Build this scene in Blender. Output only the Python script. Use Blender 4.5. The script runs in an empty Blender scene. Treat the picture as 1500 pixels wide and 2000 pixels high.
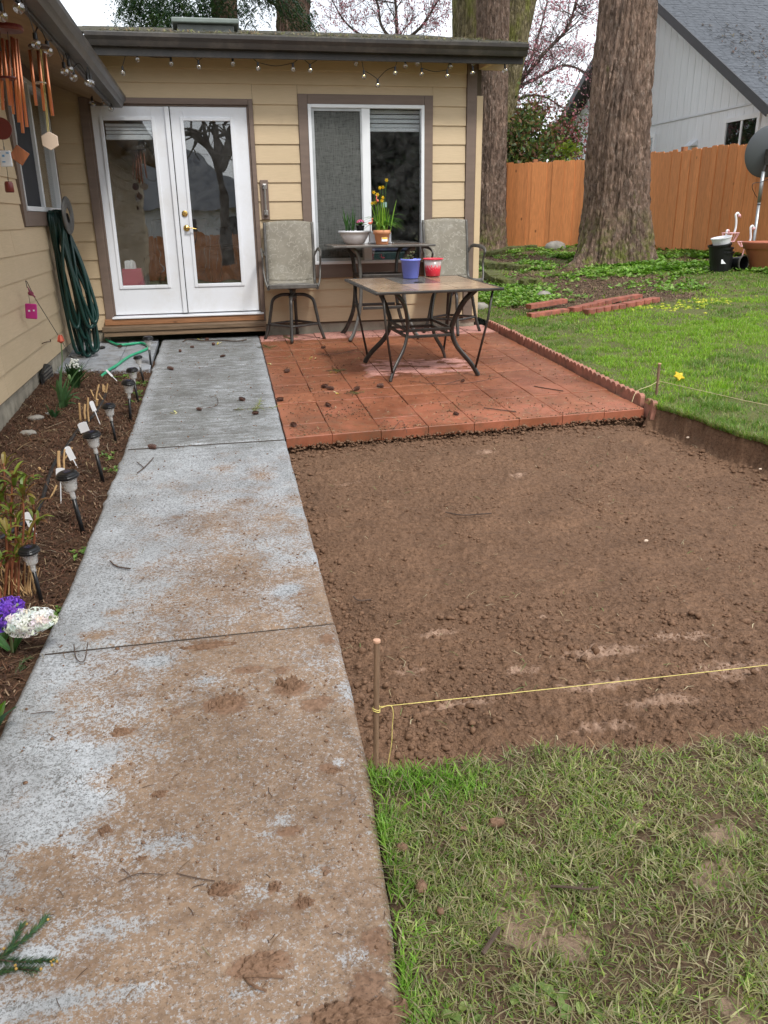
import bpy, math, random
import numpy as np
from mathutils import Vector, Matrix, Quaternion, Euler
R_ = math.radians
sc = bpy.context.scene
COL = sc.collection

# ------------------------------------------------------------------ camera
YAW, PITCH, ROLL, FPX = R_(11.15653), R_(20.07416), R_(-0.79791), 1577.35
CAMZ = 1.235
fw = Vector((math.sin(YAW)*math.cos(PITCH), math.cos(YAW)*math.cos(PITCH), -math.sin(PITCH)))
rt = fw.cross(Vector((0, 0, 1))).normalized(); up = rt.cross(fw)
r2 = rt*math.cos(ROLL)+up*math.sin(ROLL); u2 = -rt*math.sin(ROLL)+up*math.cos(ROLL)
cd = bpy.data.cameras.new('camera'); cam = bpy.data.objects.new('camera', cd); COL.objects.link(cam)
cam.matrix_world = Matrix(((r2.x, u2.x, -fw.x, 0), (r2.y, u2.y, -fw.y, 0), (r2.z, u2.z, -fw.z, CAMZ), (0, 0, 0, 1)))
cd.sensor_fit = 'HORIZONTAL'; cd.sensor_width = 36; cd.lens = 36*FPX/1500
cd.clip_start = .05; cd.clip_end = 2000
sc.camera = cam
# ------------------------------------------------------------------ world, sun, exposure
SUN_EL, SUN_ROT = R_(50), R_(158)
world = bpy.data.worlds.new('World'); sc.world = world; world.use_nodes = True
nt = world.node_tree; nt.nodes.clear()
wo = nt.nodes.new('ShaderNodeOutputWorld'); bg = nt.nodes.new('ShaderNodeBackground')
sky = nt.nodes.new('ShaderNodeTexSky'); sky.sky_type = 'NISHITA'; sky.sun_disc = False
sky.sun_elevation = SUN_EL; sky.sun_rotation = SUN_ROT
tc = nt.nodes.new('ShaderNodeTexCoord'); nz = nt.nodes.new('ShaderNodeTexNoise'); nz.inputs['Scale'].default_value = 2.2; nz.inputs['Detail'].default_value = 5
cr = nt.nodes.new('ShaderNodeValToRGB'); cr.color_ramp.elements[0].position = .35; cr.color_ramp.elements[1].position = .7
cr.color_ramp.elements[0].color = (8.0, 8.4, 9.0, 1); cr.color_ramp.elements[1].color = (10.2, 10.4, 10.7, 1)
mx = nt.nodes.new('ShaderNodeMix'); mx.data_type = 'RGBA'; mx.inputs[0].default_value = .86
nt.links.new(tc.outputs['Generated'], nz.inputs['Vector']); nt.links.new(nz.outputs['Fac'], cr.inputs[0])
nt.links.new(sky.outputs[0], mx.inputs[6]); nt.links.new(cr.outputs[0], mx.inputs[7]); nt.links.new(mx.outputs[2], bg.inputs[0])
bg.inputs[1].default_value = .094
nt.links.new(bg.outputs[0], wo.inputs[0])
sd = bpy.data.lights.new('sun', 'SUN'); sun = bpy.data.objects.new('sun', sd); COL.objects.link(sun)
sd.energy = 1.5; sd.angle = R_(11); sd.color = (1, .97, .92)
sdir = Vector((math.sin(SUN_ROT)*math.cos(SUN_EL), math.cos(SUN_ROT)*math.cos(SUN_EL), math.sin(SUN_EL)))
sun.rotation_euler = sdir.to_track_quat('Z', 'Y').to_euler()
sc.view_settings.view_transform = 'Standard'; sc.view_settings.look = 'None'
sc.view_settings.exposure = 0.86; sc.view_settings.gamma = 1; sc.view_settings.use_curve_mapping = False
sc.render.engine = 'CYCLES'
sc.cycles.use_denoising = True
sc.cycles.max_bounces = 8; sc.cycles.transparent_max_bounces = 12
sc.cycles.caustics_reflective = False; sc.cycles.caustics_refractive = False

# ------------------------------------------------------------------ pixel to place
def ray(px, py):
    return r2*(px-750) + u2*(1000-py) + fw*FPX
C0 = Vector((0, 0, CAMZ))
def atY(px, py, Y): r = ray(px, py); return C0 + r*(Y/r.y)
def atX(px, py, X): r = ray(px, py); return C0 + r*(X/r.x)
def pl(px, py, off=0.0):
    r = ray(px, py); return C0 + r*((-.372+off-CAMZ)/(r.z-.04*r.y))
def P(y): return .04*(y-9.3) if y < 9.3 else .03*(y-9.3)
def nP(y): return np.where(y < 9.3, .04*(y-9.3), .03*(y-9.3))
def T(x, y): return P(y)+.03+.056*min(7.0, max(0, x-3.1))
def nT(x, y): return nP(y)+.03+.056*np.clip(x-3.1, 0, 7.0)
def terr(px, py):
    r = ray(px, py); r = r/r.y; y = 3.0
    while y < 60:
        p = C0+r*y
        if p.z < T(p.x, p.y): return p
        y += .01
    return C0+r*30
_KY = [-2.2, .5, 1.17, 1.5, 1.95, 2.4, 2.8, 3.3, 4.2, 5.2, 9.4]
_KR = [.10, .20, .258, .292, .327, .343, .351, .356, .364, .374, .43]
_KL = [-1.05, -.93, -.885, -.86, -.812, -.778, -.752, -.722, -.692, -.666, -.62]
def xl(y): return float(np.interp(y, _KY, _KL))
def xr(y): return float(np.interp(y, _KY, _KR))
WY = 9.366

# ------------------------------------------------------------------ numpy noise
def _h(i, j, s):
    n = (i*374761393 + j*668265263 + s*1274126177) & 0xffffffff
    n = ((n ^ (n >> 13))*1274126177) & 0xffffffff
    return ((n ^ (n >> 16)) & 0xffff)/65535.0
def vn(x, y, s=0):
    x = np.asarray(x, float); y = np.asarray(y, float)
    i = np.floor(x).astype(np.int64); j = np.floor(y).astype(np.int64)
    u = x-i; v = y-j; u = u*u*u*(u*(u*6-15)+10); v = v*v*v*(v*(v*6-15)+10)
    a = _h(i, j, s); b = _h(i+1, j, s); c = _h(i, j+1, s); d = _h(i+1, j+1, s)
    return (a*(1-u)+b*u)*(1-v)+(c*(1-u)+d*u)*v
def fbm(x, y, o=4, s=0, g=.5):
    t = 0; a = 1; n = 0
    for k in range(o):
        t = t+a*vn(x*2**k+17.3*k, y*2**k-9.1*k, s+k); n += a; a *= g
    return t/n
def sst(a, b, x): t = np.clip((x-a)/(b-a), 0, 1); return t*t*(3-2*t)
rng = np.random.default_rng(7); random.seed(5)

# ------------------------------------------------------------------ objects
W = {}
def tag(o, label=None, cat=None, group=None, kind=None):
    if label: o['label'] = label
    if cat: o['category'] = cat
    if group: o['group'] = group
    if kind: o['kind'] = kind
    return o
def thing(name, label, cat, loc=(0, 0, 0), rz=0, group=None):
    o = bpy.data.objects.new(name, None); COL.objects.link(o)
    o.location = loc; o.rotation_euler = (0, 0, rz); o.empty_display_size = .05
    W[o] = Matrix.Translation(Vector(loc)) @ Matrix.Rotation(rz, 4, 'Z')
    return tag(o, label, cat, group)
def put(name, me, m=None, parent=None, local=False, loc=None, rot=None, smooth=False):
    o = bpy.data.objects.new(name, me); COL.objects.link(o)
    if m is not None and not me.materials: me.materials.append(m)
    if smooth: me.polygons.foreach_set('use_smooth', [True]*len(me.polygons))
    if loc is not None: o.location = loc
    if rot is not None: o.rotation_euler = rot
    own = Matrix.Translation(Vector(loc or (0, 0, 0))) @ (Euler(rot or (0, 0, 0)).to_matrix().to_4x4())
    if parent is not None:
        o.parent = parent
        if not local:
            o.matrix_parent_inverse = W[parent].inverted(); W[o] = own
        else: W[o] = W[parent] @ own
    else: W[o] = own
    return o
def dup(o, parent=None, loc=None, rot=None, label=None):
    c = o.copy(); COL.objects.link(c)
    if parent is not None: c.parent = parent
    if loc is not None: c.location = loc
    if rot is not None: c.rotation_euler = rot
    if label: c['label'] = label
    for ch in list(o.children): dup(ch, c)
    return c
def fast(name, v, f, col=None):
    v = np.asarray(v, np.float32).reshape(-1, 3); f = np.asarray(f, np.int32); k = f.shape[1]
    me = bpy.data.meshes.new(name); me.vertices.add(len(v)); me.vertices.foreach_set('co', v.ravel())
    me.loops.add(f.size); me.loops.foreach_set('vertex_index', f.ravel())
    me.polygons.add(len(f)); me.polygons.foreach_set('loop_start', np.arange(0, f.size, k, dtype=np.int32))
    me.update(calc_edges=True)
    if col is not None:
        a = me.color_attributes.new('Col', 'FLOAT_COLOR', 'POINT')
        c = np.ones((len(v), 4), np.float32); c[:, :3] = np.asarray(col).reshape(-1, 3); a.data.foreach_set('color', c.ravel())
    return me
def gridmesh(name, X, Y, Z, col=None, smooth=True):
    n, m = X.shape; idx = np.arange(n*m).reshape(n, m)
    f = np.stack([idx[:-1, :-1], idx[:-1, 1:], idx[1:, 1:], idx[1:, :-1]], -1).reshape(-1, 4)
    me = fast(name, np.stack([X, Y, Z], -1), f, col)
    if smooth: me.polygons.foreach_set('use_smooth', [True]*len(me.polygons))
    return me
class MB:
    def __init__(s): s.v = []; s.f = []; s.c = []
    def add(s, vs, fs, col=None):
        n = len(s.v); s.v += [tuple(v) for v in vs]; s.f += [[n+i for i in f] for f in fs]
        if col is not None: s.c += [col]*len(vs)
        return s
    def hexa(s, p, col=None):   # p: 4 bottom ccw, 4 top ccw
        return s.add(p, [(3, 2, 1, 0), (4, 5, 6, 7), (0, 1, 5, 4), (1, 2, 6, 5), (2, 3, 7, 6), (3, 0, 4, 7)], col)
    def box(s, a, b, col=None):
        (x0, y0, z0), (x1, y1, z1) = a, b
        return s.hexa([(x0, y0, z0), (x1, y0, z0), (x1, y1, z0), (x0, y1, z0), (x0, y0, z1), (x1, y0, z1), (x1, y1, z1), (x0, y1, z1)], col)
    def rbox(s, c, size, M=None, col=None):
        h = Vector(size)/2; M = M or Matrix.Identity(3); c = Vector(c)
        q = [(-1, -1, -1), (1, -1, -1), (1, 1, -1), (-1, 1, -1), (-1, -1, 1), (1, -1, 1), (1, 1, 1), (-1, 1, 1)]
        return s.hexa([c+M@Vector((a*h.x, b*h.y, d*h.z)) for a, b, d in q], col)
    def tube(s, pts, r, n=8, cap=True, col=None, flat=1.0, upv=None):
        pts = [Vector(p) for p in pts]; k = len(pts)
        rs = r if isinstance(r, (list, tuple)) else [r]*k
        vs = []; prev = None
        for i, p in enumerate(pts):
            t = (pts[min(i+1, k-1)]-pts[max(i-1, 0)])
            t = t.normalized() if t.length > 1e-9 else Vector((0, 0, 1))
            if prev is None:
                a = Vector(upv) if upv else (Vector((0, 0, 1)) if abs(t.z) < .9 else Vector((1, 0, 0)))
                u = t.cross(a).normalized()
            else:
                u = (prev - t*prev.dot(t)); u = u.normalized() if u.length > 1e-6 else prev
            prev = u; w = t.cross(u)
            for j in range(n):
                a = 2*math.pi*j/n; vs.append(p+(u*math.cos(a)+w*math.sin(a)*flat)*rs[i])
        fs = [(i*n+j, i*n+(j+1) % n, (i+1)*n+(j+1) % n, (i+1)*n+j) for i in range(k-1) for j in range(n)]
        if cap: fs += [tuple(range(n-1, -1, -1)), tuple((k-1)*n+j for j in range(n))]
        return s.add(vs, fs, col)
    def lathe(s, prof, c=(0, 0, 0), n=20, M=None, col=None, ex=1.0):
        M = M or Matrix.Identity(3); c = Vector(c); vs = []; k = len(prof)
        for r, z in prof:
            for j in range(n):
                a = 2*math.pi*j/n; vs.append(c+M@Vector((r*math.cos(a)*ex, r*math.sin(a), z)))
        fs = [(i*n+j, i*n+(j+1) % n, (i+1)*n+(j+1) % n, (i+1)*n+j) for i in range(k-1) for j in range(n)]
        return s.add(vs, fs, col)
    def sphere(s, c, r, n=10, m=6, col=None, sc3=(1, 1, 1), jit=0):
        c = Vector(c); vs = []
        for i in range(m+1):
            ph = math.pi*i/m
            for j in range(n):
                a = 2*math.pi*j/n; q = 1+random.uniform(-jit, jit)
                vs.append(c+Vector((math.sin(ph)*math.cos(a)*sc3[0], math.sin(ph)*math.sin(a)*sc3[1], math.cos(ph)*sc3[2]))*r*q)
        fs = [(i*n+j, (i+1)*n+j, (i+1)*n+(j+1) % n, i*n+(j+1) % n) for i in range(m) for j in range(n)]
        return s.add(vs, fs, col)
    def ribbon(s, pts, w, nrm=None, col=None, fold=.0):
        pts = [Vector(p) for p in pts]; k = len(pts); vs = []
        for i, p in enumerate(pts):
            t = (pts[min(i+1, k-1)]-pts[max(i-1, 0)]).normalized()
            n = Vector(nrm) if nrm is not None else Vector((0, 0, 1))
            u = t.cross(n); u = u.normalized() if u.length > 1e-4 else Vector((1, 0, 0))
            ww = w[i] if isinstance(w, (list, tuple)) else w
            nn = u.cross(t)
            vs += [p-u*ww+nn*ww*fold, p, p+u*ww+nn*ww*fold]
        fs = []
        for i in range(k-1):
            a = i*3; fs += [(a, a+1, a+4, a+3), (a+1, a+2, a+5, a+4)]
        return s.add(vs, fs, col)
    def prism(s, poly, b, col=None):
        n = len(poly); A = [Vector(p) for p in poly]; B = [p+Vector(b) for p in A]
        return s.add(A+B, [tuple(range(n-1, -1, -1)), tuple(n+i for i in range(n))]+[(i, (i+1) % n, n+(i+1) % n, n+i) for i in range(n)], col)
    def mesh(s, name='m'):
        me = bpy.data.meshes.new(name); me.from_pydata(s.v, [], s.f); me.update()
        if s.c and len(s.c) == len(s.v):
            a = me.color_attributes.new('Col', 'FLOAT_COLOR', 'POINT')
            a.data.foreach_set('color', np.array([(c[0], c[1], c[2], 1) for c in s.c], np.float32).ravel())
        return me
    def build(s, name, m=None, parent=None, smooth=False, local=False, bevel=0, **kw):
        o = put(name, s.mesh(name), m, parent, local=local, smooth=smooth, **kw)
        if bevel:
            b = o.modifiers.new('bevel', 'BEVEL'); b.width = bevel; b.segments = 2; b.limit_method = 'ANGLE'; b.angle_limit = R_(40)
        return o
def rotto(d, upv=(0, 0, 1)):
    return Vector(d).to_track_quat('Z', 'Y').to_matrix()
def bez(p, n=12):
    p = [Vector(q) for q in p]; out = []
    q = [p[0]*2-p[1]]+p+[p[-1]*2-p[-2]]
    for i in range(1, len(q)-2):
        for k in range(n):
            t = k/n; a, b, c, d = q[i-1], q[i], q[i+1], q[i+2]
            out.append(.5*((2*b)+(c-a)*t+(2*a-5*b+4*c-d)*t*t+(3*b-a-3*c+d)*t**3))
    out.append(p[-1]); return out

# ------------------------------------------------------------------ materials
class N:
    def __init__(s, name):
        s.m = bpy.data.materials.new(name); s.m.use_nodes = True; s.t = s.m.node_tree; s.t.nodes.clear()
        s.out = s.n('OutputMaterial'); s.b = s.n('BsdfPrincipled'); s.l(s.b.outputs[0], s.out.inputs[0])
        s.pos = s.n('NewGeometry').outputs['Position']
    def n(s, k, **kw):
        q = s.t.nodes.new('ShaderNode'+k)
        for a, b in kw.items(): setattr(q, a, b)
        return q
    def l(s, a, b): s.t.links.new(a, b)
    def set(s, inp, v):
        if hasattr(v, 'default_value') or isinstance(v, bpy.types.NodeSocket): s.l(v, inp)
        else:
            if isinstance(v, (tuple, list)) and len(v) == 3 and len(inp.default_value) == 4: v = (*v, 1)
            inp.default_value = v
    def noise(s, scale, detail=4, vec=None, rough=.55, stretch=None, dist=0):
        q = s.n('TexNoise'); q.inputs['Scale'].default_value = scale; q.inputs['Detail'].default_value = detail
        q.inputs['Roughness'].default_value = rough; q.inputs['Distortion'].default_value = dist
        v = vec or s.pos
        if stretch:
            mp = s.n('Mapping'); mp.inputs['Scale'].default_value = stretch; s.l(v, mp.inputs[0]); v = mp.outputs[0]
        s.l(v, q.inputs['Vector']); return q.outputs['Fac']
    def voro(s, scale, feat='F1', vec=None, out='Distance', stretch=None):
        q = s.n('TexVoronoi'); q.feature = feat; q.inputs['Scale'].default_value = scale
        v = vec or s.pos
        if stretch:
            mp = s.n('Mapping'); mp.inputs['Scale'].default_value = stretch; s.l(v, mp.inputs[0]); v = mp.outputs[0]
        s.l(v, q.inputs['Vector']); return q.outputs[out]
    def ramp(s, f, a, b, ca=(0, 0, 0), cb=(1, 1, 1)):
        q = s.n('ValToRGB'); q.color_ramp.elements[0].position = a; q.color_ramp.elements[1].position = b
        q.color_ramp.elements[0].color = (*ca, 1); q.color_ramp.elements[1].color = (*cb, 1); s.l(f, q.inputs[0]); return q.outputs[0]
    def mix(s, f, a, b, mode='MIX'):
        q = s.n('Mix', data_type='RGBA', blend_type=mode); s.set(q.inputs[0], f); s.set(q.inputs[6], a); s.set(q.inputs[7], b); return q.outputs[2]
    def math(s, op, a, b=None, c=None, clamp=False):
        q = s.n('Math', operation=op); q.use_clamp = clamp; s.set(q.inputs[0], a)
        if b is not None: s.set(q.inputs[1], b)
        if c is not None: s.set(q.inputs[2], c)
        return q.outputs[0]
    def attr(s, name='Col'):
        return s.n('VertexColor', layer_name=name).outputs[0] if False else s._a(name)
    def _a(s, name):
        q = s.n('Attribute'); q.attribute_name = name; return q.outputs['Color']
    def sep(s, c): q = s.n('SeparateColor'); s.l(c, q.inputs[0]); return q.outputs
    def sxyz(s, c): q = s.n('SeparateXYZ'); s.l(c, q.inputs[0]); return q.outputs
    def rand(s): return s.n('ObjectInfo').outputs['Random']
    def bump(s, h, strength=.5, dist=.01, prev=None):
        q = s.n('Bump'); q.inputs['Strength'].default_value = strength; q.inputs['Distance'].default_value = dist; s.l(h, q.inputs['Height'])
        if prev: s.l(prev, q.inputs['Normal'])
        return q.outputs[0]
    def fin(s, col=None, rough=None, nrm=None, metal=0, spec=.5, **kw):
        if col is not None: s.set(s.b.inputs['Base Color'], col)
        if rough is not None: s.set(s.b.inputs['Roughness'], rough)
        if nrm is not None: s.l(nrm, s.b.inputs['Normal'])
        s.b.inputs['Metallic'].default_value = metal; s.b.inputs['Specular IOR Level'].default_value = spec
        for k, v in kw.items(): s.set(s.b.inputs[k.replace('_', ' ')], v)
        return s.m
def mat(name, col, rough=.6, var=.18, scl=6, bump=.25, bscl=60, bd=.004, rnd=0, metal=0, stretch=None, spec=.5, dirt=None, dscl=3, **kw):
    q = N(name); c = Vector(col)
    a = tuple(c*(1-var)); b = tuple(c*(1+var))
    col_ = q.ramp(q.noise(scl, 5, stretch=stretch), .3, .7, a, b)
    if rnd:
        col_ = q.mix(1.0, col_, q.ramp(q.rand(), 0, 1, (1-rnd,)*3, (1+rnd*.6,)*3), 'MULTIPLY')
    if dirt: col_ = q.mix(q.ramp(q.noise(dscl, 8, rough=.7), .48, .75), col_, dirt)
    nm = q.bump(q.noise(bscl, 5, stretch=stretch), bump, bd) if bump else None
    return q.fin(col_, rough, nm, metal, spec, **kw)
def leafmat(name, rough=.5, trans=.35, spec=.4, tint=(1.2, 1.3, .7)):
    q = N(name); c = q._a('Col')
    c = q.mix(1.0, c, q.ramp(q.noise(25, 3), .25, .75, (.8, .8, .8), (1.15, 1.15, 1.15)), 'MULTIPLY')
    q.fin(c, rough, None, 0, spec)
    t = q.n('BsdfTranslucent'); q.l(q.mix(1.0, c, tint, 'MULTIPLY'), t.inputs[0])
    ms = q.n('MixShader'); ms.inputs[0].default_value = trans; q.l(q.b.outputs[0], ms.inputs[1]); q.l(t.outputs[0], ms.inputs[2]); q.l(ms.outputs[0], q.out.inputs[0])
    return q.m
def glassmat(name, ior=2.0, tint=(.9, .95, .93), rough=0.0, wav=0.0, dust=0.0):
    q = N(name); lw_ = q.n('LayerWeight'); lw_.inputs['Blend'].default_value = .5; f0 = ((ior-1)/(ior+1))**2*.85
    frn = q.math('MULTIPLY_ADD', q.math('POWER', lw_.outputs['Facing'], 5.0), 1-f0, f0)
    tr = q.n('BsdfTransparent'); tr.inputs[0].default_value = (*tint, 1)
    gl = q.n('BsdfGlossy'); gl.inputs['Roughness'].default_value = rough
    if wav:
        b = q.bump(q.noise(1.6, 2), wav, .02); q.l(b, gl.inputs['Normal'])
    ms = q.n('MixShader'); q.l(frn, ms.inputs[0]); q.l(tr.outputs[0], ms.inputs[1]); q.l(gl.outputs[0], ms.inputs[2])
    last = ms.outputs[0]
    if dust:
        d = q.n('BsdfDiffuse'); d.inputs[0].default_value = (.6, .6, .58, 1); m2 = q.n('MixShader')
        q.l(q.math('MULTIPLY', q.ramp(q.noise(9, 6, rough=.7), .35, .8), dust), m2.inputs[0]); q.l(last, m2.inputs[1]); q.l(d.outputs[0], m2.inputs[2]); last = m2.outputs[0]
    q.l(last, q.out.inputs[0]); return q.m

m = {}
def siding_mat(name, c):
    q = N(name)
    g = q.noise(9, 6, stretch=(1.0, 1.0, 22))
    col = q.ramp(g, .25, .75, tuple(Vector(c)*.92), tuple(Vector(c)*1.06))
    col = q.mix(1.0, col, q.ramp(q.noise(1.1, 4), .3, .7, (.92, .92, .90), (1.03, 1.03, 1.04)), 'MULTIPLY')
    col = q.mix(1.0, col, q.ramp(q.rand(), 0, 1, (.965, .965, .96), (1.03, 1.03, 1.03)), 'MULTIPLY')
    col = q.mix(q.math('MULTIPLY', q.ramp(q.noise(3.4, 9, rough=.75), .62, .8), .35), col, (.20, .15, .09))
    nm = q.bump(q.noise(26, 7, stretch=(1, 1, 9), rough=.65), .28, .004)
    return q.fin(col, .62, nm, 0, .35)
m['siding'] = siding_mat('tan lap siding', (.60, .465, .30))
m['siding_sheath'] = mat('sheathing', (.10, .075, .05), .9)
m['trim'] = mat('brown trim paint', (.175, .125, .098), .55, .10, 4, .2, 30, stretch=(1, 1, 6))
m['tantrim'] = mat('tan trim paint', (.62, .47, .29), .55, .06, 5, .15, 30)
m['white'] = mat('white door paint', (.78, .80, .84), .38, .02, 2, .04, 30, dirt=(.70, .70, .70), dscl=2.2)
m['vinyl'] = mat('white vinyl', (.80, .82, .84), .35, .03, 4, .03, 30)
m['gutter'] = mat('dark brown gutter', (.046, .041, .038), .38, .08, 3, .05, 20, dirt=(.10, .085, .07), dscl=5)
m['soffit'] = mat('soffit boards', (.28, .18, .09), .7, .15, 6)
m['brass'] = mat('brass', (.75, .5, .16), .22, .05, 8, .03, metal=1)
m['steel'] = mat('brushed steel', (.42, .41, .40), .3, .1, 8, .05, metal=1)
m['glass'] = glassmat('window glass', 2.35, (.96, .975, .975), wav=.10, dust=.05)
m['glass_house'] = glassmat('far window glass', 2.0, tint=(.6, .65, .65))
m['dark'] = mat('black rubber', (.015, .015, .016), .5, .1)
m['blind'] = mat('white blind slat', (.80, .82, .85), .5, .05)
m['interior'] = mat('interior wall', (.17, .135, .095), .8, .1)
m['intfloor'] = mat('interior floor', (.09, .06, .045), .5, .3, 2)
m['conc_found'] = mat('foundation concrete', (.34, .305, .24), .9, .25, 5, .5, 50, .006, dirt=(.13, .12, .09), dscl=4)
def screen_mat():
    q = N('insect screen'); 
    w = q.noise(60, 3, stretch=(3, 1, .25)); w2 = q.noise(60, 3, stretch=(.3, 1, 3))
    c = q.ramp(q.math('ADD', q.math('MULTIPLY', w, .5), q.math('MULTIPLY', w2, .5)), .35, .65, (.05, .055, .05), (.155, .16, .15))
    q.fin(c, .8); t = q.n('BsdfTransparent'); ms = q.n('MixShader'); ms.inputs[0].default_value = .22
    q.l(q.b.outputs[0], ms.inputs[1]); q.l(t.outputs[0], ms.inputs[2]); q.l(ms.outputs[0], q.out.inputs[0]); return q.m
m['screen'] = screen_mat()
def wood(name, c, rough=.65, st=(1.2, 14, 14), rnd=.25, dark=.55, wet=0):
    q = N(name)
    g = q.noise(5, 8, stretch=st, rough=.65, dist=.4)
    col = q.ramp(g, .28, .72, tuple(Vector(c)*dark), tuple(Vector(c)*1.25))
    col = q.mix(1.0, col, q.ramp(q.rand(), 0, 1, (1-rnd,)*3, (1+rnd*.6,)*3), 'MULTIPLY')
    kn = q.voro(2.4, stretch=tuple(.12*s if s > 5 else s for s in st))
    col = q.mix(q.ramp(kn, .03, .09, (1, 1, 1), (0, 0, 0)), col, tuple(Vector(c)*.3))
    nm = q.bump(g, .45, .006)
    return q.fin(col, rough, nm, 0, .4)
m['step'] = wood('wet lumber', (.36, .175, .085), .45, (1.0, 11, 22), .25, .40)
m['step2'] = wood('weathered wet lumber', (.25, .165, .10), .5, (1.0, 11, 22), .2, .40)
m['fence'] = wood('stained fence board', (.64, .245, .085), .6, (12, 12, .9), .16, .76)
m['fencepost'] = wood('stained fence post', (.36, .14, .055), .6, (12, 12, .9), .1, .7)
m['stake'] = wood('wooden stake', (.24, .15, .095), .7, (20, 20, 1.5), .1, .6)
def tile_mat():
    q = N('red paver'); p = q.sxyz(q.pos)
    base = q.ramp(q.noise(14, 8, rough=.7), .3, .72, (.215, .072, .034), (.385, .145, .074))
    base = q.mix(1.0, base, q.ramp(q.rand(), 0, 1, (.87, .85, .84), (1.10, 1.11, 1.12)), 'MULTIPLY')
    base = q.mix(1.0, base, q.ramp(q.noise(1.3, 6, rough=.65), .32, .68, (.62, .56, .55), (1.12, 1.12, 1.10)), 'MULTIPLY')
    dry = q.ramp(q.noise(18, 7, rough=.7), .3, .7, (.50, .235, .19), (.62, .32, .27))
    nzv = q.math('MULTIPLY', q.math('SUBTRACT', q.noise(3.6, 5), .5), .34)
    def boxm(cx, cy, hx, hy, soft):
        dx = q.math('SUBTRACT', q.math('ABSOLUTE', q.math('SUBTRACT', p[0], cx)), hx)
        dy = q.math('SUBTRACT', q.math('ABSOLUTE', q.math('SUBTRACT', p[1], cy)), hy)
        dd = q.math('ADD', q.math('MAXIMUM', dx, dy), nzv)
        return q.ramp(q.math('MULTIPLY_ADD', dd, -1/soft, .5), 0, 1)
    m1 = boxm(1.78, 7.35, .50, .32, .05)
    wet = q.ramp(q.noise(5.5, 3, stretch=(1, 2.2, 1)), .53, .55)
    m1 = q.math('MULTIPLY', m1, q.math('SUBTRACT', 1.0, wet, clamp=True))
    m2 = boxm(1.7, 9.35, 1.4, .42, .08)
    mk = q.math('MAXIMUM', m1, m2)
    frontdry = q.math('MULTIPLY', q.ramp(q.noise(2.2, 4), .45, .6), q.ramp(q.math('MULTIPLY_ADD', p[1], -.6, 4.3), 0, 1))
    col = q.mix(q.math('MULTIPLY', frontdry, .45), base, (.56, .19, .115))
    col = q.mix(mk, col, dry)
    # soil washed over the front tiles
    soil = q.math('MULTIPLY', q.ramp(q.noise(7, 9, rough=.80), .50, .64), q.ramp(q.math('MULTIPLY_ADD', p[1], -1.6, 9.9), 0, 1))
    col = q.mix(q.math('MULTIPLY', soil, .8), col, (.13, .075, .045))
    dust = q.math('MULTIPLY', q.ramp(q.noise(4, 9, rough=.8), .52, .66), .45); col = q.mix(dust, col, (.20, .105, .065))
    col = q.mix(q.ramp(q.voro(90), .10, .16, (1, 1, 1), (0, 0, 0)), col, (.20, .09, .05))
    nm = q.bump(q.noise(120, 5), .35, .002); nm = q.bump(q.noise(12, 4), .3, .006, nm)
    rough = q.ramp(mk, 0, 1, (.42, .42, .42), (.8, .8, .8))
    return q.fin(col, rough, nm, 0, .35)
m['tile'] = tile_mat()
m['edging'] = mat('scalloped paver concrete', (.37, .165, .115), .8, .25, 12, .5, 80, .004, rnd=.12, dirt=(.16, .11, .07), dscl=9)
m['redbrick'] = mat('red edging block', (.36, .115, .075), .75, .25, 12, .5, 80, .004, rnd=.15, dirt=(.10, .06, .045), dscl=11)
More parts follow.
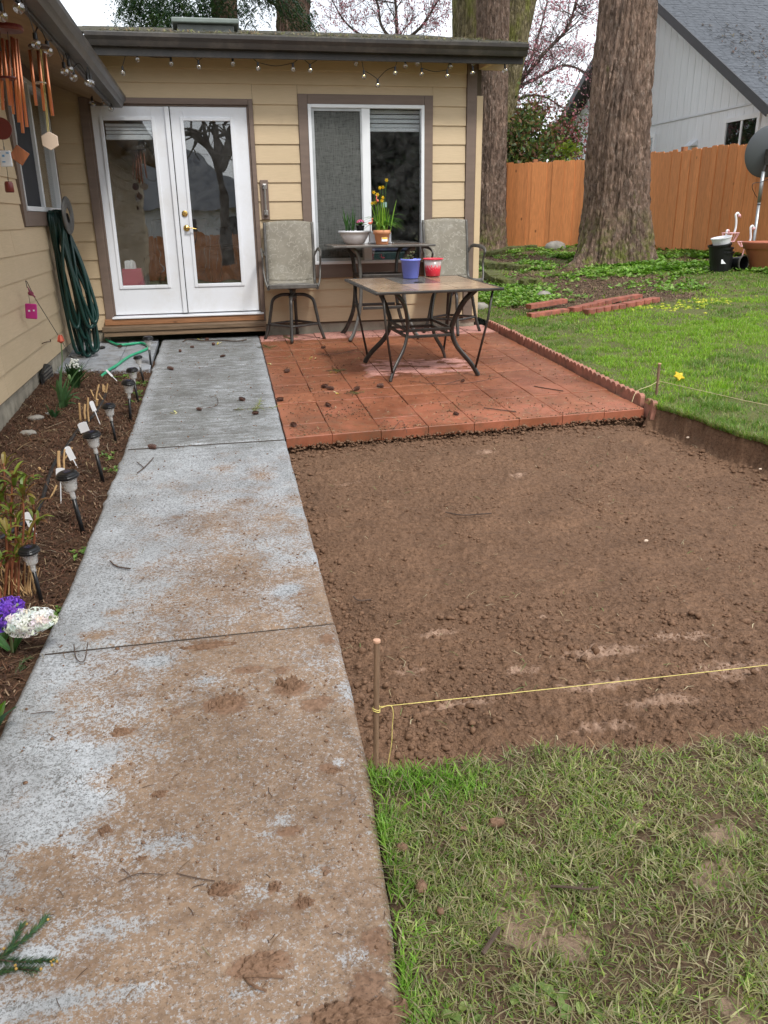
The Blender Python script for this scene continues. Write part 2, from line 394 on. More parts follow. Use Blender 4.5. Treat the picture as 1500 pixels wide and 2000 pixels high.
def concrete_mat():
    q = N('stained walkway concrete'); a = q.sep(q._a('Col'))
    # exposed aggregate: pale grains set in a darker matrix, filled with mud film where trodden
    ag = q.math('ADD', q.math('MULTIPLY', q.noise(85, 3, rough=.6), .5), q.math('MULTIPLY', q.noise(210, 3, rough=.7), .5))
    pale = q.ramp(q.noise(3.2, 8, rough=.7), .32, .68, (.32, .335, .345), (.52, .55, .585))
    matrix = q.ramp(q.noise(6, 8, rough=.7), .35, .65, (.13, .135, .13), (.27, .28, .285))
    base = q.mix(q.ramp(ag, .40, .53), matrix, pale)
    base = q.mix(q.math('MULTIPLY', q.ramp(q.noise(130, 4, rough=.7), .585, .64), .75), base, (.085, .08, .075))
    # dark grey streaks of weathering
    lich = q.ramp(q.math('MULTIPLY', a[2], q.ramp(q.noise(13, 8, rough=.72, stretch=(.55, 2.0, 1)), .34, .62)), .1, .65)
    base = q.mix(q.math('MULTIPLY', lich, .85), base, q.ramp(ag, .35, .65, (.085, .09, .082), (.23, .235, .225)))
    br = q.noise(26, 9, rough=.78); br2 = q.noise(7, 7, rough=.72)
    f = q.math('ADD', a[0], q.math('MULTIPLY', q.math('SUBTRACT', br, .5), .75)); f = q.math('ADD', f, q.math('MULTIPLY', q.math('SUBTRACT', br2, .5), .85))
    f = q.ramp(f, .22, .85)
    # the film lies between the grains: more mud, fewer grains standing clear
    gr = q.math('SUBTRACT', q.math('MULTIPLY_ADD', f, .165, .395), ag)
    fm = q.math('MULTIPLY', q.ramp(q.math('ADD', gr, .5), .455, .535), q.ramp(f, .02, .25))
    film = q.ramp(q.noise(33, 8, rough=.72), .3, .7, (.135, .085, .053), (.36, .25, .165))
    col = q.mix(q.math('MULTIPLY', fm, .92), base, film)
    col = q.mix(q.math('MULTIPLY', f, .24), col, (.33, .215, .13))
    grime = q.math('MULTIPLY', q.ramp(q.noise(11, 9, rough=.78), .50, .62), q.ramp(f, .05, .5))
    col = q.mix(q.math('MULTIPLY', grime, .55), col, q.ramp(q.noise(60, 6, rough=.7), .35, .65, (.12, .075, .048), (.27, .175, .115)))
    f2 = q.math('ADD', a[1], q.math('MULTIPLY', q.math('SUBTRACT', q.noise(34, 9, rough=.78), .5), 1.5))
    f2 = q.ramp(f2, .50, .66)
    col = q.mix(f2, col, q.ramp(q.noise(70, 5), .3, .7, (.16, .09, .054), (.30, .185, .12)))
    pits = q.ramp(q.math('ADD', q.voro(95), q.math('MULTIPLY', q.noise(12, 3), .35)), .20, .25, (1, 1, 1), (0, 0, 0))
    col = q.mix(q.math('MULTIPLY', pits, .8), col, (.06, .05, .042))
    col = q.mix(q.math('MULTIPLY', q.ramp(q.math('ADD', q.noise(115, 4, rough=.75), q.math('MULTIPLY', q.math('SUBTRACT', q.noise(9, 5), .5), .22)), .575, .625), .62), col, (.085, .058, .040))
    col = q.mix(1.0, col, q.ramp(q.noise(2.6, 7, rough=.7), .33, .67, (.76, .74, .73), (1.10, 1.10, 1.10)), 'MULTIPLY')
    nm = q.bump(ag, .6, .003); nm = q.bump(q.noise(45, 5), .3, .004, nm); nm = q.bump(f2, .4, .004, nm)
    return q.fin(col, q.ramp(f2, 0, 1, (.78, .78, .78), (.6, .6, .6)), nm, 0, .3)
m['concrete'] = concrete_mat()
def dirt_mat(name, dark=(.060, .033, .020), mid=(.238, .140, .087), lite=(.42, .275, .195), brown=False):
    q = N(name); a = q.sep(q._a('Col'))
    c = q.ramp(q.math('ADD', q.math('MULTIPLY', q.noise(55, 7, rough=.75), .55), q.math('MULTIPLY', q.noise(190, 3, rough=.7), .45)), .36, .60, dark, mid)
    c = q.mix(1.0, c, q.ramp(q.noise(3.2, 5), .3, .7, (.85, .84, .83), (1.2, 1.18, 1.14)), 'MULTIPLY')
    l = q.ramp(q.math('ADD', a[0], q.math('MULTIPLY', q.math('SUBTRACT', q.noise(30, 8, rough=.7), .5), .9)), .45, .75)
    c = q.mix(l, c, q.ramp(q.noise(80, 5), .3, .7, tuple(Vector(lite)*.8), tuple(Vector(lite)*1.15)))
    nm = q.bump(q.noise(170, 7, rough=.7), .8, .006); nm = q.bump(q.noise(40, 5, rough=.7), .5, .012, nm)
    if brown: c = q.mix(q.math('MULTIPLY', a[1], q.math('SUBTRACT', 1.0, l, clamp=True)), c, q.ramp(q.noise(90, 8, rough=.75), .35, .65, (.055, .034, .022), (.17, .11, .07)))
    return q.fin(c, q.ramp(l, 0, 1, (.85, .85, .85), (.6, .6, .6)), nm, 0, .22)
m['dirt'] = dirt_mat('dug soil')
m['bed'] = dirt_mat('bark mulch soil', (.028, .016, .010), (.115, .064, .038), (.22, .155, .10))
def clod_mat(name, a, b):
    q = N(name); c = q.ramp(q.noise(70, 6, rough=.7), .3, .7, a, b)
    return q.fin(c, .85, q.bump(q.noise(150, 6, rough=.7), .7, .005), 0, .2)
m['clod'] = clod_mat('soil clods', (.095, .052, .030), (.27, .158, .098))
m['mud'] = clod_mat('trodden mud', (.12, .068, .042), (.30, .185, .12))
m['lawnsoil'] = dirt_mat('lawn soil', (.07, .075, .025), (.14, .145, .055), (.29, .20, .142), brown=True)
m['grass'] = leafmat('grass blade', .42, .42)
m['leaf'] = leafmat('leaf', .42, .30)
m['petal'] = leafmat('petal', .6, .35, tint=(1.0, 1.0, 1.0))
m['litter'] = leafmat('dry litter', .8, .05)
def bark_mat(name, a, b, moss=None, mt=.6):
    q = N(name)
    c = q.ramp(q.noise(20, 10, rough=.82, stretch=(1, 1, .30)), .3, .7, a, b)
    c = q.mix(1.0, c, q.ramp(q.noise(2.2, 5, stretch=(1, 1, .5)), .3, .7, (.75, .74, .74), (1.25, 1.2, 1.15)), 'MULTIPLY')
    gr = q.ramp(q.noise(14, 9, rough=.85, stretch=(1, 1, .5)), .52, .62)
    c = q.mix(q.math('MULTIPLY', gr, .5), c, (.40, .34, .29))
    cell = q.n('TexVoronoi'); cell.inputs['Scale'].default_value = 13; mp = q.n('Mapping'); mp.inputs['Scale'].default_value = (1.3, 1.3, .5); q.l(q.pos, mp.inputs[0]); q.l(mp.outputs[0], cell.inputs['Vector'])
    c = q.mix(1.0, c, q.ramp(q.sep(cell.outputs['Color'])[0], 0, 1, (.68, .66, .65), (1.25, 1.22, 1.2)), 'MULTIPLY')
    if moss: c = q.mix(q.math('MULTIPLY', q.ramp(q.noise(4.0, 8, rough=.75), .47, .60), q.ramp(q.math('MULTIPLY_ADD', q.sxyz(q.pos)[2], -.9, 1.25), 0, 1)), c, (.16, .19, .035))
    if moss: c = q.mix(q.ramp(q.noise(3.0, 8, rough=.7, stretch=(1, 1, .4)), mt-.08, mt+.05), c, moss)
    nm = q.bump(q.voro(13, 'DISTANCE_TO_EDGE', stretch=(1.3, 1.3, .40)), 1.0, .06)
    nm = q.bump(q.noise(60, 8, rough=.75, stretch=(1, 1, .3)), .9, .02, nm)
    return q.fin(c, .92, nm, 0, .15)
m['bark'] = bark_mat('fir bark', (.095, .066, .052), (.31, .225, .178), (.15, .17, .04), .70)
m['bark_dark'] = bark_mat('dark fir bark', (.065, .042, .034), (.25, .17, .13))
m['bark_moss'] = bark_mat('mossy bark', (.11, .095, .06), (.27, .24, .13), (.20, .20, .06), .56)
m['bark_thin'] = mat('thin branch bark', (.10, .075, .06), .85, .3, 20)
m['moss'] = mat('mossy edging', (.11, .125, .03), .95, .55, 16, 1.0, 45, .03, dirt=(.10, .08, .06), dscl=8)
def shingle_mat():
    q = N('grey roof shingle')
    c = q.ramp(q.noise(8, 5, stretch=(1, 3, 3)), .3, .7, (.05, .056, .066), (.135, .147, .168))
    c = q.mix(1.0, c, q.ramp(q.rand(), 0, 1, (.85,)*3, (1.15,)*3), 'MULTIPLY')
    return q.fin(c, .85, q.bump(q.noise(120, 4), .5, .004))
m['shingle'] = shingle_mat()
m['shingle_moss'] = mat('old roof shingle', (.12, .115, .10), .9, .3, 12, .6, 60, .01, dirt=(.14, .13, .05), dscl=7)
m['graysiding'] = mat('pale grey panel siding', (.78, .805, .83), .6, .05, 3, .3, 14, .008, stretch=(10, 10, .5))
m['graytrim'] = mat('grey house trim', (.68, .71, .75), .5, .05)
m['fascia'] = mat('charcoal fascia', (.045, .045, .05), .5, .1)
m['metal'] = mat('powder coated charcoal metal', (.050, .045, .042), .36, .15, 8, .1, 60, metal=.35, dirt=(.11, .10, .085), dscl=9)
m['metal_worn'] = mat('worn grey brown metal', (.115, .108, .098), .45, .2, 8, .1, 60, metal=.3, dirt=(.20, .19, .17), dscl=8)
def sling_mat():
    q = N('grey sling fabric')
    c = q.ramp(q.noise(7, 5), .3, .7, (.215, .195, .155), (.30, .275, .225))
    # woven scroll pattern
    w = q.n('TexWave'); w.wave_type = 'RINGS'; w.inputs['Scale'].default_value = 8.0; w.inputs['Distortion'].default_value = 14; w.inputs['Detail'].default_value = 3; w.inputs['Detail Scale'].default_value = 1.6
    q.l(q.pos, w.inputs['Vector'])
    c = q.mix(q.math('MULTIPLY', q.ramp(w.outputs['Fac'], .90, .97), .5), c, (.46, .43, .37))
    c = q.mix(q.math('MULTIPLY', q.ramp(q.noise(4, 8, rough=.7), .5, .75), .4), c, (.40, .39, .36))
    nm = q.bump(q.noise(300, 2), .4, .001)
    return q.fin(c, .8, nm, 0, .2)
m['sling'] = sling_mat()
def ttop_mat(name, cols):
    q = N(name)
    c = q.ramp(q.noise(4.5, 7, rough=.65, dist=.8), .3, .7, cols[0], cols[1])
    c = q.mix(1.0, c, q.ramp(q.rand(), 0, 1, (.62, .60, .58), (1.12, 1.1, 1.06)), 'MULTIPLY')
    return q.fin(c, .22, q.bump(q.noise(30, 4), .12, .002), 0, .5)
m['ttop'] = ttop_mat('tabletop tile', ((.26, .175, .115), (.47, .345, .245)))
m['ttop2'] = ttop_mat('bar tabletop tile', ((.17, .125, .10), (.31, .235, .19)))
m['ttop_dark'] = ttop_mat('dark tabletop tile', ((.10, .095, .09), (.17, .16, .155)))
def plain(name, c, rough=.45, **kw): return mat(name, c, rough, .08, 9, .05, 40, **kw)
m['bluepot'] = plain('periwinkle plastic', (.22, .26, .80), .4)
m['whitepot'] = plain('white glazed plastic', (.74, .75, .78), .3)
m['terracotta'] = plain('terracotta plastic', (.42, .135, .075), .5)
m['orangepot'] = plain('painted orange clay', (.66, .30, .15), .6)
m['blackplastic'] = plain('black plastic', (.010, .010, .011), .30, spec=.35)
m['pink'] = plain('pink plastic', (.85, .18, .25), .4)
m['palepink'] = plain('pale pink wire', (.85, .48, .50), .5)
m['red'] = plain('red plastic', (.75, .04, .07), .35)
m['yellow'] = plain('yellow', (.80, .56, .03), .5)
m['soil'] = plain('potting soil', (.04, .028, .02), .95)
m['hose'] = mat('dark green hose', (.005, .036, .029), .30, .15, 9, .03)
m['hose_light'] = mat('bright green hose', (.02, .34, .17), .35, .15, 9, .03)
m['copper'] = mat('copper tube', (.80, .30, .15), .28, .12, 12, .03, metal=.9)
m['chimewood'] = wood('chime wood', (.34, .11, .04), .4, (8, 8, 2), .1)
m['shell'] = mat('pale wooden sail', (.66, .52, .40), .6, .12, 14)
m['paper'] = mat('white tag plastic', (.85, .86, .88), .45, .03)
m['string'] = mat('yellow string', (.74, .61, .20), .7, .15, 90)
m['wire'] = mat('black wire', (.012, .012, .012), .5, .1)
m['bulb'] = glassmat('clear bulb glass', 3.2, (.93, .94, .95))
m['frost'] = None
def frost():
    q = N('clear ribbed plastic'); q.fin((.75, .74, .72), .25, q.bump(q.voro(90), .6, .004), 0, .6)
    t = q.n('BsdfTransparent'); ms = q.n('MixShader'); ms.inputs[0].default_value = .66
    q.l(q.b.outputs[0], ms.inputs[1]); q.l(t.outputs[0], ms.inputs[2]); q.l(ms.outputs[0], q.out.inputs[0]); return q.m
m['frost'] = frost()
m['clearplastic'] = m['frost']
m['cane'] = wood('cut cane', (.56, .36, .17), .7, (10, 10, 2), .15, .7)
m['dishgrey'] = mat('dark grey dish', (.105, .115, .125), .45, .06, 3, .03)
m['galv'] = mat('galvanised pipe', (.38, .40, .41), .35, .1, 12, .05, metal=.7)
m['greypaver'] = mat('grey paver', (.32, .34, .37), .75, .15, 9, .4, 90, .003, rnd=.12, dirt=(.15, .13, .10), dscl=6)
m['stone'] = mat('field stone', (.28, .26, .23), .85, .3, 10, .6, 40, .01)
m['cone'] = mat('brown cone scale', (.10, .045, .03), .7, .3, 40, .3)
m['twig'] = mat('twig bark', (.085, .055, .04), .85, .3, 30)

# ================================================================== GROUND
def yfront(x): return 1.97-.10*(x-.35)+.022*np.sin(x*9)+.012*np.sin(x*23+1)
def xbank(y): return 3.17+.19*np.clip(5.5-y, 0, 1.6)+.012*np.sin(y*9)+.008*np.sin(y*23)
# far sheet reaching the horizon
def flat_sheet():
    X, Y = np.meshgrid(np.linspace(-400, 400, 21), np.linspace(-400, 400, 21))
    Z = np.full_like(X, -1.1)
    return put('ground', gridmesh('ground', X, Y, Z, np.zeros((441, 3))), m['lawnsoil'])
tag(flat_sheet(), kind='structure')
# lawn soil: near, right, back, left yard behind, as joined patches
def lawn():
    V = []; F = []; Cc = []; off = 0
    def patch(X, Y, Z, muddy, br=None):
        nonlocal off
        n, k = X.shape; idx = np.arange(n*k).reshape(n, k)+off
        V.append(np.stack([X, Y, Z], -1).reshape(-1, 3)); F.append(np.stack([idx[:-1, :-1], idx[:-1, 1:], idx[1:, 1:], idx[1:, :-1]], -1).reshape(-1, 4))
        c = np.zeros((n*k, 3)); c[:, 0] = muddy.ravel(); c[:, 1] = 0 if br is None else br.ravel(); Cc.append(c); off += n*k
    # near lawn: from the walkway edge to x=3.3
    t = np.linspace(0, 1, 210)[None, :]; s = np.linspace(0, 1, 230)[:, None]
    x0 = .262+0*s; X = .24+t*3.2+0*s; Yt = yfront(X)
    Y = -1.5+(Yt+1.5)*s**.75
    X = np.maximum(X, xr_n(Y)+.004)
    Z = nP(Y)-.012+.022*(fbm(X*4, Y*4, 4, 3)-.5)+.016*(fbm(X*22, Y*22, 3, 9)-.5)-.02*sst(.05, .0, X-xr_n(Y))
    mud = nearmud(X, Y); Z = Z-.012*mud
    patch(X, Y, Z, .15+.75*mud, 1+0*X)
    # right lawn: beyond the bank and the patio edging
    Yr = np.concatenate([np.linspace(-1.5, 9.5, 190), np.linspace(9.6, 30, 70)])[:, None]; t = np.linspace(0, 1, 160)[None, :]**1.6
    xb = np.where(Yr < 5.5, xbank(Yr), 3.17); X = xb+t*(16-xb); Y = Yr+0*t
    Z = nT(X, Y)+.05*(fbm(X*.8, Y*.8, 4, 31)-.5)*sst(0, 1.0, X-xb)+.02*(fbm(X*6, Y*6, 3, 5)-.5)
    patch(X, Y, Z, .1+0*X, np.maximum(baresoil(X, Y), sst(.10, .03, X-xb)*(Y < 5.5)))
    # behind the house and left yard
    X, Y = np.meshgrid(np.linspace(-30, 3.3, 40), np.linspace(9.8, 30, 30)); patch(X, Y, nP(Y)-.15, 0*X)
    X, Y = np.meshgrid(np.linspace(-12, 30, 60), np.linspace(-30, -1.45, 40)); patch(X, Y, nP(Y)+.02*fbm(X, Y, 3)+.056*np.clip(X-3.1, 0, 7), 0*X)
    X, Y = np.meshgrid(np.linspace(15.9, 60, 10), np.linspace(-30, 60, 20)); patch(X, Y, nT(X, Y), 0*X)
    me = fast('lawn', np.concatenate(V), np.concatenate(F), np.concatenate(Cc))
    me.polygons.foreach_set('use_smooth', [True]*len(me.polygons))
    return me
def xr_n(y): return np.interp(y, _KY, _KR)
def xl_n(y): return np.interp(y, _KY, _KL)
def blob(X, Y, cx, cy, rx, ry, s=1): 
    d = np.hypot((X-cx)/rx, (Y-cy)/ry); return s*np.clip(1.35-d, 0, 1)
NEARBARE = [(.62, 1.42, .10, .16), (.70, 1.28, .07, .07), (1.12, 1.40, .09, .06), (1.20, 1.52, .09, .05), (1.14, 1.24, .06, .05), (.95, 1.07, .10, .08),
            (.78, .93, .12, .07), (.86, 1.00, .06, .10), (1.30, 1.05, .08, .05), (.60, .90, .08, .08), (1.02, 1.62, .08, .04), (1.3, 1.35, .05, .07), (.45, 1.5, .05, .06), (.40, 1.78, .05, .08)]
def nearmud(X, Y):
    mm = np.zeros_like(X)
    for b in NEARBARE: mm = np.maximum(mm, blob(X, Y, *b))
    mm = mm*.85+(fbm(X*7, Y*9, 5, 21, .6)-.5)*1.7-.03
    return np.clip(sst(.35, .75, mm), 0, 1)
def baresoil(X, Y):
    # worn, leafless earth round the big fir and behind the loose edging blocks
    b = np.maximum(blob(X, Y, 5.3, 12.0, 1.7, 2.1), blob(X, Y, 6.9, 13.6, 1.5, 1.2)); b = np.maximum(b, blob(X, Y, 4.3, 10.2, 1.0, .55)*.9)
    b = np.maximum(b, blob(X, Y, 5.6, 9.9, .9, .35)*.8); b = np.maximum(b, blob(X, Y, 5.5, 16.5, 2.4, 2.0)*.85); b = np.maximum(b, blob(X, Y, 8.2, 13.6, 1.2, 1.6)*.6)
    return np.clip(sst(.15, .6, b+(fbm(X*1.6, Y*1.6, 5, 41)-.5)*1.1-.1), 0, 1)
tag(put('lawn', lawn(), m['lawnsoil']), kind='structure')

# ---- dug pit
def pitmesh():
    xs = np.concatenate([np.linspace(0, .9, 150), np.linspace(.905, 3.75, 330)]); ys = np.concatenate([np.linspace(-.28, 1.4, 190), np.linspace(1.41, 3.75, 190)])
    A, B = np.meshgrid(xs, ys)       # A from the walkway edge, B from the grass front
    X = .36+A; Y0 = yfront(X); Y = Y0+B
    X = np.maximum(.0, 0)+xr_n(Y)-.03+A
    Y = np.minimum(Y, 5.75)
    fl = -.035-.10*sst(0.02, 1.7, B)+.042*sst(2.7, 3.35, B)*sst(3.2, 2.8, X)                      # shallow at the front, deeper by the patio
    fl = fl-.02*sst(.25, 0, A)*sst(.2, 1., B)
    big = .035*(fbm(X*1.7, Y*2.6, 4, 51)-.5)+.03*(fbm(X*5, Y*8, 4, 61)-.5)
    rough = .55+.9*sst(1.3, .2, B)*fbm(X*3, Y*3, 3, 71)
    cl = fbm(X*38, Y*38, 4, 81, .62); fine = .036*(cl-.5)*rough+.028*np.clip(fbm(X*22, Y*22, 3, 91)-.56, 0, 1)*rough*2.2
    ridge = .012*np.abs(fbm(X*60, Y*60, 3, 101)-.5)*2*rough
    base = nP(Y)+fl+big+fine-ridge
    # banks: right side and a low lip at the grass front
    d = X-(xbank(Y)-.10)-.03*(fbm(X*7, Y*7, 3, 111)-.5)
    top = nT(X, Y)-.005
    wall = sst(.03, .095, d+.025*(fbm(Y*14, X*3, 4, 121)-.5)+.05*(fbm(Y*34, X*40, 4, 122)-.5)); wall = np.maximum(wall, sst(5.36, 5.44, Y)*sst(3.06, 3.13, X))
    Z = base*(1-wall)+top*wall
    f2 = sst(.06, -.06, B+.03*(fbm(X*10, Y*10, 3, 131)-.5)); Z = Z*(1-f2)+(nP(Y)-.03)*f2
    Z = np.where(X > xbank(Y)+.05, top-.03, Z)
    Z = np.where(B < -.1, nP(Y)-.09, Z)
    Z = np.where(X < xr_n(Y)-.005, Z-.02, Z)
    # compacted paler patches
    L = np.zeros_like(X)
    for (px, py, rx, ry) in [(850, 1245, .16, .05), (1060, 1210, .05, .03), (1180, 1290, .28, .08), (1330, 1250, .25, .08), (1440, 1330, .3, .12), (1150, 1370, .3, .06), (1020, 1330, .14, .05),
                             (950, 880, .12, .1), (680, 935, .22, .06), (1010, 920, .1, .06), (1300, 1400, .3, .06), (900, 1400, .2, .05), (1180, 1450, .2, .05), (800, 1330, .1, .08)]:
        p = pl(px, py, -.1); L = np.maximum(L, blob(X, Y, p.x, p.y, rx, ry)*.62)
    L = np.maximum(L, .28*sst(.9, .2, B)); L = L+(fbm(X*3, Y*4, 4, 141)-.5)*.35
    col = np.zeros(X.shape+(3,)); col[..., 0] = np.clip(L, 0, 1)
    Z = Z-.010*np.clip(L-.3, 0, 1)*(cl-.3)
    return gridmesh('dug_pit', X, Y, Z, col.reshape(-1, 3)), X, Y, Z
pm, PX_, PY_, PZ_ = pitmesh()
pit = tag(put('dug_soil_pit', pm, m['dirt']), kind='structure')

# ---- loose clods on the pit floor
def xf_crumb(r, n):
    i = r.integers(0, PX_.size, n*2); x = PX_.ravel()[i]+r.normal(0, .004, n*2); y = PY_.ravel()[i]+r.normal(0, .004, n*2); z = PZ_.ravel()[i]
    ok = (x > xr_n(y)+.005) & (x < xbank(y)+.03) & (y < 5.3+.065*(x-.4)) & (y > yfront(x)+.01) & (r.random(n*2) < .45+.9*sst(.4, .6, fbm(x*6, y*6, 3, 231)))
    x, y, z = x[ok][:n], y[ok][:n], z[ok][:n]; rad = .0018+.0042*r.random(len(x))**2.2; return np.stack([x, y, z+rad*.25], -1), rad
def clods(n, name, mt, xf, parent=None, seed=3, octa=False):
    r = np.random.default_rng(seed)
    t = (1+5**.5)/2; iv = np.array([(-1, t, 0), (1, t, 0), (-1, -t, 0), (1, -t, 0), (0, -1, t), (0, 1, t), (0, -1, -t), (0, 1, -t), (t, 0, -1), (t, 0, 1), (-t, 0, -1), (-t, 0, 1)])/1.9
    fi = np.array([(0, 11, 5), (0, 5, 1), (0, 1, 7), (0, 7, 10), (0, 10, 11), (1, 5, 9), (5, 11, 4), (11, 10, 2), (10, 7, 6), (7, 1, 8), (3, 9, 4), (3, 4, 2), (3, 2, 6), (3, 6, 8), (3, 8, 9), (4, 9, 5), (2, 4, 11), (6, 2, 10), (8, 6, 7), (9, 8, 1)])
    if octa: iv = np.array([(1, 0, 0), (0, 1, 0), (-1, 0, 0), (0, -1, 0), (0, 0, 1), (0, 0, -1.)]); fi = np.array([(0, 1, 4), (1, 2, 4), (2, 3, 4), (3, 0, 4)])
    pos, rad = xf(r, n); n = len(pos); K = len(iv)
    v = iv[None]*(1+r.uniform(-.38, .38, (n, K, 1)))*rad[:, None, None]*np.stack([r.uniform(.7, 1.3, n), r.uniform(.7, 1.3, n), r.uniform(.5, .9, n)], -1)[:, None, :]
    a = r.uniform(0, 6.28, n); ca, sa = np.cos(a)[:, None], np.sin(a)[:, None]
    v = np.stack([v[..., 0]*ca-v[..., 1]*sa, v[..., 0]*sa+v[..., 1]*ca, v[..., 2]], -1)+pos[:, None, :]
    f = (fi[None]+K*np.arange(n)[:, None, None]).reshape(-1, 3)
    me = fast(name, v.reshape(-1, 3), f); return tag(put(name, me, mt, parent), kind='stuff')
def pitz(x, y):   # sample the pit mesh near a point
    i = np.argmin((PX_-x)**2+(PY_-y)**2); return PZ_.ravel()[i]
def xf_pit(r, n):
    i = r.integers(0, PX_.size, n*5); x = PX_.ravel()[i]; y = PY_.ravel()[i]; z = PZ_.ravel()[i]
    dens = fbm(x*2.4, y*2.4, 4, 201); w = sst(.42, .66, dens)*.9+.12+.5*np.exp(-((y-2.6)/.5)**2)*sst(.45, .6, dens)
    ok = (r.uniform(0, 1, len(x)) < w) & (x > xr_n(y)+.005) & (x < xbank(y)+.01) & (y < 5.3+.065*(x-.4)) & (y > yfront(x)+.03)
    x, y, z = x[ok][:n], y[ok][:n], z[ok][:n]
    rad = .0022+.0085*r.random(len(x))**3.5
    return np.stack([x, y, z+rad*.2], -1), rad
clods(10000, 'soil_clods', m['clod'], xf_pit, None, 11)
clods(60000, 'soil_crumbs', m['clod'], xf_crumb, None, 13, octa=True)
def xf_edge(r, n):   # bigger crumbs along the walkway, under the patio face and at the foot of the bank
    k = n//4; x = []; y = []
    yy = r.uniform(2.0, 5.3, k); x.append(xr_n(yy)+.01+np.abs(r.normal(0, .05, k))); y.append(yy)
    xx = r.uniform(.4, 3.1, k); x.append(xx); y.append(5.27+.065*(xx-.4)-np.abs(r.normal(0, .06, k)))
    yy = r.uniform(3.4, 5.4, k); x.append(xbank(yy)-.1-np.abs(r.normal(0, .09, k))); y.append(yy)
    a = r.integers(0, 9, k); cx = np.array([.62, .70, .55, 1.15, 1.75, 2.1, 1.2, .5, .95])[a]; cy = np.array([2.35, 2.2, 2.15, 2.6, 2.75, 2.7, 2.4, 2.5, 2.95])[a]
    x.append(cx+r.normal(0, .09, k)); y.append(cy+r.normal(0, .07, k))
    x = np.concatenate(x); y = np.concatenate(y); z = np.array([pitz(a, b) for a, b in zip(x, y)])
    rad = .004+.015*r.random(len(x))**3
    return np.stack([x, y, z+rad*.3], -1), rad
clods(1500, 'large_soil_clods', m['clod'], xf_edge, None, 12)

# ---- walkway: five cast slabs
STAIN = [  # px, py, rx, ry, strength of tan film
 (230, 1195, .09, .05, .75), (195, 1240, .08, .045, .75), (310, 1190, .07, .05, .7), (215, 1105, .06, .03, .4), (345, 1010, .07, .05, .6), (330, 1040, .05, .05, .55), (430, 915, .12, .08, .55),
 (520, 930, .12, .1, .6), (470, 980, .16, .12, .55), (560, 1010, .14, .16, .6), (400, 1080, .14, .1, .45), (500, 1080, .2, .16, .62), (600, 1130, .12, .25, .75), (380, 1190, .12, .08, .7),
 (520, 1200, .2, .12, .8), (420, 1270, .25, .1, .85), (560, 1300, .2, .2, .9), (250, 1330, .16, .1, .75), (400, 1400, .22, .14, .95), (520, 1450, .2, .12, .85), (640, 1430, .10, .12, .7),
 (300, 1480, .14, .08, .8), (200, 1540, .18, .08, .7), (390, 1560, .2, .08, .9), (560, 1560, .15, .07, .7), (90, 1680, .09, .09, .95), (60, 1760, .10, .05, .8), (240, 1680, .12, .05, .6), (420, 1680, .14, .05, .75),
 (330, 1740, .12, .05, .75), (660, 1560, .05, .05, .55), (735, 1720, .05, .06, .9), (600, 1840, .1, .05, .6), (250, 1850, .12, .05, .55), (480, 1800, .12, .05, .65), (150, 1900, .1, .04, .55), (360, 1960, .1, .03, .5), (560, 1960, .15, .05, .6), (700, 1640, .05, .08, .6), (40, 1960, .08, .04, .4)]
MUDS = [(440, 1375, .075, .05, 1.2), (570, 1345, .07, .045, 1.2), (560, 1310, .06, .03, .8), (410, 1255, .10, .022, .9), (240, 1430, .05, .022, .95), (510, 1890, .07, .035, 1.1), (690, 1985, .11, .035, 1.3), (440, 1740, .05, .02, 1.0),
        (535, 1735, .02, .02, .9), (590, 1765, .03, .018, 1.0), (305, 1550, .035, .018, .9), (205, 1620, .02, .02, .8), (570, 1625, .05, .02, .9), (640, 1500, .04, .02, .9), (150, 1565, .03, .015, .8), (490, 1790, .04, .02, .8),
        (280, 1690, .02, .015, .8), (600, 1160, .07, .03, .8), (640, 1250, .05, .05, .8), (430, 1165, .03, .02, .6), (620, 1380, .06, .05, .8), (740, 1840, .04, .05, .8), (720, 1920, .05, .03, .9), (350, 1390, .05, .03, .7), (480, 1310, .06, .03, .8), (640, 1700, .03, .02, .7), (260, 1110, .04, .02, .6)]
CLEAN = [(150, 1570, .10, .05), (330, 1650, .07, .03), (650, 1495, .06, .025), (700, 1560, .05, .02), (690, 1350, .05, .06), (520, 1635, .06, .012), (500, 1740, .05, .03), (690, 1870, .05, .02), (250, 1810, .09, .025), (60, 1870, .06, .02), (620, 1700, .05, .02), (400, 1330, .05, .02), (300, 1290, .06, .03), (150, 1490, .10, .07), (90, 1600, .08, .06), (560, 1600, .04, .02), (640, 1090, .05, .05), (560, 1150, .05, .04), (620, 960, .05, .08), (100, 1960, .10, .02), (300, 1930, .08, .02), (470, 1940, .04, .015)]
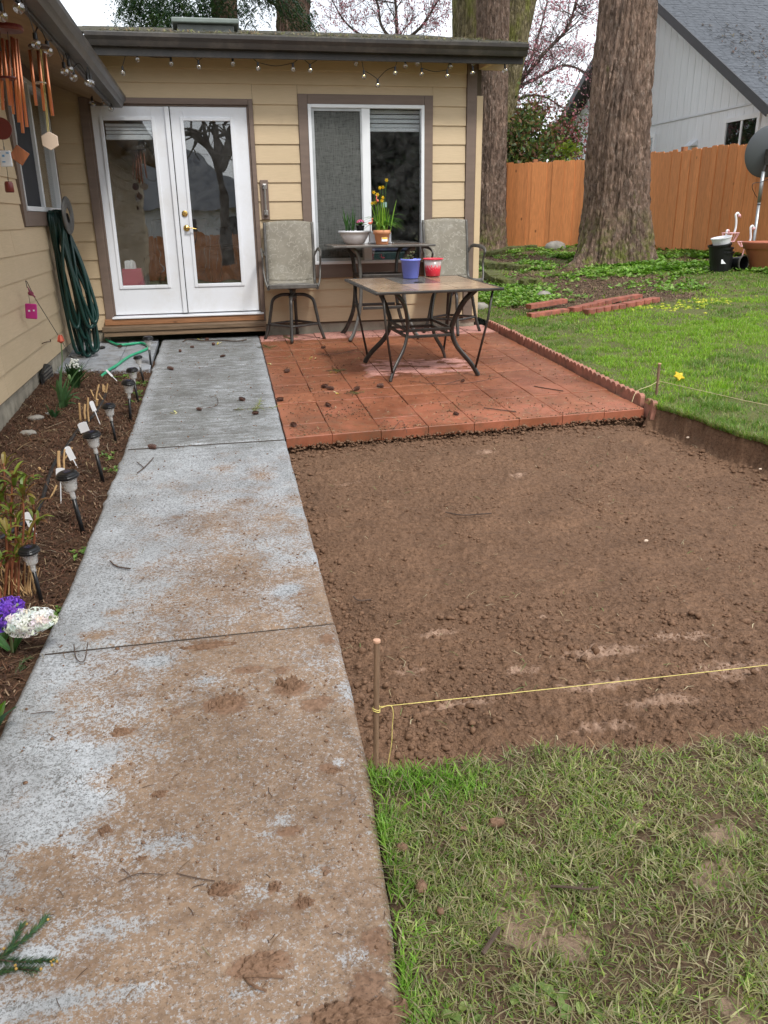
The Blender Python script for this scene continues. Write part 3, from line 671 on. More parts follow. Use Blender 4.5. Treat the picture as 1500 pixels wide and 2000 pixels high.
def walkcol(X, Y):
    f = .62*sst(5.4, 2.6, Y)*sst(-.74, -.10, X)+.16*sst(5.4, 4.8, Y)+.10*sst(2.9, 1.6, Y)
    f = f+.22*sst(2.7, 2.2, Y)*sst(-.75, -.45, X)
    for px, py, rx, ry, s in STAIN:
        p = pl(px, py); f = np.maximum(f, blob(X, Y, p.x, p.y, rx, ry, s))
    for px, py, rx, ry in CLEAN:
        p = pl(px, py); f = f-blob(X, Y, p.x, p.y, rx*1.2, ry*1.4, .55)
    f = f+(fbm(X*5.5, Y*5.5, 5, 301)-.5)*.75
    f = f-.6*sst(.07, 0, X-xl_n(Y))*sst(1.2, 3, Y)
    f = f*sst(5.9, 5.1, Y)
    g = np.zeros_like(X)
    for px, py, rx, ry, s in MUDS:
        p = pl(px, py); g = np.maximum(g, blob(X, Y, p.x, p.y, rx*1.1, ry*1.2, s)*.80)
    g = g+(fbm(X*16, Y*16, 4, 311)-.5)*.55*(g > 0)
    g = g+.16*sst(2.9, 2.3, Y)*sst(-.3, .1, X)
    b = sst(4.6, 5.6, Y)*(.70+1.1*(fbm(X*3.0, Y*2.2, 4, 321)-.35)); b = b*(1-.75*sst(.16, .02, X-xl_n(Y)))*(1-.55*sst(.14, .02, xr_n(Y)-X))+.18*fbm(X*3, Y*3, 3, 322)*sst(4.6, 3.0, Y)
    return np.clip(np.stack([f, g, b], -1), 0, 1)
def slab(y0, y1):
    ny = max(20, int((y1-y0)/.02)); nx = 66
    t = np.linspace(0, 1, nx)[None, :]; yy = np.linspace(y0, y1, ny)[:, None]
    Y = yy+0*t; a = xl_n(Y); b = xr_n(Y)
    ea = .010*(fbm(Y*9, Y*0, 3, 331)-.5)*(1+2*(fbm(Y*1.5, 0*Y, 2, 333) > .6)); eb = .008*(fbm(Y*9, Y*0+5, 3, 341)-.5)
    X = a+ea+(b+eb-a-ea)*t
    ed = np.minimum(np.minimum(X-a, b-X), np.minimum(Y-y0, y1-Y))
    c = walkcol(X, Y)
    Z = nP(Y)+.004*(fbm(X*3, Y*3, 3, 351)-.5)-.012*(1-sst(0, .014, ed))**2+.006*c[..., 1]*fbm(X*30, Y*30, 3, 361)+.003*(fbm(X*60, Y*60, 2, 363)-.5)*sst(5, 3, Y)
    n, k = X.shape; top = np.stack([X, Y, Z], -1).reshape(-1, 3); idx = np.arange(n*k).reshape(n, k)
    f = np.stack([idx[:-1, :-1], idx[:-1, 1:], idx[1:, 1:], idx[1:, :-1]], -1).reshape(-1, 4)
    ring = np.concatenate([idx[0, :], idx[1:, -1], idx[-1, -2::-1], idx[-2:0:-1, 0]]); low = top[ring].copy(); low[:, 2] -= .14
    m0 = len(top); r = len(ring); j = np.arange(r); f2 = np.stack([ring[j], m0+j, m0+(j+1) % r, ring[(j+1) % r]], -1)
    me = fast('slab', np.concatenate([top, low]), np.concatenate([f, f2]), np.concatenate([c.reshape(-1, 3), c.reshape(-1, 3)[ring]]))
    sm = np.ones(len(me.polygons), bool); sm[len(f):] = False; me.polygons.foreach_set('use_smooth', sm); return me
walk = thing('walkway', None, None); walk['kind'] = 'structure'
for y0, y1 in [(-2.1, .39), (.396, 2.823), (2.831, 5.292), (5.311, 7.768), (7.775, 9.34)]:
    put('slab', slab(y0, y1), m['concrete'], walk)
b = MB()
for yj in (.39, 2.827, 5.304, 7.77): b.box((xl(yj)+.02, yj-.012, P(yj)-.12), (xr(yj)-.01, yj+.012, P(yj)-(.0055 if yj > 4 else .0115)))
b.build('joint_fill', m['soil'], walk)

# ---- flower bed soil
def bedz(X, Y):
    t = np.clip((X+1.5)/(xl_n(Y)+1.5), 0, 1)
    return nP(Y)-.035+(.085*sst(1.0, .1, t))*sst(8.2, 7.0, Y)*sst(1, 3, Y)*1.0+.02*(fbm(X*4, Y*4, 3, 401)-.5)
def bedmesh():
    t = np.linspace(0, 1, 130)[None, :]; yy = np.concatenate([np.linspace(1.2, 4.4, 260), np.linspace(4.41, 8.4, 190)])[:, None]
    Y = yy+0*t; X = -1.62+t*(xl_n(Y)+.01+1.62)
    Z = bedz(X, Y)+.020*(fbm(X*26, Y*26, 4, 411, .62)-.5)+.020*np.clip(fbm(X*13, Y*13, 3, 421)-.55, 0, 1)*2
    Z = np.where(Y > 7.75, np.minimum(Z, nP(Y)-.05), Z)
    c = np.zeros(X.shape+(3,)); c[..., 0] = np.clip(.25*sst(-1.1, -1.45, X)+(fbm(X*3, Y*3, 3, 431)-.62), 0, 1)
    return gridmesh('flower_bed', X, Y, Z, c.reshape(-1, 3))
tag(put('flower_bed', bedmesh(), m['bed']), kind='structure')
def zbed(x, y): return float(bedz(np.array(x), np.array(y)))

# ---- red patio
patio = thing('patio', None, None); patio['kind'] = 'structure'
XJ = [.40, .70, 1.045, 1.39, 1.735, 2.08, 2.425, 2.765, 3.10]; PT, SK = .305, .065
def tilemesh(w):
    g = .0022; L = PT; h = .070; b = MB(); c = .004
    def q(u, v, z): return (u, v+SK*u, z)
    # chamfered paver, 16 vertices
    v = [q(g, g, -h), q(w-g, g, -h), q(w-g, L-g, -h), q(g, L-g, -h), q(g, g, -c), q(w-g, g, -c), q(w-g, L-g, -c), q(g, L-g, -c), q(g+c, g+c, 0), q(w-g-c, g+c, 0), q(w-g-c, L-g-c, 0), q(g+c, L-g-c, 0)]
    b.add(v, [(3, 2, 1, 0), (0, 1, 5, 4), (1, 2, 6, 5), (2, 3, 7, 6), (3, 0, 4, 7), (4, 5, 9, 8), (5, 6, 10, 9), (6, 7, 11, 10), (7, 4, 8, 11), (8, 9, 10, 11)])
    return b.mesh('tile')
tm = {}
for i in range(len(XJ)-1):
    w = round(XJ[i+1]-XJ[i], 3)
    if w not in tm: tm[w] = tilemesh(w)
    for k in range(13):
        x = XJ[i]; y = 5.315+SK*(x-.4)+PT*k
        if i == 0:
            x = xr(y+.15)+.004; w2 = round(.70-x, 2); y = 5.315+SK*(x-.4)+PT*k
            if w2 not in tm: tm[w2] = tilemesh(w2)
            w = w2
        put('tile', tm[w], m['tile'], patio, loc=(x, y, P(y)+random.uniform(-.0025, .002)), rot=(.04+random.gauss(0, .005), random.gauss(0, .005), 0))
b = MB(); b.hexa([(.38, 5.36, P(5.3)-.16), (3.14, 5.53, P(5.3)-.16), (3.14, 9.3, -.14), (.38, 9.3, -.14), (.38, 5.36, P(5.3)-.066), (3.14, 5.53, P(5.3)-.060), (3.14, 9.3, -.062), (.42, 9.3, -.062)])
b.build('sand_bed', m['clod'], patio)
# scalloped edging, set on edge along the lawn side
edge = thing('patio_edging', 'low scalloped terracotta edging between the red patio and the lawn', 'edging', (3.14, 5.5, P(5.5)))
def scallop_mesh(n=5, p=.083, h=.078, t=.036):
    b = MB(); prof = []
    for k in range(n):
        for a in range(7 if k == n-1 else 6):
            th = math.pi*(1-a/6); prof.append((k*p+p/2+math.cos(th)*p/2*.98, h-.026+math.sin(th)*.030))
    front = [(0, y, z) for y, z in prof]; poly = [(0, 0, -.06)]+[(0, n*p-.004, -.06)]+[(0, y, z) for y, z in reversed(prof)]
    b.prism(poly, (t, 0, 0)); return b.mesh('edging_block')
sm_ = scallop_mesh()
for k in range(9):
    y = 5.60+k*.418; put('edging_block', sm_, m['edging'], edge, loc=(3.118+random.uniform(-.006, .006), y, P(y)+.0+random.uniform(-.006, .006)), rot=(.04+random.gauss(0, .01), random.gauss(0, .04), random.gauss(0, .015)))
put('edging_block', scallop_mesh(2), m['edging'], edge, loc=(3.11, 5.40, P(5.4)+.0), rot=(-.05, .12, -.15))
# grey pavers below the hose
gp = thing('grey_paving', None, None); gp['kind'] = 'structure'
for i, (x0, x1) in enumerate([(-1.52, -1.28), (-1.275, -.98), (-.975, -.665)]):
    for k in range(5):
        y = 7.80+.315*k; b = MB(); b.box((0, 0, -.045), (x1-x0, .311, 0)); o = b.build('paver', m['greypaver'], gp, loc=(x0, y, P(y)-.004), rot=(random.gauss(.03, .008), random.gauss(0, .008), 0), bevel=.003)

# ================================================================== THE TAN HOUSE
house = thing('tan_house', 'tan lap-sided house with brown trim, white french doors and a low shingled roof', 'house', (0, WY, 0))
# back wall: sheath with openings, then single lap boards
def boards(parent, holes, zs, segs_of, axis, coord, outn):
    todo = []
    for k, (z0, z1) in enumerate(zs):
        todo += [(z0, z1, s_) for s_ in segs_of(z0, z1)]
        for h in holes:   # short boards above and below an opening
            if z0 < h[3]-.02 < z1-.03: todo.append((h[3]+.002, z1, (h[0], h[1])))
            if z0 < h[2]-.03 and h[2] < z1-.02: todo.append((z0, h[2]-.014, (h[0], h[1])))
    for z0, z1, ab in todo:
        for a, b_ in [ab]:
            if b_-a < .02: continue
            q = MB(); lo, hi = .0165, .002
            if axis == 'x':   # wall facing -y, boards along x
                q.hexa([(a, coord-lo, z0), (b_, coord-lo, z0), (b_, coord+.004, z0), (a, coord+.004, z0), (a, coord-hi, z1+.012), (b_, coord-hi, z1+.012), (b_, coord+.004, z1+.012), (a, coord+.004, z1+.012)])
            else:             # wall facing +x, boards along y
                q.hexa([(coord-.004, a, z0), (coord+lo, a, z0), (coord+lo, b_, z0), (coord-.004, b_, z0), (coord-.004, a, z1+.012), (coord+hi, a, z1+.012), (coord+hi, b_, z1+.012), (coord-.004, b_, z1+.012)])
            q.build('plank', m['siding'], parent)
ZC = [(.10+.187*k+(.0 if k else .02), .10+.187*(k+1)) for k in range(15)]
DX0, DX1, DZ1 = -1.19, .52, 2.39     # door trim outer
WX0, WX1, WZ0, WZ1 = .99, 2.44, .60, 2.445
bw = MB()
def wallholes(b, x0, x1, z0, z1, holes, y0, y1):
    xs = sorted({x0, x1, *[h[0] for h in holes], *[h[1] for h in holes]}); zs = sorted({z0, z1, *[h[2] for h in holes], *[h[3] for h in holes]})
    for i in range(len(xs)-1):
        for j in range(len(zs)-1):
            cx = (xs[i]+xs[i+1])/2; cz = (zs[j]+zs[j+1])/2
            if any(h[0] < cx < h[1] and h[2] < cz < h[3] for h in holes): continue
            b.box((xs[i], y0, zs[j]), (xs[i+1], y1, zs[j+1]))
wallholes(bw, -1.5, 2.985, .10, 2.86, [(-1.10, .47, .10, 2.33), (1.07, 2.35, .75, 2.36)], WY+.004, WY+.12)
wall = bw.build('back_wall', m['siding_sheath'], house)
def segb(z0, z1):
    e = [(-1.505, 2.815)]
    for h in [(DX0, DX1, 0, DZ1), (WX0, WX1, WZ0, WZ1)]:
        if z1 > h[2]+.02 and z0 < h[3]-.02:
            n = []
            for a, b_ in e:
                if h[0] > a: n.append((a, min(b_, h[0]-.003)))
                if h[1] < b_: n.append((max(a, h[1]+.003), b_))
            e = [q for q in n if q[1] > q[0]]
    # a board partly cut by the trim top is built above it only
    return e
boards(wall, [(DX0, DX1, 0, DZ1), (WX0, WX1, WZ0, WZ1)], ZC, segb, 'x', WY, -1)
def tb(a, b_, name='trim_board', mt='trim', par=None, bev=.003):
    q = MB(); q.box(a, b_); return q.build(name, m[mt], par or house, bevel=bev)
# corner boards
tb((2.82, WY-.030, .09), (2.928, WY+.0, 2.84)); tb((2.931, WY-.026, .09), (3.0, WY+.03, 2.45), mt='tantrim')
# right side wall runs back out of view
q = MB(); q.box((2.90, WY+.031, .05), (2.985, 13.9, 2.86)); q.build('side_wall', m['siding'], house)
# foundation
q = MB(); q.box((-1.5, WY+.012, -.25), (-1.19, WY+.1, .115)); q.build('foundation', m['conc_found'], house); q = MB(); q.box((.51, WY+.012, -.25), (2.97, WY+.1, .115)); q.build('foundation', m['conc_found'], house)
# frieze under the eave
tb((-1.5, WY-.02, 2.66), (2.815, WY-.001, 2.80), mt='siding')
# ---- door trim
tb((DX0, WY-.035, .12), (-1.105, WY, DZ1)); tb((.475, WY-.035, .12), (DX1, WY, DZ1)); tb((-1.103, WY-.034, 2.335), (.473, WY, DZ1))
tb((-1.104, WY-.012, .27), (-1.085, WY+.06, 2.334), mt='trim'); tb((.455, WY-.012, .27), (.474, WY+.06, 2.334)); tb((-1.085, WY-.012, 2.318), (.455, WY+.06, 2.334))
q = MB(); q.hexa([(-1.12, WY-.075, .235), (.50, WY-.075, .235), (.50, WY+.1, .235), (-1.12, WY+.1, .235), (-1.12, WY-.075, .25), (.50, WY-.075, .25), (.50, WY+.1, .268), (-1.12, WY+.1, .268)]); q.build('threshold', m['white'], house, bevel=.003)
def door(x0, x1, g0, g1, lab, handle):
    D = MB(); y0, y1 = WY-.002, WY+.04; z0, z1 = .272, 2.315; gz0, gz1 = .575, 2.185
    D.box((x0, y0, z0), (g0, y1, z1)); D.box((g1, y0, z0), (x1, y1, z1)); D.box((g0, y0, z0), (g1, y1, gz0)); D.box((g0, y0, gz1), (g1, y1, z1))
    d = D.build('door', m['white'], house, bevel=.002); d['label'] = lab
    L = MB(); w = .034; yy = y0-.012
    L.box((g0-w, yy, gz0-w), (g0, y0+.001, gz1+w)); L.box((g1, yy, gz0-w), (g1+w, y0+.001, gz1+w)); L.box((g0, yy, gz0-w), (g1, y0+.001, gz0)); L.box((g0, yy, gz1), (g1, y0+.001, gz1+w))
    L.build('glazing_bead', m['white'], d, bevel=.005)
    G = MB(); G.box((g0, WY+.012, gz0), (g1, WY+.016, gz1)); G.build('pane', m['glass'], d)
    return d
dl = door(-1.084, -.352, -.98, -.51, 'fixed white glazed door leaf with a raised blind', 0)
dr = door(-.318, .454, -.19, .28, 'white glazed door leaf with brass lever and deadbolt', 1)
q = MB(); q.box((-.372, WY-.030, .274), (-.326, WY-.003, 2.313)); q.build('astragal', m['white'], dl, bevel=.005)
q = MB(); q.box((-.3255, WY-.012, .275), (-.3165, WY+.02, 2.31)); q.build('weather_strip', m['dark'], dr)
Ry = Matrix.Rotation(R_(90), 3, 'X')
hz = 1.15; hx = -.255
q = MB(); q.lathe([(0, .012), (.031, .010), (.033, .004), (.033, 0)], (hx, WY-.003, hz), 20, Ry); q.lathe([(.014, 0), (.013, .05), (.011, .052), (0, .052)], (hx, WY-.003, hz), 12, Ry)
q.tube(bez([(hx, WY-.052, hz), (hx+.03, WY-.055, hz+.002), (hx+.07, WY-.055, hz-.004), (hx+.105, WY-.05, hz-.012)], 4), [.009]*5+[.0075]*8, 8, flat=.7); q.build('door_handle', m['brass'], dr, smooth=True)
q = MB(); q.lathe([(0, .016), (.018, .016), (.024, .012), (.030, .010), (.032, 0)], (hx-.005, WY-.003, hz+.145), 20, Ry); q.box((hx-.008, WY-.033, hz+.132), (hx-.002, WY-.016, hz+.158)); q.build('deadbolt', m['brass'], dr, smooth=False)
# blind seen through the fixed leaf
q = MB()
for k in range(4): q.box((-.97, WY+.05, 2.16-.034*k-.028), (-.52, WY+.075, 2.16-.034*k))
q.box((-.975, WY+.047, 2.01), (-.515, WY+.085, 2.045)); q.build('raised_blind', m['blind'], house, bevel=.004)
# grab handle on its board
tb((.548, WY-.035, 1.225), (.632, WY-.016, 1.62), 'handle_board')
q = MB(); 
for z in (1.29, 1.555): q.rbox((.592, WY-.048, z), (.042, .024, .05)); q.rbox((.592, WY-.066, z+(.012 if z > 1.4 else -.012)), (.026, .02, .02))
q.tube([(.592, WY-.075, 1.28), (.592, WY-.075, 1.565)], .0085, 10); q.build('grab_handle', m['steel'], house, bevel=.003)
# ---- window
w = MB(); y0 = WY-.030
tb((WX0, y0, WZ0), (1.087, WY, WZ1)); tb((2.345, y0, WZ0), (WX1, WY, WZ1)); tb((1.089, y0, 2.352), (2.343, WY, WZ1)); tb((1.089, y0, WZ0), (2.343, WY, .745))
q = MB(); a0, a1, c0, c1, t = 1.088, 2.344, .746, 2.351, .034
for (x0, x1, z0, z1) in [(a0, a0+t, c0, c1), (a1-t, a1, c0, c1), (a0+t, a1-t, c0, c0+t), (a0+t, a1-t, c1-t, c1)]: q.box((x0, WY-.038, z0), (x1, WY+.05, z1))
win = q.build('window', m['vinyl'], house, bevel=.004); win['label'] = 'white sliding window behind the bar table'
q = MB()
q.box((1.66, WY-.026, c0+t), (1.748, WY+.03, c1-t)); q.build('meeting_stile', m['vinyl'], win, bevel=.003)
q = MB(); s0 = 1.124; s1 = 1.66
for (x0, x1, z0, z1) in [(s0, s0+.028, c0+t, c1-t), (s1-.018, s1, c0+t, c1-t), (s0+.028, s1-.018, c0+t, c0+t+.03), (s0+.028, s1-.018, c1-t-.03, c1-t)]: q.box((x0, WY-.022, z0), (x1, WY+.01, z1))
q.build('screen_frame', mat('grey screen frame', (.42, .44, .45), .5), win, bevel=.002)
q = MB(); q.box((s0+.026, WY-.008, c0+t+.02), (s1-.016, WY-.006, c1-t-.02)); q.build('insect_screen', m['screen'], win)
q = MB(); q.box((1.12, WY+.022, c0+t), (1.67, WY+.026, c1-t)); q.build('pane', m['glass'], win)
q = MB(); q.box((1.74, WY+.006, c0+t), (2.312, WY+.010, c1-t)); q.build('pane', m['glass'], win)
q = MB()
for k in range(4): q.box((1.13, WY+.06, 2.31-.045*k-.036), (2.31, WY+.09, 2.31-.045*k))
q.box((1.13, WY+.055, 2.10), (2.31, WY+.095, 2.135)); q.build('raised_blind', m['blind'], house, bevel=.005)
# interior room seen dimly through the glass
q = MB(); q.box((-1.5, 13.4, 0), (2.98, 13.5, 2.6)); q.box((-1.6, 9.5, 0), (-1.5, 13.5, 2.6)); q.box((2.88, 9.5, .12), (2.895, 13.4, 2.6)); q.box((-1.5, 9.5, 2.55), (2.88, 13.4, 2.6)); q.build('interior_wall', m['interior'], house)
q = MB(); q.box((-1.5, WY+.125, .10), (2.88, 13.4, .2)); q.build('interior_floor', m['intfloor'], house)
# timber step in three pieces under the door
step = thing('timber_step', 'reddish brown stacked timber step below the white french doors', 'step', (-.35, 9.2, 0))
q = MB(); q.box((-1.205, WY-.06, .169), (.50, WY+.0, .233)); q.build('board', m['step'], step, bevel=.004)
q = MB(); q.box((-1.225, 9.175, .115), (.515, WY-.003, .166)); q.build('plank', m['step2'], step, bevel=.006)
q = MB(); q.box((-1.215, 9.19, .062), (.508, WY-.003, .112)); q.build('plank', m['step2'], step, bevel=.006)

# ---- left wing wall (faces +x)
LX = -1.50; lw_y0 = 3.0
LWIN = (7.40, 9.33, 1.20, 2.52)
q = MB()
def wallholes_y(b, y0, y1, z0, z1, holes, x0, x1):
    ys = sorted({y0, y1, *[h[0] for h in holes], *[h[1] for h in holes]}); zs = sorted({z0, z1, *[h[2] for h in holes], *[h[3] for h in holes]})
    for i in range(len(ys)-1):
        for j in range(len(zs)-1):
            cy = (ys[i]+ys[i+1])/2; cz = (zs[j]+zs[j+1])/2
            if any(h[0] < cy < h[1] and h[2] < cz < h[3] for h in holes): continue
            b.box((x0, ys[i], zs[j]), (x1, ys[i+1], zs[j+1]))
wallholes_y(q, -2.5, WY-.002, .06, 2.80, [(7.52, 9.22, 1.32, 2.40)], LX-.12, LX-.004)
lwall = q.build('side_wing_wall', m['siding_sheath'], house)
def segl(z0, z1):
    if z1 > LWIN[2]+.02 and z0 < LWIN[3]-.02: e = [(-2.5, LWIN[0]-.003)]
    else: e = [(-2.5, WY-.018)]
    out = []
    for a, b_ in e:
        j = 6.02+(.9 if int(z0*100) % 2 else 0)
        out += [(a, 1.2), (1.203, j), (j+.003, b_)] if b_ > j else [(a, b_)]
    return out
ZL = [(.06+.187*k+(.02 if k == 0 else 0), .06+.187*(k+1)) for k in range(15)]
boards(lwall, [(LWIN[0], WY-.018, LWIN[2], LWIN[3])], ZL, segl, 'y', LX, 1)
q = MB(); q.box((LX-.03, -2.5, -.35), (LX-.006, WY-.01, .075)); q.build('foundation', m['conc_found'], house)
tx = LX+.030
tb((LX, LWIN[0], 1.20), (tx, 7.518, LWIN[3])); tb((LX, 9.225, 1.20), (tx, LWIN[1], LWIN[3])); tb((LX, 7.52, 1.20), (tx, 9.223, 1.318)); tb((LX, 7.52, 2.402), (tx, 9.223, LWIN[3]))
q = MB(); t = .038
for (ya, yb, za, zb) in [(7.521, 7.521+.012, 1.32, 2.40), (9.222-t, 9.222, 1.32, 2.40), (7.521+t, 9.222-t, 1.32, 1.32+t), (7.521+t, 9.222-t, 2.40-t, 2.40), (8.29, 8.35, 1.358, 2.362)]: q.box((LX-.05, ya, za), (tx+.008, yb, zb))
wl = q.build('window', m['vinyl'], house, bevel=.003); wl['label'] = 'white sliding window on the side wing behind the wind chimes'
q = MB(); q.box((LX-.01, 7.55, 1.35), (LX-.006, 9.19, 2.37)); q.build('pane', m['glass'], wl)
q = MB(); q.box((LX+.004, 7.536, 1.36), (LX+.008, 8.29, 2.36)); q.build('insect_screen', mat('dark insect screen', (.02, .022, .028), .8), wl)
q = MB(); q.box((LX-.08, 8.35, 1.35), (LX-.07, 9.19, 2.37)); q.build('curtain', mat('beige curtain', (.22, .19, .14), .9, .1, stretch=(1, 14, 1)), house)

# ---- left roof eave with gutter
def gutter(parent, a, b_, out, mt='gutter'):
    # K style profile swept a->b ; out = outward unit vector
    a = Vector(a); b_ = Vector(b_); o = Vector(out)
    prof = [(0, 0), (0, -.105), (.075, -.105), (.085, -.085), (.095, -.060), (.118, -.030), (.120, 0), (.112, .004), (.108, 0), (.106, -.026), (.085, -.055), (.075, -.075), (.068, -.095), (.008, -.095), (.008, 0)]
    q = MB(); k = len(prof)
    vs = [a+o*p+Vector((0, 0, z)) for p, z in prof]+[b_+o*p+Vector((0, 0, z)) for p, z in prof]
    fs = [(i, (i+1) % k, k+(i+1) % k, k+i) for i in range(k)]+[tuple(range(7)), tuple(k+i for i in range(6, -1, -1))]
    q.add(vs, fs); return q.build('gutter', m[mt], parent)
gutter(house, (-.84, 0, 2.385), (-.84, 9.20, 2.385), (1, 0, 0))
q = MB(); q.box((-.87, -2.5, 2.262), (-.843, 9.19, 2.40)); q.build('fascia', m['gutter'], house, bevel=.002)
q = MB(); q.hexa([(-1.5, -2.5, 2.52), (-.87, -2.5, 2.30), (-.87, 9.33, 2.30), (-1.5, 9.33, 2.52), (-1.5, -2.5, 2.54), (-.87, -2.5, 2.32), (-.87, 9.33, 2.32), (-1.5, 9.33, 2.54)]); q.build('soffit', m['soffit'], house)
q = MB(); q.hexa([(-4.5, -2.5, 3.60), (-.83, -2.5, 2.385), (-.83, 9.5, 2.385), (-4.5, 9.5, 3.60), (-4.5, -2.5, 3.63), (-.80, -2.5, 2.405), (-.80, 9.5, 2.405), (-4.5, 9.5, 3.63)]); q.build('wing_roof', m['shingle_moss'], house)
# ---- back roof: courses of shingles on a low slope
tl = atY(172, 62, 8.85); tr = atY(1028, 86, 8.85)
GZ = 2.862
gutter(house, (-1.0, 8.955, GZ+.01), (3.31, 8.955, GZ-.0), (0, -1, 0))
q = MB(); q.box((-1.4, 8.957, GZ-.165), (3.30, 8.98, GZ+.0)); q.build('fascia', m['gutter'], house, bevel=.002)
q = MB(); q.box((-1.4, 8.981, 2.785), (3.27, WY-.022, 2.80)); q.build('soffit', m['soffit'], house)
q = MB(); q.box((2.94, 8.985, 2.70), (2.99, WY-.03, 2.783)); q.box((3.0, WY-.03, 2.70), (3.26, WY+.01, 2.783)); q.build('eave_blocking', m['tantrim'], house, bevel=.003)
slope = math.tan(R_(11.2))
q = MB(); q.hexa([(-1.5, 8.92, GZ), (3.33, 8.92, GZ), (3.33, 13.6, GZ+4.68*slope), (-1.5, 13.6, GZ+4.68*slope), (-1.5, 8.92, GZ+.018), (3.33, 8.92, GZ+.018), (3.33, 13.6, GZ+4.68*slope+.018), (-1.5, 13.6, GZ+4.68*slope+.018)])
roof = q.build('roof', m['shingle_moss'], house)
q = MB()
for k in range(33):
    y = 8.90+k*.142; z = GZ+.02+(y-8.92)*slope; x = -1.5+(k % 3)*.1
    while x < 3.3:
        w = random.uniform(.2, .34); e = random.uniform(0, .006); q.hexa([(x, y, z), (min(x+w-.008, 3.34), y, z), (min(x+w-.008, 3.34), y+.16, z+.16*slope), (x, y+.16, z+.16*slope), (x, y, z+.009+e), (min(x+w-.008, 3.34), y, z+.009+e), (min(x+w-.008, 3.34), y+.16, z+.16*slope+.002), (x, y+.16, z+.16*slope+.002)]); x += w
tag(q.build('shingles', m['shingle_moss'], roof), kind='stuff')
# litter of needles and moss lying on the roof edge
q = MB()
for i in range(900):
    x = random.uniform(-.9, 3.3); y = 8.9+abs(random.gauss(0, .5)); z = GZ+.035+(y-8.92)*slope; a = random.uniform(0, 3.14); L = random.uniform(.02, .09); c = random.choice([(.14, .15, .05), (.16, .11, .06), (.10, .08, .05), (.22, .20, .10)])
    q.ribbon([(x, y, z), (x+math.cos(a)*L, y+math.sin(a)*L*.4, z+random.uniform(0, .03))], random.uniform(.002, .008), col=c)
tag(q.build('roof_needle_litter', m['litter']), kind='stuff')
# roof ventilator box
ven = thing('roof_vent', 'low grey green metal vent box on the shingled roof', 'vent', (.11, 10.9, 3.25))
q = MB(); q.box((-.19, 10.7, 3.18), (.44, 11.2, 3.315)); q.build('vent_base', mat('vent grey', (.13, .14, .13), .6), ven, bevel=.01)
q = MB(); q.box((-.25, 10.64, 3.318), (.50, 11.26, 3.37)); q.build('vent_cap', mat('weathered green grey metal', (.17, .20, .18), .5, .2, 5), ven, bevel=.012)

# ---- furniture dimly visible indoors
def inside():
    t = thing('indoor_table', 'dark table with a laptop seen dimly through the right door pane', 'table', (.1, 11.0, .2))
    q = MB(); q.box((-.15, 10.7, .88), (.75, 11.3, .91)); q.build('table_top', m['twig'], t)
    for x, y in ((-.1, 10.75), (.7, 10.75), (-.1, 11.25), (.7, 11.25)):
        q = MB(); q.box((x-.02, y-.02, .2), (x+.02, y+.02, .88)); q.build('leg', m['dark'], t)
    l = thing('laptop', 'open black laptop standing on the indoor table', 'laptop', (.1, 10.9, .911))
    q = MB(); q.box((-.08, 10.8, .912), (.26, 11.02, .93)); q.build('keyboard_base', m['blackplastic'], l); q = MB(); q.hexa([(-.08, 11.02, .93), (.26, 11.02, .93), (.26, 11.035, .93), (-.08, 11.035, .93), (-.08, 11.09, 1.14), (.26, 11.09, 1.14), (.26, 11.1, 1.14), (-.08, 11.1, 1.14)]); q.build('screen', m['blackplastic'], l)
    s = thing('armchair', 'dark upholstered armchair seen behind the fixed door leaf', 'chair', (-.4, 11.3, .2))
    f = mat('dark red upholstery', (.07, .03, .028), .9)
    q = MB(); q.box((-.75, 11.0, .3), (-.05, 11.7, .62)); q.build('seat', f, s, bevel=.05); q = MB(); q.box((-.78, 11.6, .35), (-.02, 11.85, 1.25)); q.build('backrest', f, s, bevel=.07)
    for x in (-.86, -.04): q = MB(); q.box((x, 10.98, .3), (x+.13, 11.7, .82)); q.build('armrest', f, s, bevel=.05)
    g = thing('shopping_bag', 'crimson bag with white tissue standing inside the lower left door pane', 'bag', (-.86, 9.75, .2))
    q = MB(); q.hexa([(-1.02, 9.66, .2), (-.74, 9.66, .2), (-.74, 9.86, .2), (-1.02, 9.86, .2), (-1.0, 9.68, .73), (-.80, 9.68, .73), (-.80, 9.84, .73), (-1.0, 9.84, .73)]); q.build('bag_body', plain('crimson paper', (.45, .03, .10), .5), g)
    q = MB()
    for i in range(7): x = random.uniform(-.98, -.86); q.hexa([(x, 9.68, .66), (x+.05, 9.68, .66), (x+.06, 9.8, .66), (x, 9.8, .66), (x+.01, 9.70, .80+random.uniform(0, .05)), (x+.03, 9.70, .82), (x+.05, 9.76, .8), (x, 9.76, .79)])
    q.build('tissue_paper', m['paper'], g)
    bl = thing('storage_box', 'dark lidded box on the floor behind the sliding window', 'box', (2.05, 9.8, .2)); q = MB(); q.box((1.8, 9.62, .2), (2.3, 10.0, .86)); q.build('box_body', plain('dull teal', (.02, .05, .05), .6), bl, bevel=.02); q = MB(); q.box((1.79, 9.61, .862), (2.31, 10.01, .89)); q.build('box_lid', plain('dark navy', (.03, .035, .09), .6), bl, bevel=.01)
inside()

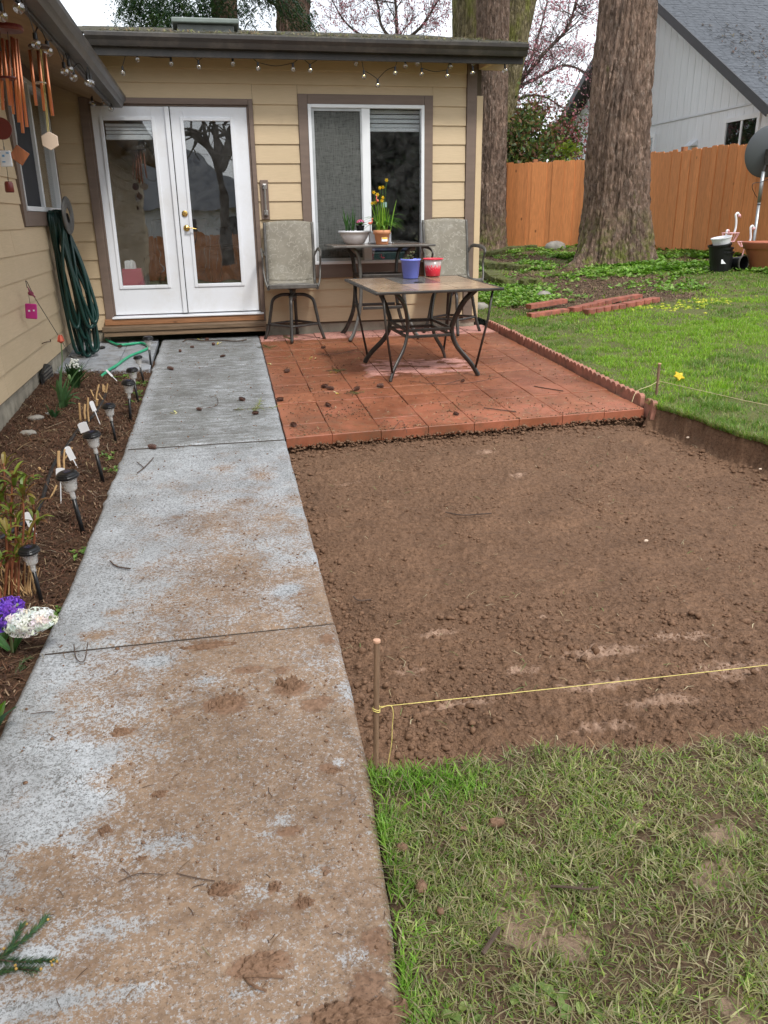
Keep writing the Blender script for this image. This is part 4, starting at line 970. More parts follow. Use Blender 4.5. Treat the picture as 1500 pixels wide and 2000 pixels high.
# ================================================================== FENCE
fence = thing('board_fence', 'tall orange stained vertical board fence running behind the big fir trunk', 'fence', (8.4, 17.67, .5))
FC = Vector((8.40, 17.67, 0))
def fboard(w, h):
    b = MB(); c = .022
    poly = [(0, 0, 0), (w, 0, 0), (w, 0, h-c), (w-c, 0, h), (c, 0, h), (0, 0, h-c)]; b.prism(poly, (0, .018, 0)); return b.mesh('fence_board')
FBM = [(.138, fboard(.138, 1.86)), (.131, fboard(.131, 1.84)), (.142, fboard(.142, 1.87)), (.100, fboard(.1, 1.85))]
def run(a, b_, nrm_flip, zt0, zt1):
    a = Vector(a); b_ = Vector(b_); d = (b_-a); L = d.length; d.normalize(); ang = math.atan2(d.y, d.x); s = 0
    while s < L:
        w, me = random.choice(FBM); p = a+d*s; zt = zt0+(zt1-zt0)*s/L
        off = random.choice([0, .0015, .004, .012]); n = Vector((-d.y, d.x, 0))*(-1 if nrm_flip else 1)
        p = p+n*off
        put('fence_board', me, m['fence'], fence, loc=(p.x, p.y, zt-1.86+random.gauss(0, .006)), rot=(random.gauss(0, .002), random.gauss(0, .0016), ang))
        s += w-.003
    for zz in (.35, 1.0, 1.6):
        q = MB(); n = Vector((-d.y, d.x, 0)); pa = a+n*.035; pb = b_+n*.035
        q.prism([(pa.x, pa.y, zt0-1.86+zz), (pb.x, pb.y, zt1-1.86+zz), (pb.x, pb.y, zt1-1.86+zz+.09), (pa.x, pa.y, zt0-1.86+zz+.09)], (n.x*.04, n.y*.04, 0)); q.build('rail', m['fencepost'], fence)
    s = 0
    while s < L:
        p = a+d*s+Vector((-d.y, d.x, 0))*.12; q = MB(); q.rbox((p.x, p.y, zt0-.95), (.09, .09, 2.0)); q.build('post', m['fencepost'], fence); s += 2.4
run((3.6, 21.85, 0), tuple(FC), False, 2.36, 2.36)
run(tuple(FC), (9.90, 9.4, 0), False, 2.36, 2.345)

# ================================================================== GREY HOUSE beyond the fence
gh = thing('grey_house', 'pale grey gabled house with blue grey shingles beyond the orange fence', 'house', (11, 21, .6))
GX, ye0, ye1, zE, yP, zP = 11.0, 15.75, 26.3, 3.22, 21.1, 6.32
q = MB(); q.prism([(GX, ye0, .3), (GX, ye1, .3), (GX, ye1, zE), (GX, yP, zP-.1), (GX, ye0, zE)], (.15, 0, 0)); gw = q.build('gable_wall', m['graysiding'], gh)
q = MB(); q.box((GX+.0, ye0+.0, .3), (GX+9, ye0-.12, zE)); q.build('side_wall', m['graysiding'], gh)
k = 0; y = ye0+.02
while y < ye1:    # vertical panel battens
    zt = (zE+(zP-zE)*(y-ye0)/(yP-ye0) if y < yP else zE+(zP-zE)*(ye1-y)/(ye1-yP))-.12
    q = MB(); q.box((GX-.006, y, .31), (GX-.001, y+.285, 3.28)); q.build('panel', m['graysiding'], gw)
    if zt > 3.45: q = MB(); q.box((GX-.008, y, 3.325), (GX-.001, y+.285, zt)); q.build('panel', m['graysiding'], gw)
    y += .30
q = MB(); q.box((GX-.03, ye0-.02, 3.285), (GX-.001, ye1, 3.32)); q.build('belly_band', m['graytrim'], gh)
sl = (zP-zE)/(yP-ye0)
def gwin(y0, y1, z0, z1, lab):
    q = MB(); t = .09
    for (a, b_, c, d_) in [(y0-t, y0, z0-t, z1+t), (y1, y1+t, z0-t, z1+t), (y0, y1, z1, z1+t), (y0, y1, z0-t, z0)]: q.box((GX-.05, a, c), (GX-.007, b_, d_))
    w_ = q.build('window', m['vinyl'], gh); w_['label'] = lab
    q = MB(); q.box((GX-.035, (y0+y1)/2-.03, z0), (GX-.012, (y0+y1)/2+.03, z1)); q.build('meeting_stile', m['vinyl'], w_)
    q = MB(); q.box((GX-.02, y0, z0), (GX-.018, y1, z1)); q.build('pane', m['glass_house'], w_)
    q = MB(); q.box((GX-.0165, y0, z0), (GX-.0135, y1, z1)); q.build('curtain', plain('dark curtain', (.045, .055, .05), .8), w_)
gwin(16.15, 17.2, 2.2, 3.02, 'grey house window above the fence near the dish')
gwin(20.3, 21.3, 2.62, 3.0, 'small grey house window beside the big trunk')
p = atX(1358, 283, GX); q = MB(); q.hexa([(GX-.16, p.y-.1, p.z-.02), (GX-.001, p.y-.1, p.z-.02), (GX-.001, p.y+.2, p.z-.02), (GX-.16, p.y+.2, p.z-.02), (GX-.14, p.y-.1, p.z), (GX-.001, p.y-.1, p.z+.12), (GX-.001, p.y+.2, p.z+.12), (GX-.14, p.y+.2, p.z)]); q.build('wall_vent', m['graytrim'], gh)
# roof planes with rake boards; eave overhang .35
oy = .45; zr = zE-oy*sl+.12
for s_, y0, y1 in ((1, ye0-oy, yP), (-1, ye1+oy, yP)):
    q = MB(); q.hexa([(GX-.42, y0, zr), (GX+12, y0, zr), (GX+12, y1, zP+.12), (GX-.42, y1, zP+.12), (GX-.42, y0, zr+.06), (GX+12, y0, zr+.06), (GX+12, y1, zP+.18), (GX-.42, y1, zP+.18)] if s_ > 0 else [(GX-.42, y1, zP+.12), (GX+12, y1, zP+.12), (GX+12, y0, zr), (GX-.42, y0, zr), (GX-.42, y1, zP+.18), (GX+12, y1, zP+.18), (GX+12, y0, zr+.06), (GX-.42, y0, zr+.06)])
    rf = q.build('roof', m['fascia'], gh)
    q = MB(); q.prism([(GX-.45, y0, zr-.14), (GX-.45, y1, zP-.02), (GX-.45, y1, zP+.19), (GX-.45, y0, zr+.07)], (.028, 0, 0)); q.build('rake_board', m['fascia'], rf)
    q = MB(); q.box((GX-.45, y0-.10*s_ if s_ > 0 else y0, zr-.10), (GX+12, y0 if s_ > 0 else y0+.10, zr+.04)); q.build('gutter', m['fascia'], rf)
    if s_ > 0:
        q = MB(); L = math.hypot(y1-y0, zP-zr+.12-.12+0); n = int(L/.145)
        for i in range(n):
            t0, t1 = i/n, (i+1.12)/n
            ya, yb = y0+(y1-y0)*t0, y0+(y1-y0)*min(1, t1); za, zb = zr+.062+(zP-zr+.12-.12)*t0, zr+.062+(zP-zr+.12-.12)*min(1, t1); za += .12*t0; zb += .12*t1
            x = GX-.42-random.uniform(0, .2)
            while x < GX+6:
                w = random.uniform(.16, .34); e = random.choice([.004, .007, .011]); xa = max(x, GX-.42)
                q.hexa([(xa, ya, za), (x+w-.006, ya, za), (x+w-.006, yb, zb), (xa, yb, zb), (xa, ya, za+e), (x+w-.006, ya, za+e), (x+w-.006, yb, zb+.002), (xa, yb, zb+.002)]) if x+w-.006 > xa else None
                x += w
        tag(q.build('shingles', m['shingle'], rf), kind='stuff')
        q = MB()
        for i in range(500):
            t0 = random.uniform(.02, .6); x = GX+abs(random.gauss(.8, .9)); yy = y0+(y1-y0)*t0; zz = zr+.09+(zP-zr+.12)*t0; a = random.uniform(0, 6.3); L_ = random.uniform(.02, .12)
            q.ribbon([(x, yy, zz), (x+math.cos(a)*L_, yy+math.sin(a)*L_, zz+math.sin(a)*L_*sl+.01)], .012, col=random.choice([(.09, .05, .04), (.12, .10, .06), (.06, .04, .03)]))
        tag(q.build('roof_leaf_litter', m['litter']), kind='stuff')

# ================================================================== TREES
def trunk_mesh(path, rads, seed, amp=.03, nz=260, na=150, flare=None, cols=7):
    """path: list of points bottom-up, rads: radius at each; closed bark surface with ridges"""
    P_ = np.array([tuple(p) for p in path]); rr = np.array(rads); zz = P_[:, 2]
    z = zz[0]+(zz[-1]-zz[0])*np.linspace(0, 1, nz)**1.25
    cx = np.interp(z, zz, P_[:, 0]); cy = np.interp(z, zz, P_[:, 1]); r = np.interp(z, zz, rr)
    th = np.linspace(0, 2*np.pi, na+1)[None, :]; z = z[:, None]
    c, s = np.cos(th), np.sin(th); ro = r[:, None]
    # periodic noise through a circle
    def pn(f, zf, sd, o=4): return .5*(fbm(c*f+9, z*zf+s*f*1.7, o, sd)+fbm(s*f+3, z*zf-c*f*1.3, o, sd+7))
    R = ro*(1+.05*(pn(1.3, .5, seed)-.5)*2)
    fr = np.abs(pn(cols, 1.8, seed+20, 4)-.5)*2        # furrows
    R = R+amp*1.3*(sst(.0, .30, fr)-.6)+amp*1.6*(pn(cols*3.5, 6, seed+40, 4)-.5)+amp*.8*(pn(cols*9, 14, seed+60, 2)-.5)
    if flare:
        h0 = zz[0]
        for (a, ext, hh, wd) in flare:
            dth = np.angle(np.exp(1j*(th-a))); R = R+ext*np.exp(-(dth/wd)**2)*np.exp(-np.clip(z-h0, 0, 9)/hh)
    X = cx[:, None]+R*c; Y = cy[:, None]+R*s; Z = z+0*th
    return gridmesh('trunk', X, Y, Z)
def px_trunk(Y, rows, below=.25):
    pts = []; rad = []
    for py, a, b_ in rows:
        A = atY(a, py, Y); B = atY(b_, py, Y); pts.append((A+B)/2); rad.append((A-B).length/2*.985)
    return pts, rad
def extend(pts, rad, H, r1):
    d = pts[-1]-pts[-2]; d = d/d.z; top = pts[-1]+d*(H-pts[-1].z); return pts+[top], rad+[r1]
def crown(root, c, rx, rz, n, cols, size=.25, seed=1, nm='crown', droop=.5, mt='leaf', zlo=None):
    r = np.random.default_rng(seed)
    u = r.normal(size=(n, 3)); u /= np.linalg.norm(u, axis=1)[:, None]; rr_ = r.random(n)**.4
    k = fbm(u[:, 0]*3+5, u[:, 2]*3+u[:, 1]*2, 3, seed); keep = k+.18*r.random(n) > .52; u = u[keep]; rr_ = rr_[keep]; n = len(u)
    p = np.array(c)+u*rr_[:, None]*np.array([rx, rx, rz])
    if zlo is not None: p = p[p[:, 2] > zlo]; n = len(p)
    a = r.uniform(0, 6.28, n); L = size*r.uniform(.5, 1.2, n); w = L*r.uniform(.1, .3, n)
    d = np.stack([np.cos(a), np.sin(a), -droop*r.random(n)-.1], -1); s = np.stack([-np.sin(a), np.cos(a), r.normal(0, .4, n)], -1)
    e = p+d*L[:, None]; v = np.stack([p-s*w[:, None]*.5, p+s*w[:, None]*.5, e+s*w[:, None]*.4, e-s*w[:, None]*.4], 1)
    cc = np.array(cols)[r.integers(0, len(cols), n)]*r.uniform(.7, 1.25, (n, 1)); f = np.arange(n*4).reshape(n, 4)
    me = fast(nm, v.reshape(-1, 3), f, np.repeat(cc, 4, 0)); return tag(put(nm, me, m[mt], root), kind=None)
FIRC = [(.018, .045, .018), (.03, .065, .025), (.025, .055, .035), (.05, .085, .03)]
def fir(name, lab, Y, rows, H, r1, mt, seed, amp, flare=None, group=None, nz=260, na=150, cr=True):
    pts, rad = px_trunk(Y, rows); pts, rad = extend(pts, rad, H, r1)
    b = pts[0]; t = thing(name, lab, 'tree', (b.x, b.y, b.z), 0, group)
    put('trunk', trunk_mesh(pts, rad, seed, amp, nz, na, flare), m[mt], t)
    if cr: crown(t, (pts[-1].x, pts[-1].y, H-.5), 2.6, 3.2, 5000, FIRC, .5, seed, zlo=H-3.8)
    return t, pts
# big fir in the lawn (front face of the trunk about y=13.6)
BT = 14.15
bigrows = [(536, 1118, 1288), (505, 1131, 1274), (470, 1137, 1268), (400, 1145, 1263), (300, 1151, 1262), (180, 1158, 1266), (90, 1167, 1272), (0, 1176, 1278)]
big, bp = fir('fir_tree', 'massive fir trunk with grey brown bark and mossy foot in front of the orange fence', BT, bigrows, 15, .42, 'bark', 3, .035,
    [(math.pi*1.04, .52, .26, .26), (math.pi*1.35, .20, .22, .22), (math.pi*1.72, .18, .22, .26), (math.pi*.2, .12, .2, .3), (math.pi*.6, .15, .2, .3)], nz=400, na=230)
# fir just behind the corner of the tan house
fir('fir_tree', 'straight reddish grey fir trunk right against the house corner', 18.9, [(492, 922, 990), (470, 926, 987), (400, 930, 986), (300, 932, 987), (200, 933, 989), (100, 933, 991), (0, 933, 993)], 17, .26, 'bark', 23, .028, [(math.pi*1.2, .08, .3, .4)], nz=320, na=150)
fir('mossy_tree', 'yellow green mossy trunk above the right end of the tan roof', 21.5, [(440, 884, 938), (300, 884, 938), (120, 885, 938), (0, 884, 940)], 18, .3, 'bark_moss', 33, .03, nz=260, na=120)
fir('leaning_tree', 'dark trunk leaning right behind the house corner fir', 20.6, [(470, 925, 985), (340, 948, 990), (250, 950, 999), (200, 955, 1008), (120, 967, 1022), (60, 978, 1034), (0, 988, 1046)], 14, .2, 'bark_moss', 43, .022, nz=260, na=120)
fir('fir_tree', 'dark reddish fir trunk rising behind the middle of the tan roof', 19.0, [(420, 540, 606), (200, 540, 606), (66, 540, 606), (0, 540, 605)], 17, .3, 'bark_dark', 53, .03, nz=240, na=120)

# drooping conifer above the roof, left
def conifer():
    Y = 17.5; c = atY(440, 40, Y); t = thing('drooping_conifer', 'dark green conifer with drooping sprays above the left part of the roof', 'tree', (c.x, c.y, .3))
    put('trunk', trunk_mesh([Vector((c.x, c.y, .3)), Vector((c.x, c.y, 6)), Vector((c.x, c.y, 15))], [.26, .22, .08], 63, .02, 160, 60), m['bark_dark'], t)
    r = np.random.default_rng(77); Vv = []; Cc = []; br = MB()
    tips = []
    for i in range(46):
        z = r.uniform(5.0, 14.5); a = r.uniform(0, 6.28); L = (15.5-z)/10*r.uniform(1.9, 3.0)
        if z < 8: L = r.uniform(1.2, 2.4)
        pts = [Vector((c.x+math.cos(a)*L*s, c.y+math.sin(a)*L*s, z+.30*L*s-.55*L*s*s*1.5)) for s in np.linspace(0, 1, 7)]
        br.tube(pts, [.05, .045, .035, .028, .02, .014, .006], 5)
        for k in range(int(70*L)):
            s = r.uniform(.15, 1); j = s*6; i0 = int(min(5, j)); p = pts[i0].lerp(pts[i0+1], j-i0)
            tips.append((p.x+r.normal(0, .13), p.y+r.normal(0, .13), p.z+.03, a+r.normal(0, .9)))
    # named sprays hanging where the photograph shows them
    for px, py, n in [(250, 10, 60), (275, 35, 60), (300, 15, 120), (320, 40, 100), (350, 20, 120), (370, 40, 80), (400, 15, 90), (240, 40, 25), (430, 20, 60), (478, 10, 60), (490, 35, 30), (265, -15, 100), (340, -15, 100), (415, -20, 100)]:
        p0 = atY(px, py, Y-r.uniform(0, 1.2))
        for k in range(n): tips.append((p0.x+r.normal(0, .16), p0.y+r.normal(0, .25), p0.z+r.normal(0, .12), r.uniform(0, 6.28)))
    br.build('branches', m['bark_thin'], t)
    tp = np.array(tips); n = len(tp); K = 13
    base = tp[:, None, :3]; a = tp[:, 3][:, None]; s = np.linspace(0, 1, K)[None, :]; L = r.uniform(.18, .42, (n, 1))
    sx = base[..., 0]+np.cos(a)*L*s*.55; sy = base[..., 1]+np.sin(a)*L*s*.55; sz = base[..., 2]-L*s*s*.95
    aa = a+np.where(np.arange(K) % 2, 1.1, -1.1)[None]+r.normal(0, .25, (n, K)); nl = r.uniform(.05, .10, (n, K))*(1.1-s*.6)
    ex = sx+np.cos(aa)*nl*.8; ey = sy+np.sin(aa)*nl*.8; ez = sz-nl*.55; w = .013
    v = np.stack([np.stack([sx-w*np.sin(aa), sy+w*np.cos(aa), sz], -1), np.stack([sx+w*np.sin(aa), sy-w*np.cos(aa), sz], -1), np.stack([ex, ey, ez], -1)], 2)
    cc = np.array(FIRC)[r.integers(0, 4, n)][:, None, None, :]*r.uniform(.8, 1.5, (n, K, 1, 1))*np.ones((1, 1, 3, 1))
    me = fast('crown', v.reshape(-1, 3), np.arange(v.size//3).reshape(-1, 3), cc.reshape(-1, 3)); put('crown', me, m['leaf'], t)
conifer()

# bare spring trees with pink blossom
def blossom_tree(name, lab, base, limbs, Y, seed, nbl, reach=1.0, r0=.05, flower=((.72, .34, .40), (.82, .52, .56), (.58, .20, .26)), size=.035):
    rd = random.Random(seed); t = thing(name, lab, 'tree', tuple(base)); q = MB(); fl = []
    def grow(p, d, L, r, lev):
        pts = [p]; dd = d.copy(); n = 5 if lev else 6
        for k in range(n):
            dd = (dd+Vector((rd.gauss(0, .16), rd.gauss(0, .16), rd.gauss(.03, .13)))).normalized(); pts.append(pts[-1]+dd*L/n)
        q.tube(pts, [r*(1-.7*k/n) for k in range(n+1)], 5 if r > .02 else 3, cap=False)
        if lev >= 2 or L < .5:
            for pp in pts[1:]:
                for _ in range(2): fl.append(pp+Vector((rd.gauss(0, .03), rd.gauss(0, .03), rd.gauss(0, .03))))
        if lev < 4 and L > .22:
            for pp in pts[1:]:
                for _ in range(1 if rd.random() < .8 else 0):
                    nd = (dd+Vector((rd.gauss(0, .7), rd.gauss(0, .7), rd.gauss(.12, .6)))).normalized(); grow(pp, nd, L*rd.uniform(.42, .62), r*.5, lev+1)
    for lm in limbs:
        pts = bez([atY(px, py, Y+dy) for px, py, dy in lm['p']], 5); k = len(pts)
        q.tube(pts, [lm['r']*(1-.72*i/(k-1)) for i in range(k)], 7, cap=False)
        for i in range(3, k):
            for _ in range(lm.get('n', 1)):
                d = (pts[i]-pts[i-1]).normalized(); nd = (d*.7+Vector((rd.gauss(0, .6), rd.gauss(0, .5), rd.gauss(.15, .6)))).normalized()
                grow(pts[i], nd, rd.uniform(.6, 1.25)*reach, lm['r']*.20, 1)
    q.build('branches', m['bark_thin'], t)
    rd.shuffle(fl); fl = fl[:nbl]; r = np.random.default_rng(seed); n = len(fl)
    if n:
        p = np.array([tuple(x) for x in fl]); a = r.normal(size=(n, 3)); a /= np.linalg.norm(a, axis=1)[:, None]; b_ = np.cross(a, r.normal(size=(n, 3))); b_ /= np.linalg.norm(b_, axis=1)[:, None]
        s = (size*r.uniform(.5, 1.2, n))[:, None]; v = np.stack([p-a*s, p+b_*s*.7, p+a*s, p-b_*s*.7], 1); cc = np.array(flower)[r.integers(0, len(flower), n)]*r.uniform(.8, 1.15, (n, 1))
        me = fast('blossom', v.reshape(-1, 3), np.arange(n*4).reshape(n, 4), np.repeat(cc, 4, 0)); put('blossom', me, m['petal'], t)
    return t
blossom_tree('blossom_tree', 'thin pink blossom tree with arching bare branches left of the big fir', atY(975, 470, 22), [
    dict(p=[(975, 470, 0), (968, 330, 0), (975, 235, 0), (1010, 170, 0), (1062, 105, -.4), (1108, 55, -.5), (1128, -10, -.5)], r=.085, n=2),
    dict(p=[(975, 235, 0), (1005, 178, .3), (1050, 152, .6), (1100, 128, .8), (1140, 140, .8), (1158, 160, .9)], r=.06, n=2),
    dict(p=[(972, 250, 0), (1010, 195, -.4), (1060, 188, -.6), (1100, 212, -.8)], r=.045, n=2),
    dict(p=[(975, 235, 0), (1030, 130, 1), (1060, 40, 1.5), (1075, -30, 1.8)], r=.05, n=2),
    dict(p=[(975, 240, 0), (1020, 60, .5), (1040, -40, .5)], r=.045, n=1)], 22, 5, 7500, .9, size=.030)
blossom_tree('blossom_tree', 'bare pink budded tree above the tan roof between two trunks', atY(776, 420, 24), [
    dict(p=[(776, 420, 0), (776, 150, 0), (775, 60, 0), (770, -30, 0)], r=.10, n=1),
    dict(p=[(776, 90, 0), (745, 50, .3), (735, 0, .6), (700, -40, .9)], r=.05, n=2),
    dict(p=[(776, 90, 0), (820, 55, -.5), (850, 10, -.8), (870, -30, -1)], r=.05, n=2),
    dict(p=[(776, 100, 0), (700, 65, .5), (665, 30, .6), (640, -20, .6)], r=.04, n=2)], 24, 9, 6000, 1.0, size=.03)

# hedge and flowering shrub between the trunks
def shrub(name, lab, pts, Y, cols, n, size, seed, cat='shrub', stems=True, sp=.28, dy=.5):
    c = atY(*pts[0][:2], Y); b0 = Vector((c.x, c.y, T(c.x, c.y))); t = thing(name, lab, cat, tuple(b0)); r = np.random.default_rng(seed); P3 = []
    for px, py, w in pts:
        k = int(n*w); o = atY(px, py, Y); P3.append(np.array(o)[None]+r.normal(size=(k, 3))*np.array([sp, dy, sp]))
    p = np.concatenate(P3); k = fbm(p[:, 0]*3, p[:, 2]*3+p[:, 1], 3, seed); p = p[k+.15*r.random(len(p)) > .50]; n = len(p)
    a = r.normal(size=(n, 3)); a /= np.linalg.norm(a, axis=1)[:, None]; b_ = np.cross(a, r.normal(size=(n, 3))); b_ /= np.linalg.norm(b_, axis=1)[:, None]
    s = (size*r.uniform(.5, 1.3, n))[:, None]; v = np.stack([p-a*s, p+b_*s*.5, p+a*s, p-b_*s*.5], 1); cc = np.array(cols)[r.integers(0, len(cols), n)]*r.uniform(.65, 1.3, (n, 1))
    put('foliage', fast('foliage', v.reshape(-1, 3), np.arange(n*4).reshape(n, 4), np.repeat(cc, 4, 0)), m['leaf'], t)
    if stems:
        q = MB(); rd = random.Random(seed)
        for px, py, w in pts:
            o = atY(px, py, Y); q.tube(bez([b0+Vector((rd.uniform(-.2, .2), 0, -.1)), b0.lerp(o, .5)+Vector((rd.uniform(-.2, .2), 0, 0)), o], 4), [.03]*4+[.02]*4+[.01], 4)
        q.build('stems', m['bark_thin'], t)
    return t
GRN = [(.07, .12, .03), (.11, .17, .04), (.05, .09, .03), (.16, .20, .05)]
shrub('evergreen_shrub', 'dark green bushy shrub over the fence beside the corner fir', [(1000, 290, 1), (1010, 250, 1), (1030, 275, 1), (1050, 300, 1), (1000, 320, 1), (1030, 320, .8)], 20.6, GRN+[(.20, .15, .05), (.24, .12, .08)], 1500, .06, 5)
shrub('flowering_shrub', 'pink and green flowering shrub over the fence by the grey house eave', [(1060, 260, 1), (1085, 280, 1), (1080, 240, .8), (1105, 255, .7), (1040, 240, .8), (1110, 295, .6), (1010, 230, .7)], 21.6, [(.35, .10, .12), (.5, .2, .22), (.08, .14, .03), (.08, .13, .03), (.12, .06, .04)], 1500, .05, 6)
shrub('yellow_green_shrub', 'small bright yellow green shrub at the foot of the grey house', [(1105, 300, 1), (1115, 305, .6)], 19.6, [(.25, .32, .03), (.18, .26, .04)], 500, .05, 7, sp=.13, dy=.2)

# ================================================================== behind the camera: what the panes reflect
def mirrored():
    # bare maple reflected in the right door leaf
    def mY(px, py, y):      # a point at depth y<0 seen by way of the wall plane
        r = ray(px, py); r = r/r.y; t = (WY+.01)+((WY+.01)-y); return Vector((r.x*t, y, CAMZ+r.z*t))
    t = thing('street_maple', 'bare limbed tree in the yard behind the camera reflected in the door pane', 'tree', tuple(mY(450, 560, -9)))
    q = MB(); rd = random.Random(4)
    def limb(pp, r, y=-9): 
        pts = bez([mY(a, b_, y) for a, b_ in pp], 6); k = len(pts); q.tube(pts, [r*(1-.6*i/(k-1)) for i in range(k)], 8); return pts
    L = [limb([(446, 520), (440, 440), (436, 380), (430, 320)], .24), limb([(432, 330), (415, 300), (395, 278), (378, 262), (362, 262)], .15), limb([(430, 325), (428, 290), (424, 255), (420, 225)], .12),
         limb([(432, 330), (446, 290), (452, 250), (455, 225)], .13), limb([(415, 300), (398, 262), (392, 232), (380, 215)], .09), limb([(440, 300), (425, 262), (410, 240)], .07)]
    def tw(p, d, l, r, lev):
        pts = [p]
        for k in range(4): d = (d+Vector((rd.gauss(0, .2), rd.gauss(0, .2), rd.gauss(.03, .2)))).normalized(); pts.append(pts[-1]+d*l/4)
        q.tube(pts, [r*(1-.15*k) for k in range(5)], 3, cap=False)
        if lev < 3:
            for pp in pts[2::2]: tw(pp, (d+Vector((rd.gauss(0, .7), rd.gauss(0, .7), rd.gauss(0, .7)))).normalized(), l*.6, r*.5, lev+1)
    for pts in L[1:]:
        for p in pts[6::4]: tw(p, Vector((rd.gauss(0, 1), rd.gauss(0, .6), rd.gauss(.3, .8))).normalized(), 1.5, .05, 1)
    q.build('trunk', m['bark_thin'], t)
    h = thing('neighbour_house', 'dark roofed pale house across the yard behind the camera', 'house', (-2, -22, -.8))
    q = MB(); q.box((-9, -30, -1.0), (3.0, -22, 1.7)); q.build('wall', m['graysiding'], h)
    q = MB(); q.hexa([(-9.6, -30.6, 1.7), (3.6, -30.6, 1.7), (3.6, -21.4, 1.7), (-9.6, -21.4, 1.7), (-5, -26.1, 4.4), (-.9, -26.1, 4.4), (-.9, -25.9, 4.4), (-5, -25.9, 4.4)]); q.build('roof', m['shingle'], h)
    for x in (-5, -2, .8): q = MB(); q.box((x, -21.99, .2), (x+1.3, -21.96, 1.3)); q.build('window', m['dark'], h)
    f = thing('rear_fence', 'stained board fence behind the camera', 'fence', (0, -14, -.9))
    for i in range(70): 
        if i % 1 == 0: put('fence_board', FBM[i % 3][1], m['fence'], f, loc=(-7+.145*i, -14, -1.2+.02*(i % 2)))
    t2 = thing('rear_conifer', 'dark evergreen behind the camera reflected in the window', 'tree', (6.2, -13, -.9)); put('trunk', trunk_mesh([Vector((6.2, -13, -1)), Vector((6.2, -13, 9))], [.3, .1], 4, .02, 40, 30), m['bark_dark'], t2)
    crown(t2, (6.2, -13, 4.8), 2.6, 5.4, 12000, FIRC, 1.0, 8)
    t3 = thing('rear_conifer', 'broad dark evergreen behind the camera on the far right', 'tree', (11.5, -12, -.9)); put('trunk', trunk_mesh([Vector((11.5, -12, -1)), Vector((11.5, -12, 9))], [.3, .1], 4, .02, 40, 30), m['bark_dark'], t3)
    crown(t3, (11.5, -12, 4.8), 3.2, 5.8, 12000, FIRC, 1.0, 9)
mirrored()

# ================================================================== PATIO FURNITURE
def smoothpath(p, n=8): return bez(p, n)
def low_table():
    c = Vector((1.775, 7.22, 0)); c.z = P(c.y); tilt = .04
    t = thing('patio_table', 'low square patio table with tan tiled top and curved charcoal legs', 'table', tuple(c))
    t.rotation_euler = (tilt, 0, R_(5)); W[t] = Matrix.Translation(c) @ Euler((tilt, 0, R_(5))).to_matrix().to_4x4()
    H = .765; hx, hy = .565, .53
    q = MB()
    for a, b_ in [((-hx, -hy, H-.022), (hx, -hy+.028, H)), ((-hx, hy-.028, H-.022), (hx, hy, H)), ((-hx, -hy+.028, H-.022), (-hx+.028, hy-.028, H)), ((hx-.028, -hy+.028, H-.022), (hx, hy-.028, H))]: q.box(a, b_)
    q.box((-hx+.028, -hy+.028, H-.020), (hx-.028, hy-.028, H-.010)); q.build('top_frame', m['metal'], t, local=True, bevel=.005)
    cx = [-hx+.030, -.185, .185, hx-.030]; cy = [-hy+.030, -.02, hy-.030]
    for i in range(3):
        for j in range(2):
            q = MB(); q.box((cx[i]+.003, cy[j]+.003, H-.012), (cx[i+1]-.003, cy[j+1]-.003, H-.001)); q.build('table_tile', m['ttop_dark'] if (i, j) == (1, 1) else m['ttop'], t, local=True, bevel=.0015)
    q = MB(); q.lathe([(.042, -.001), (.042, .003), (.0, .004)], (0, .06, H), 20); q.build('umbrella_hole_cap', m['dark'], t, local=True)
    for sx in (-1, 1):
        for sy in (-1, 1):
            q = MB()
            pts = smoothpath([(sx*.36, sy*.40, H-.022), (sx*.27, sy*.36, .64), (sx*.215, sy*.29, .48), (sx*.205, sy*.26, .38), (sx*.245, sy*.29, .25), (sx*.35, sy*.37, .11), (sx*.395, sy*.41, .03), (sx*.405, sy*.42, 0)], 6)
            q.tube(pts, .024, 8, flat=.5, upv=(sy*1.0, -sx*1.0, 0)); q.build('leg', m['metal'], t, smooth=True, local=True)
            q = MB(); q.tube([(sx*.485, sy*.47, H-.02), (sx*.46, sy*.455, .5), (sx*.385, sy*.405, .075)], .0105, 7); q.build('brace', m['metal'], t, smooth=True, local=True)
    q = MB()
    for z in (.40, .345):
        q.box((-.20, -.265, z-.012), (.20, -.245, z+.012)); q.box((-.20, .245, z-.012), (.20, .265, z+.012)); q.box((-.215, -.245, z-.012), (-.195, .245, z+.012)); q.box((.195, -.245, z-.012), (.215, .245, z+.012))
    q.box((-.195, -.01, .34), (.195, .01, .355))
    q.build('stretcher', m['metal'], t, local=True, bevel=.003); return t
low_table()
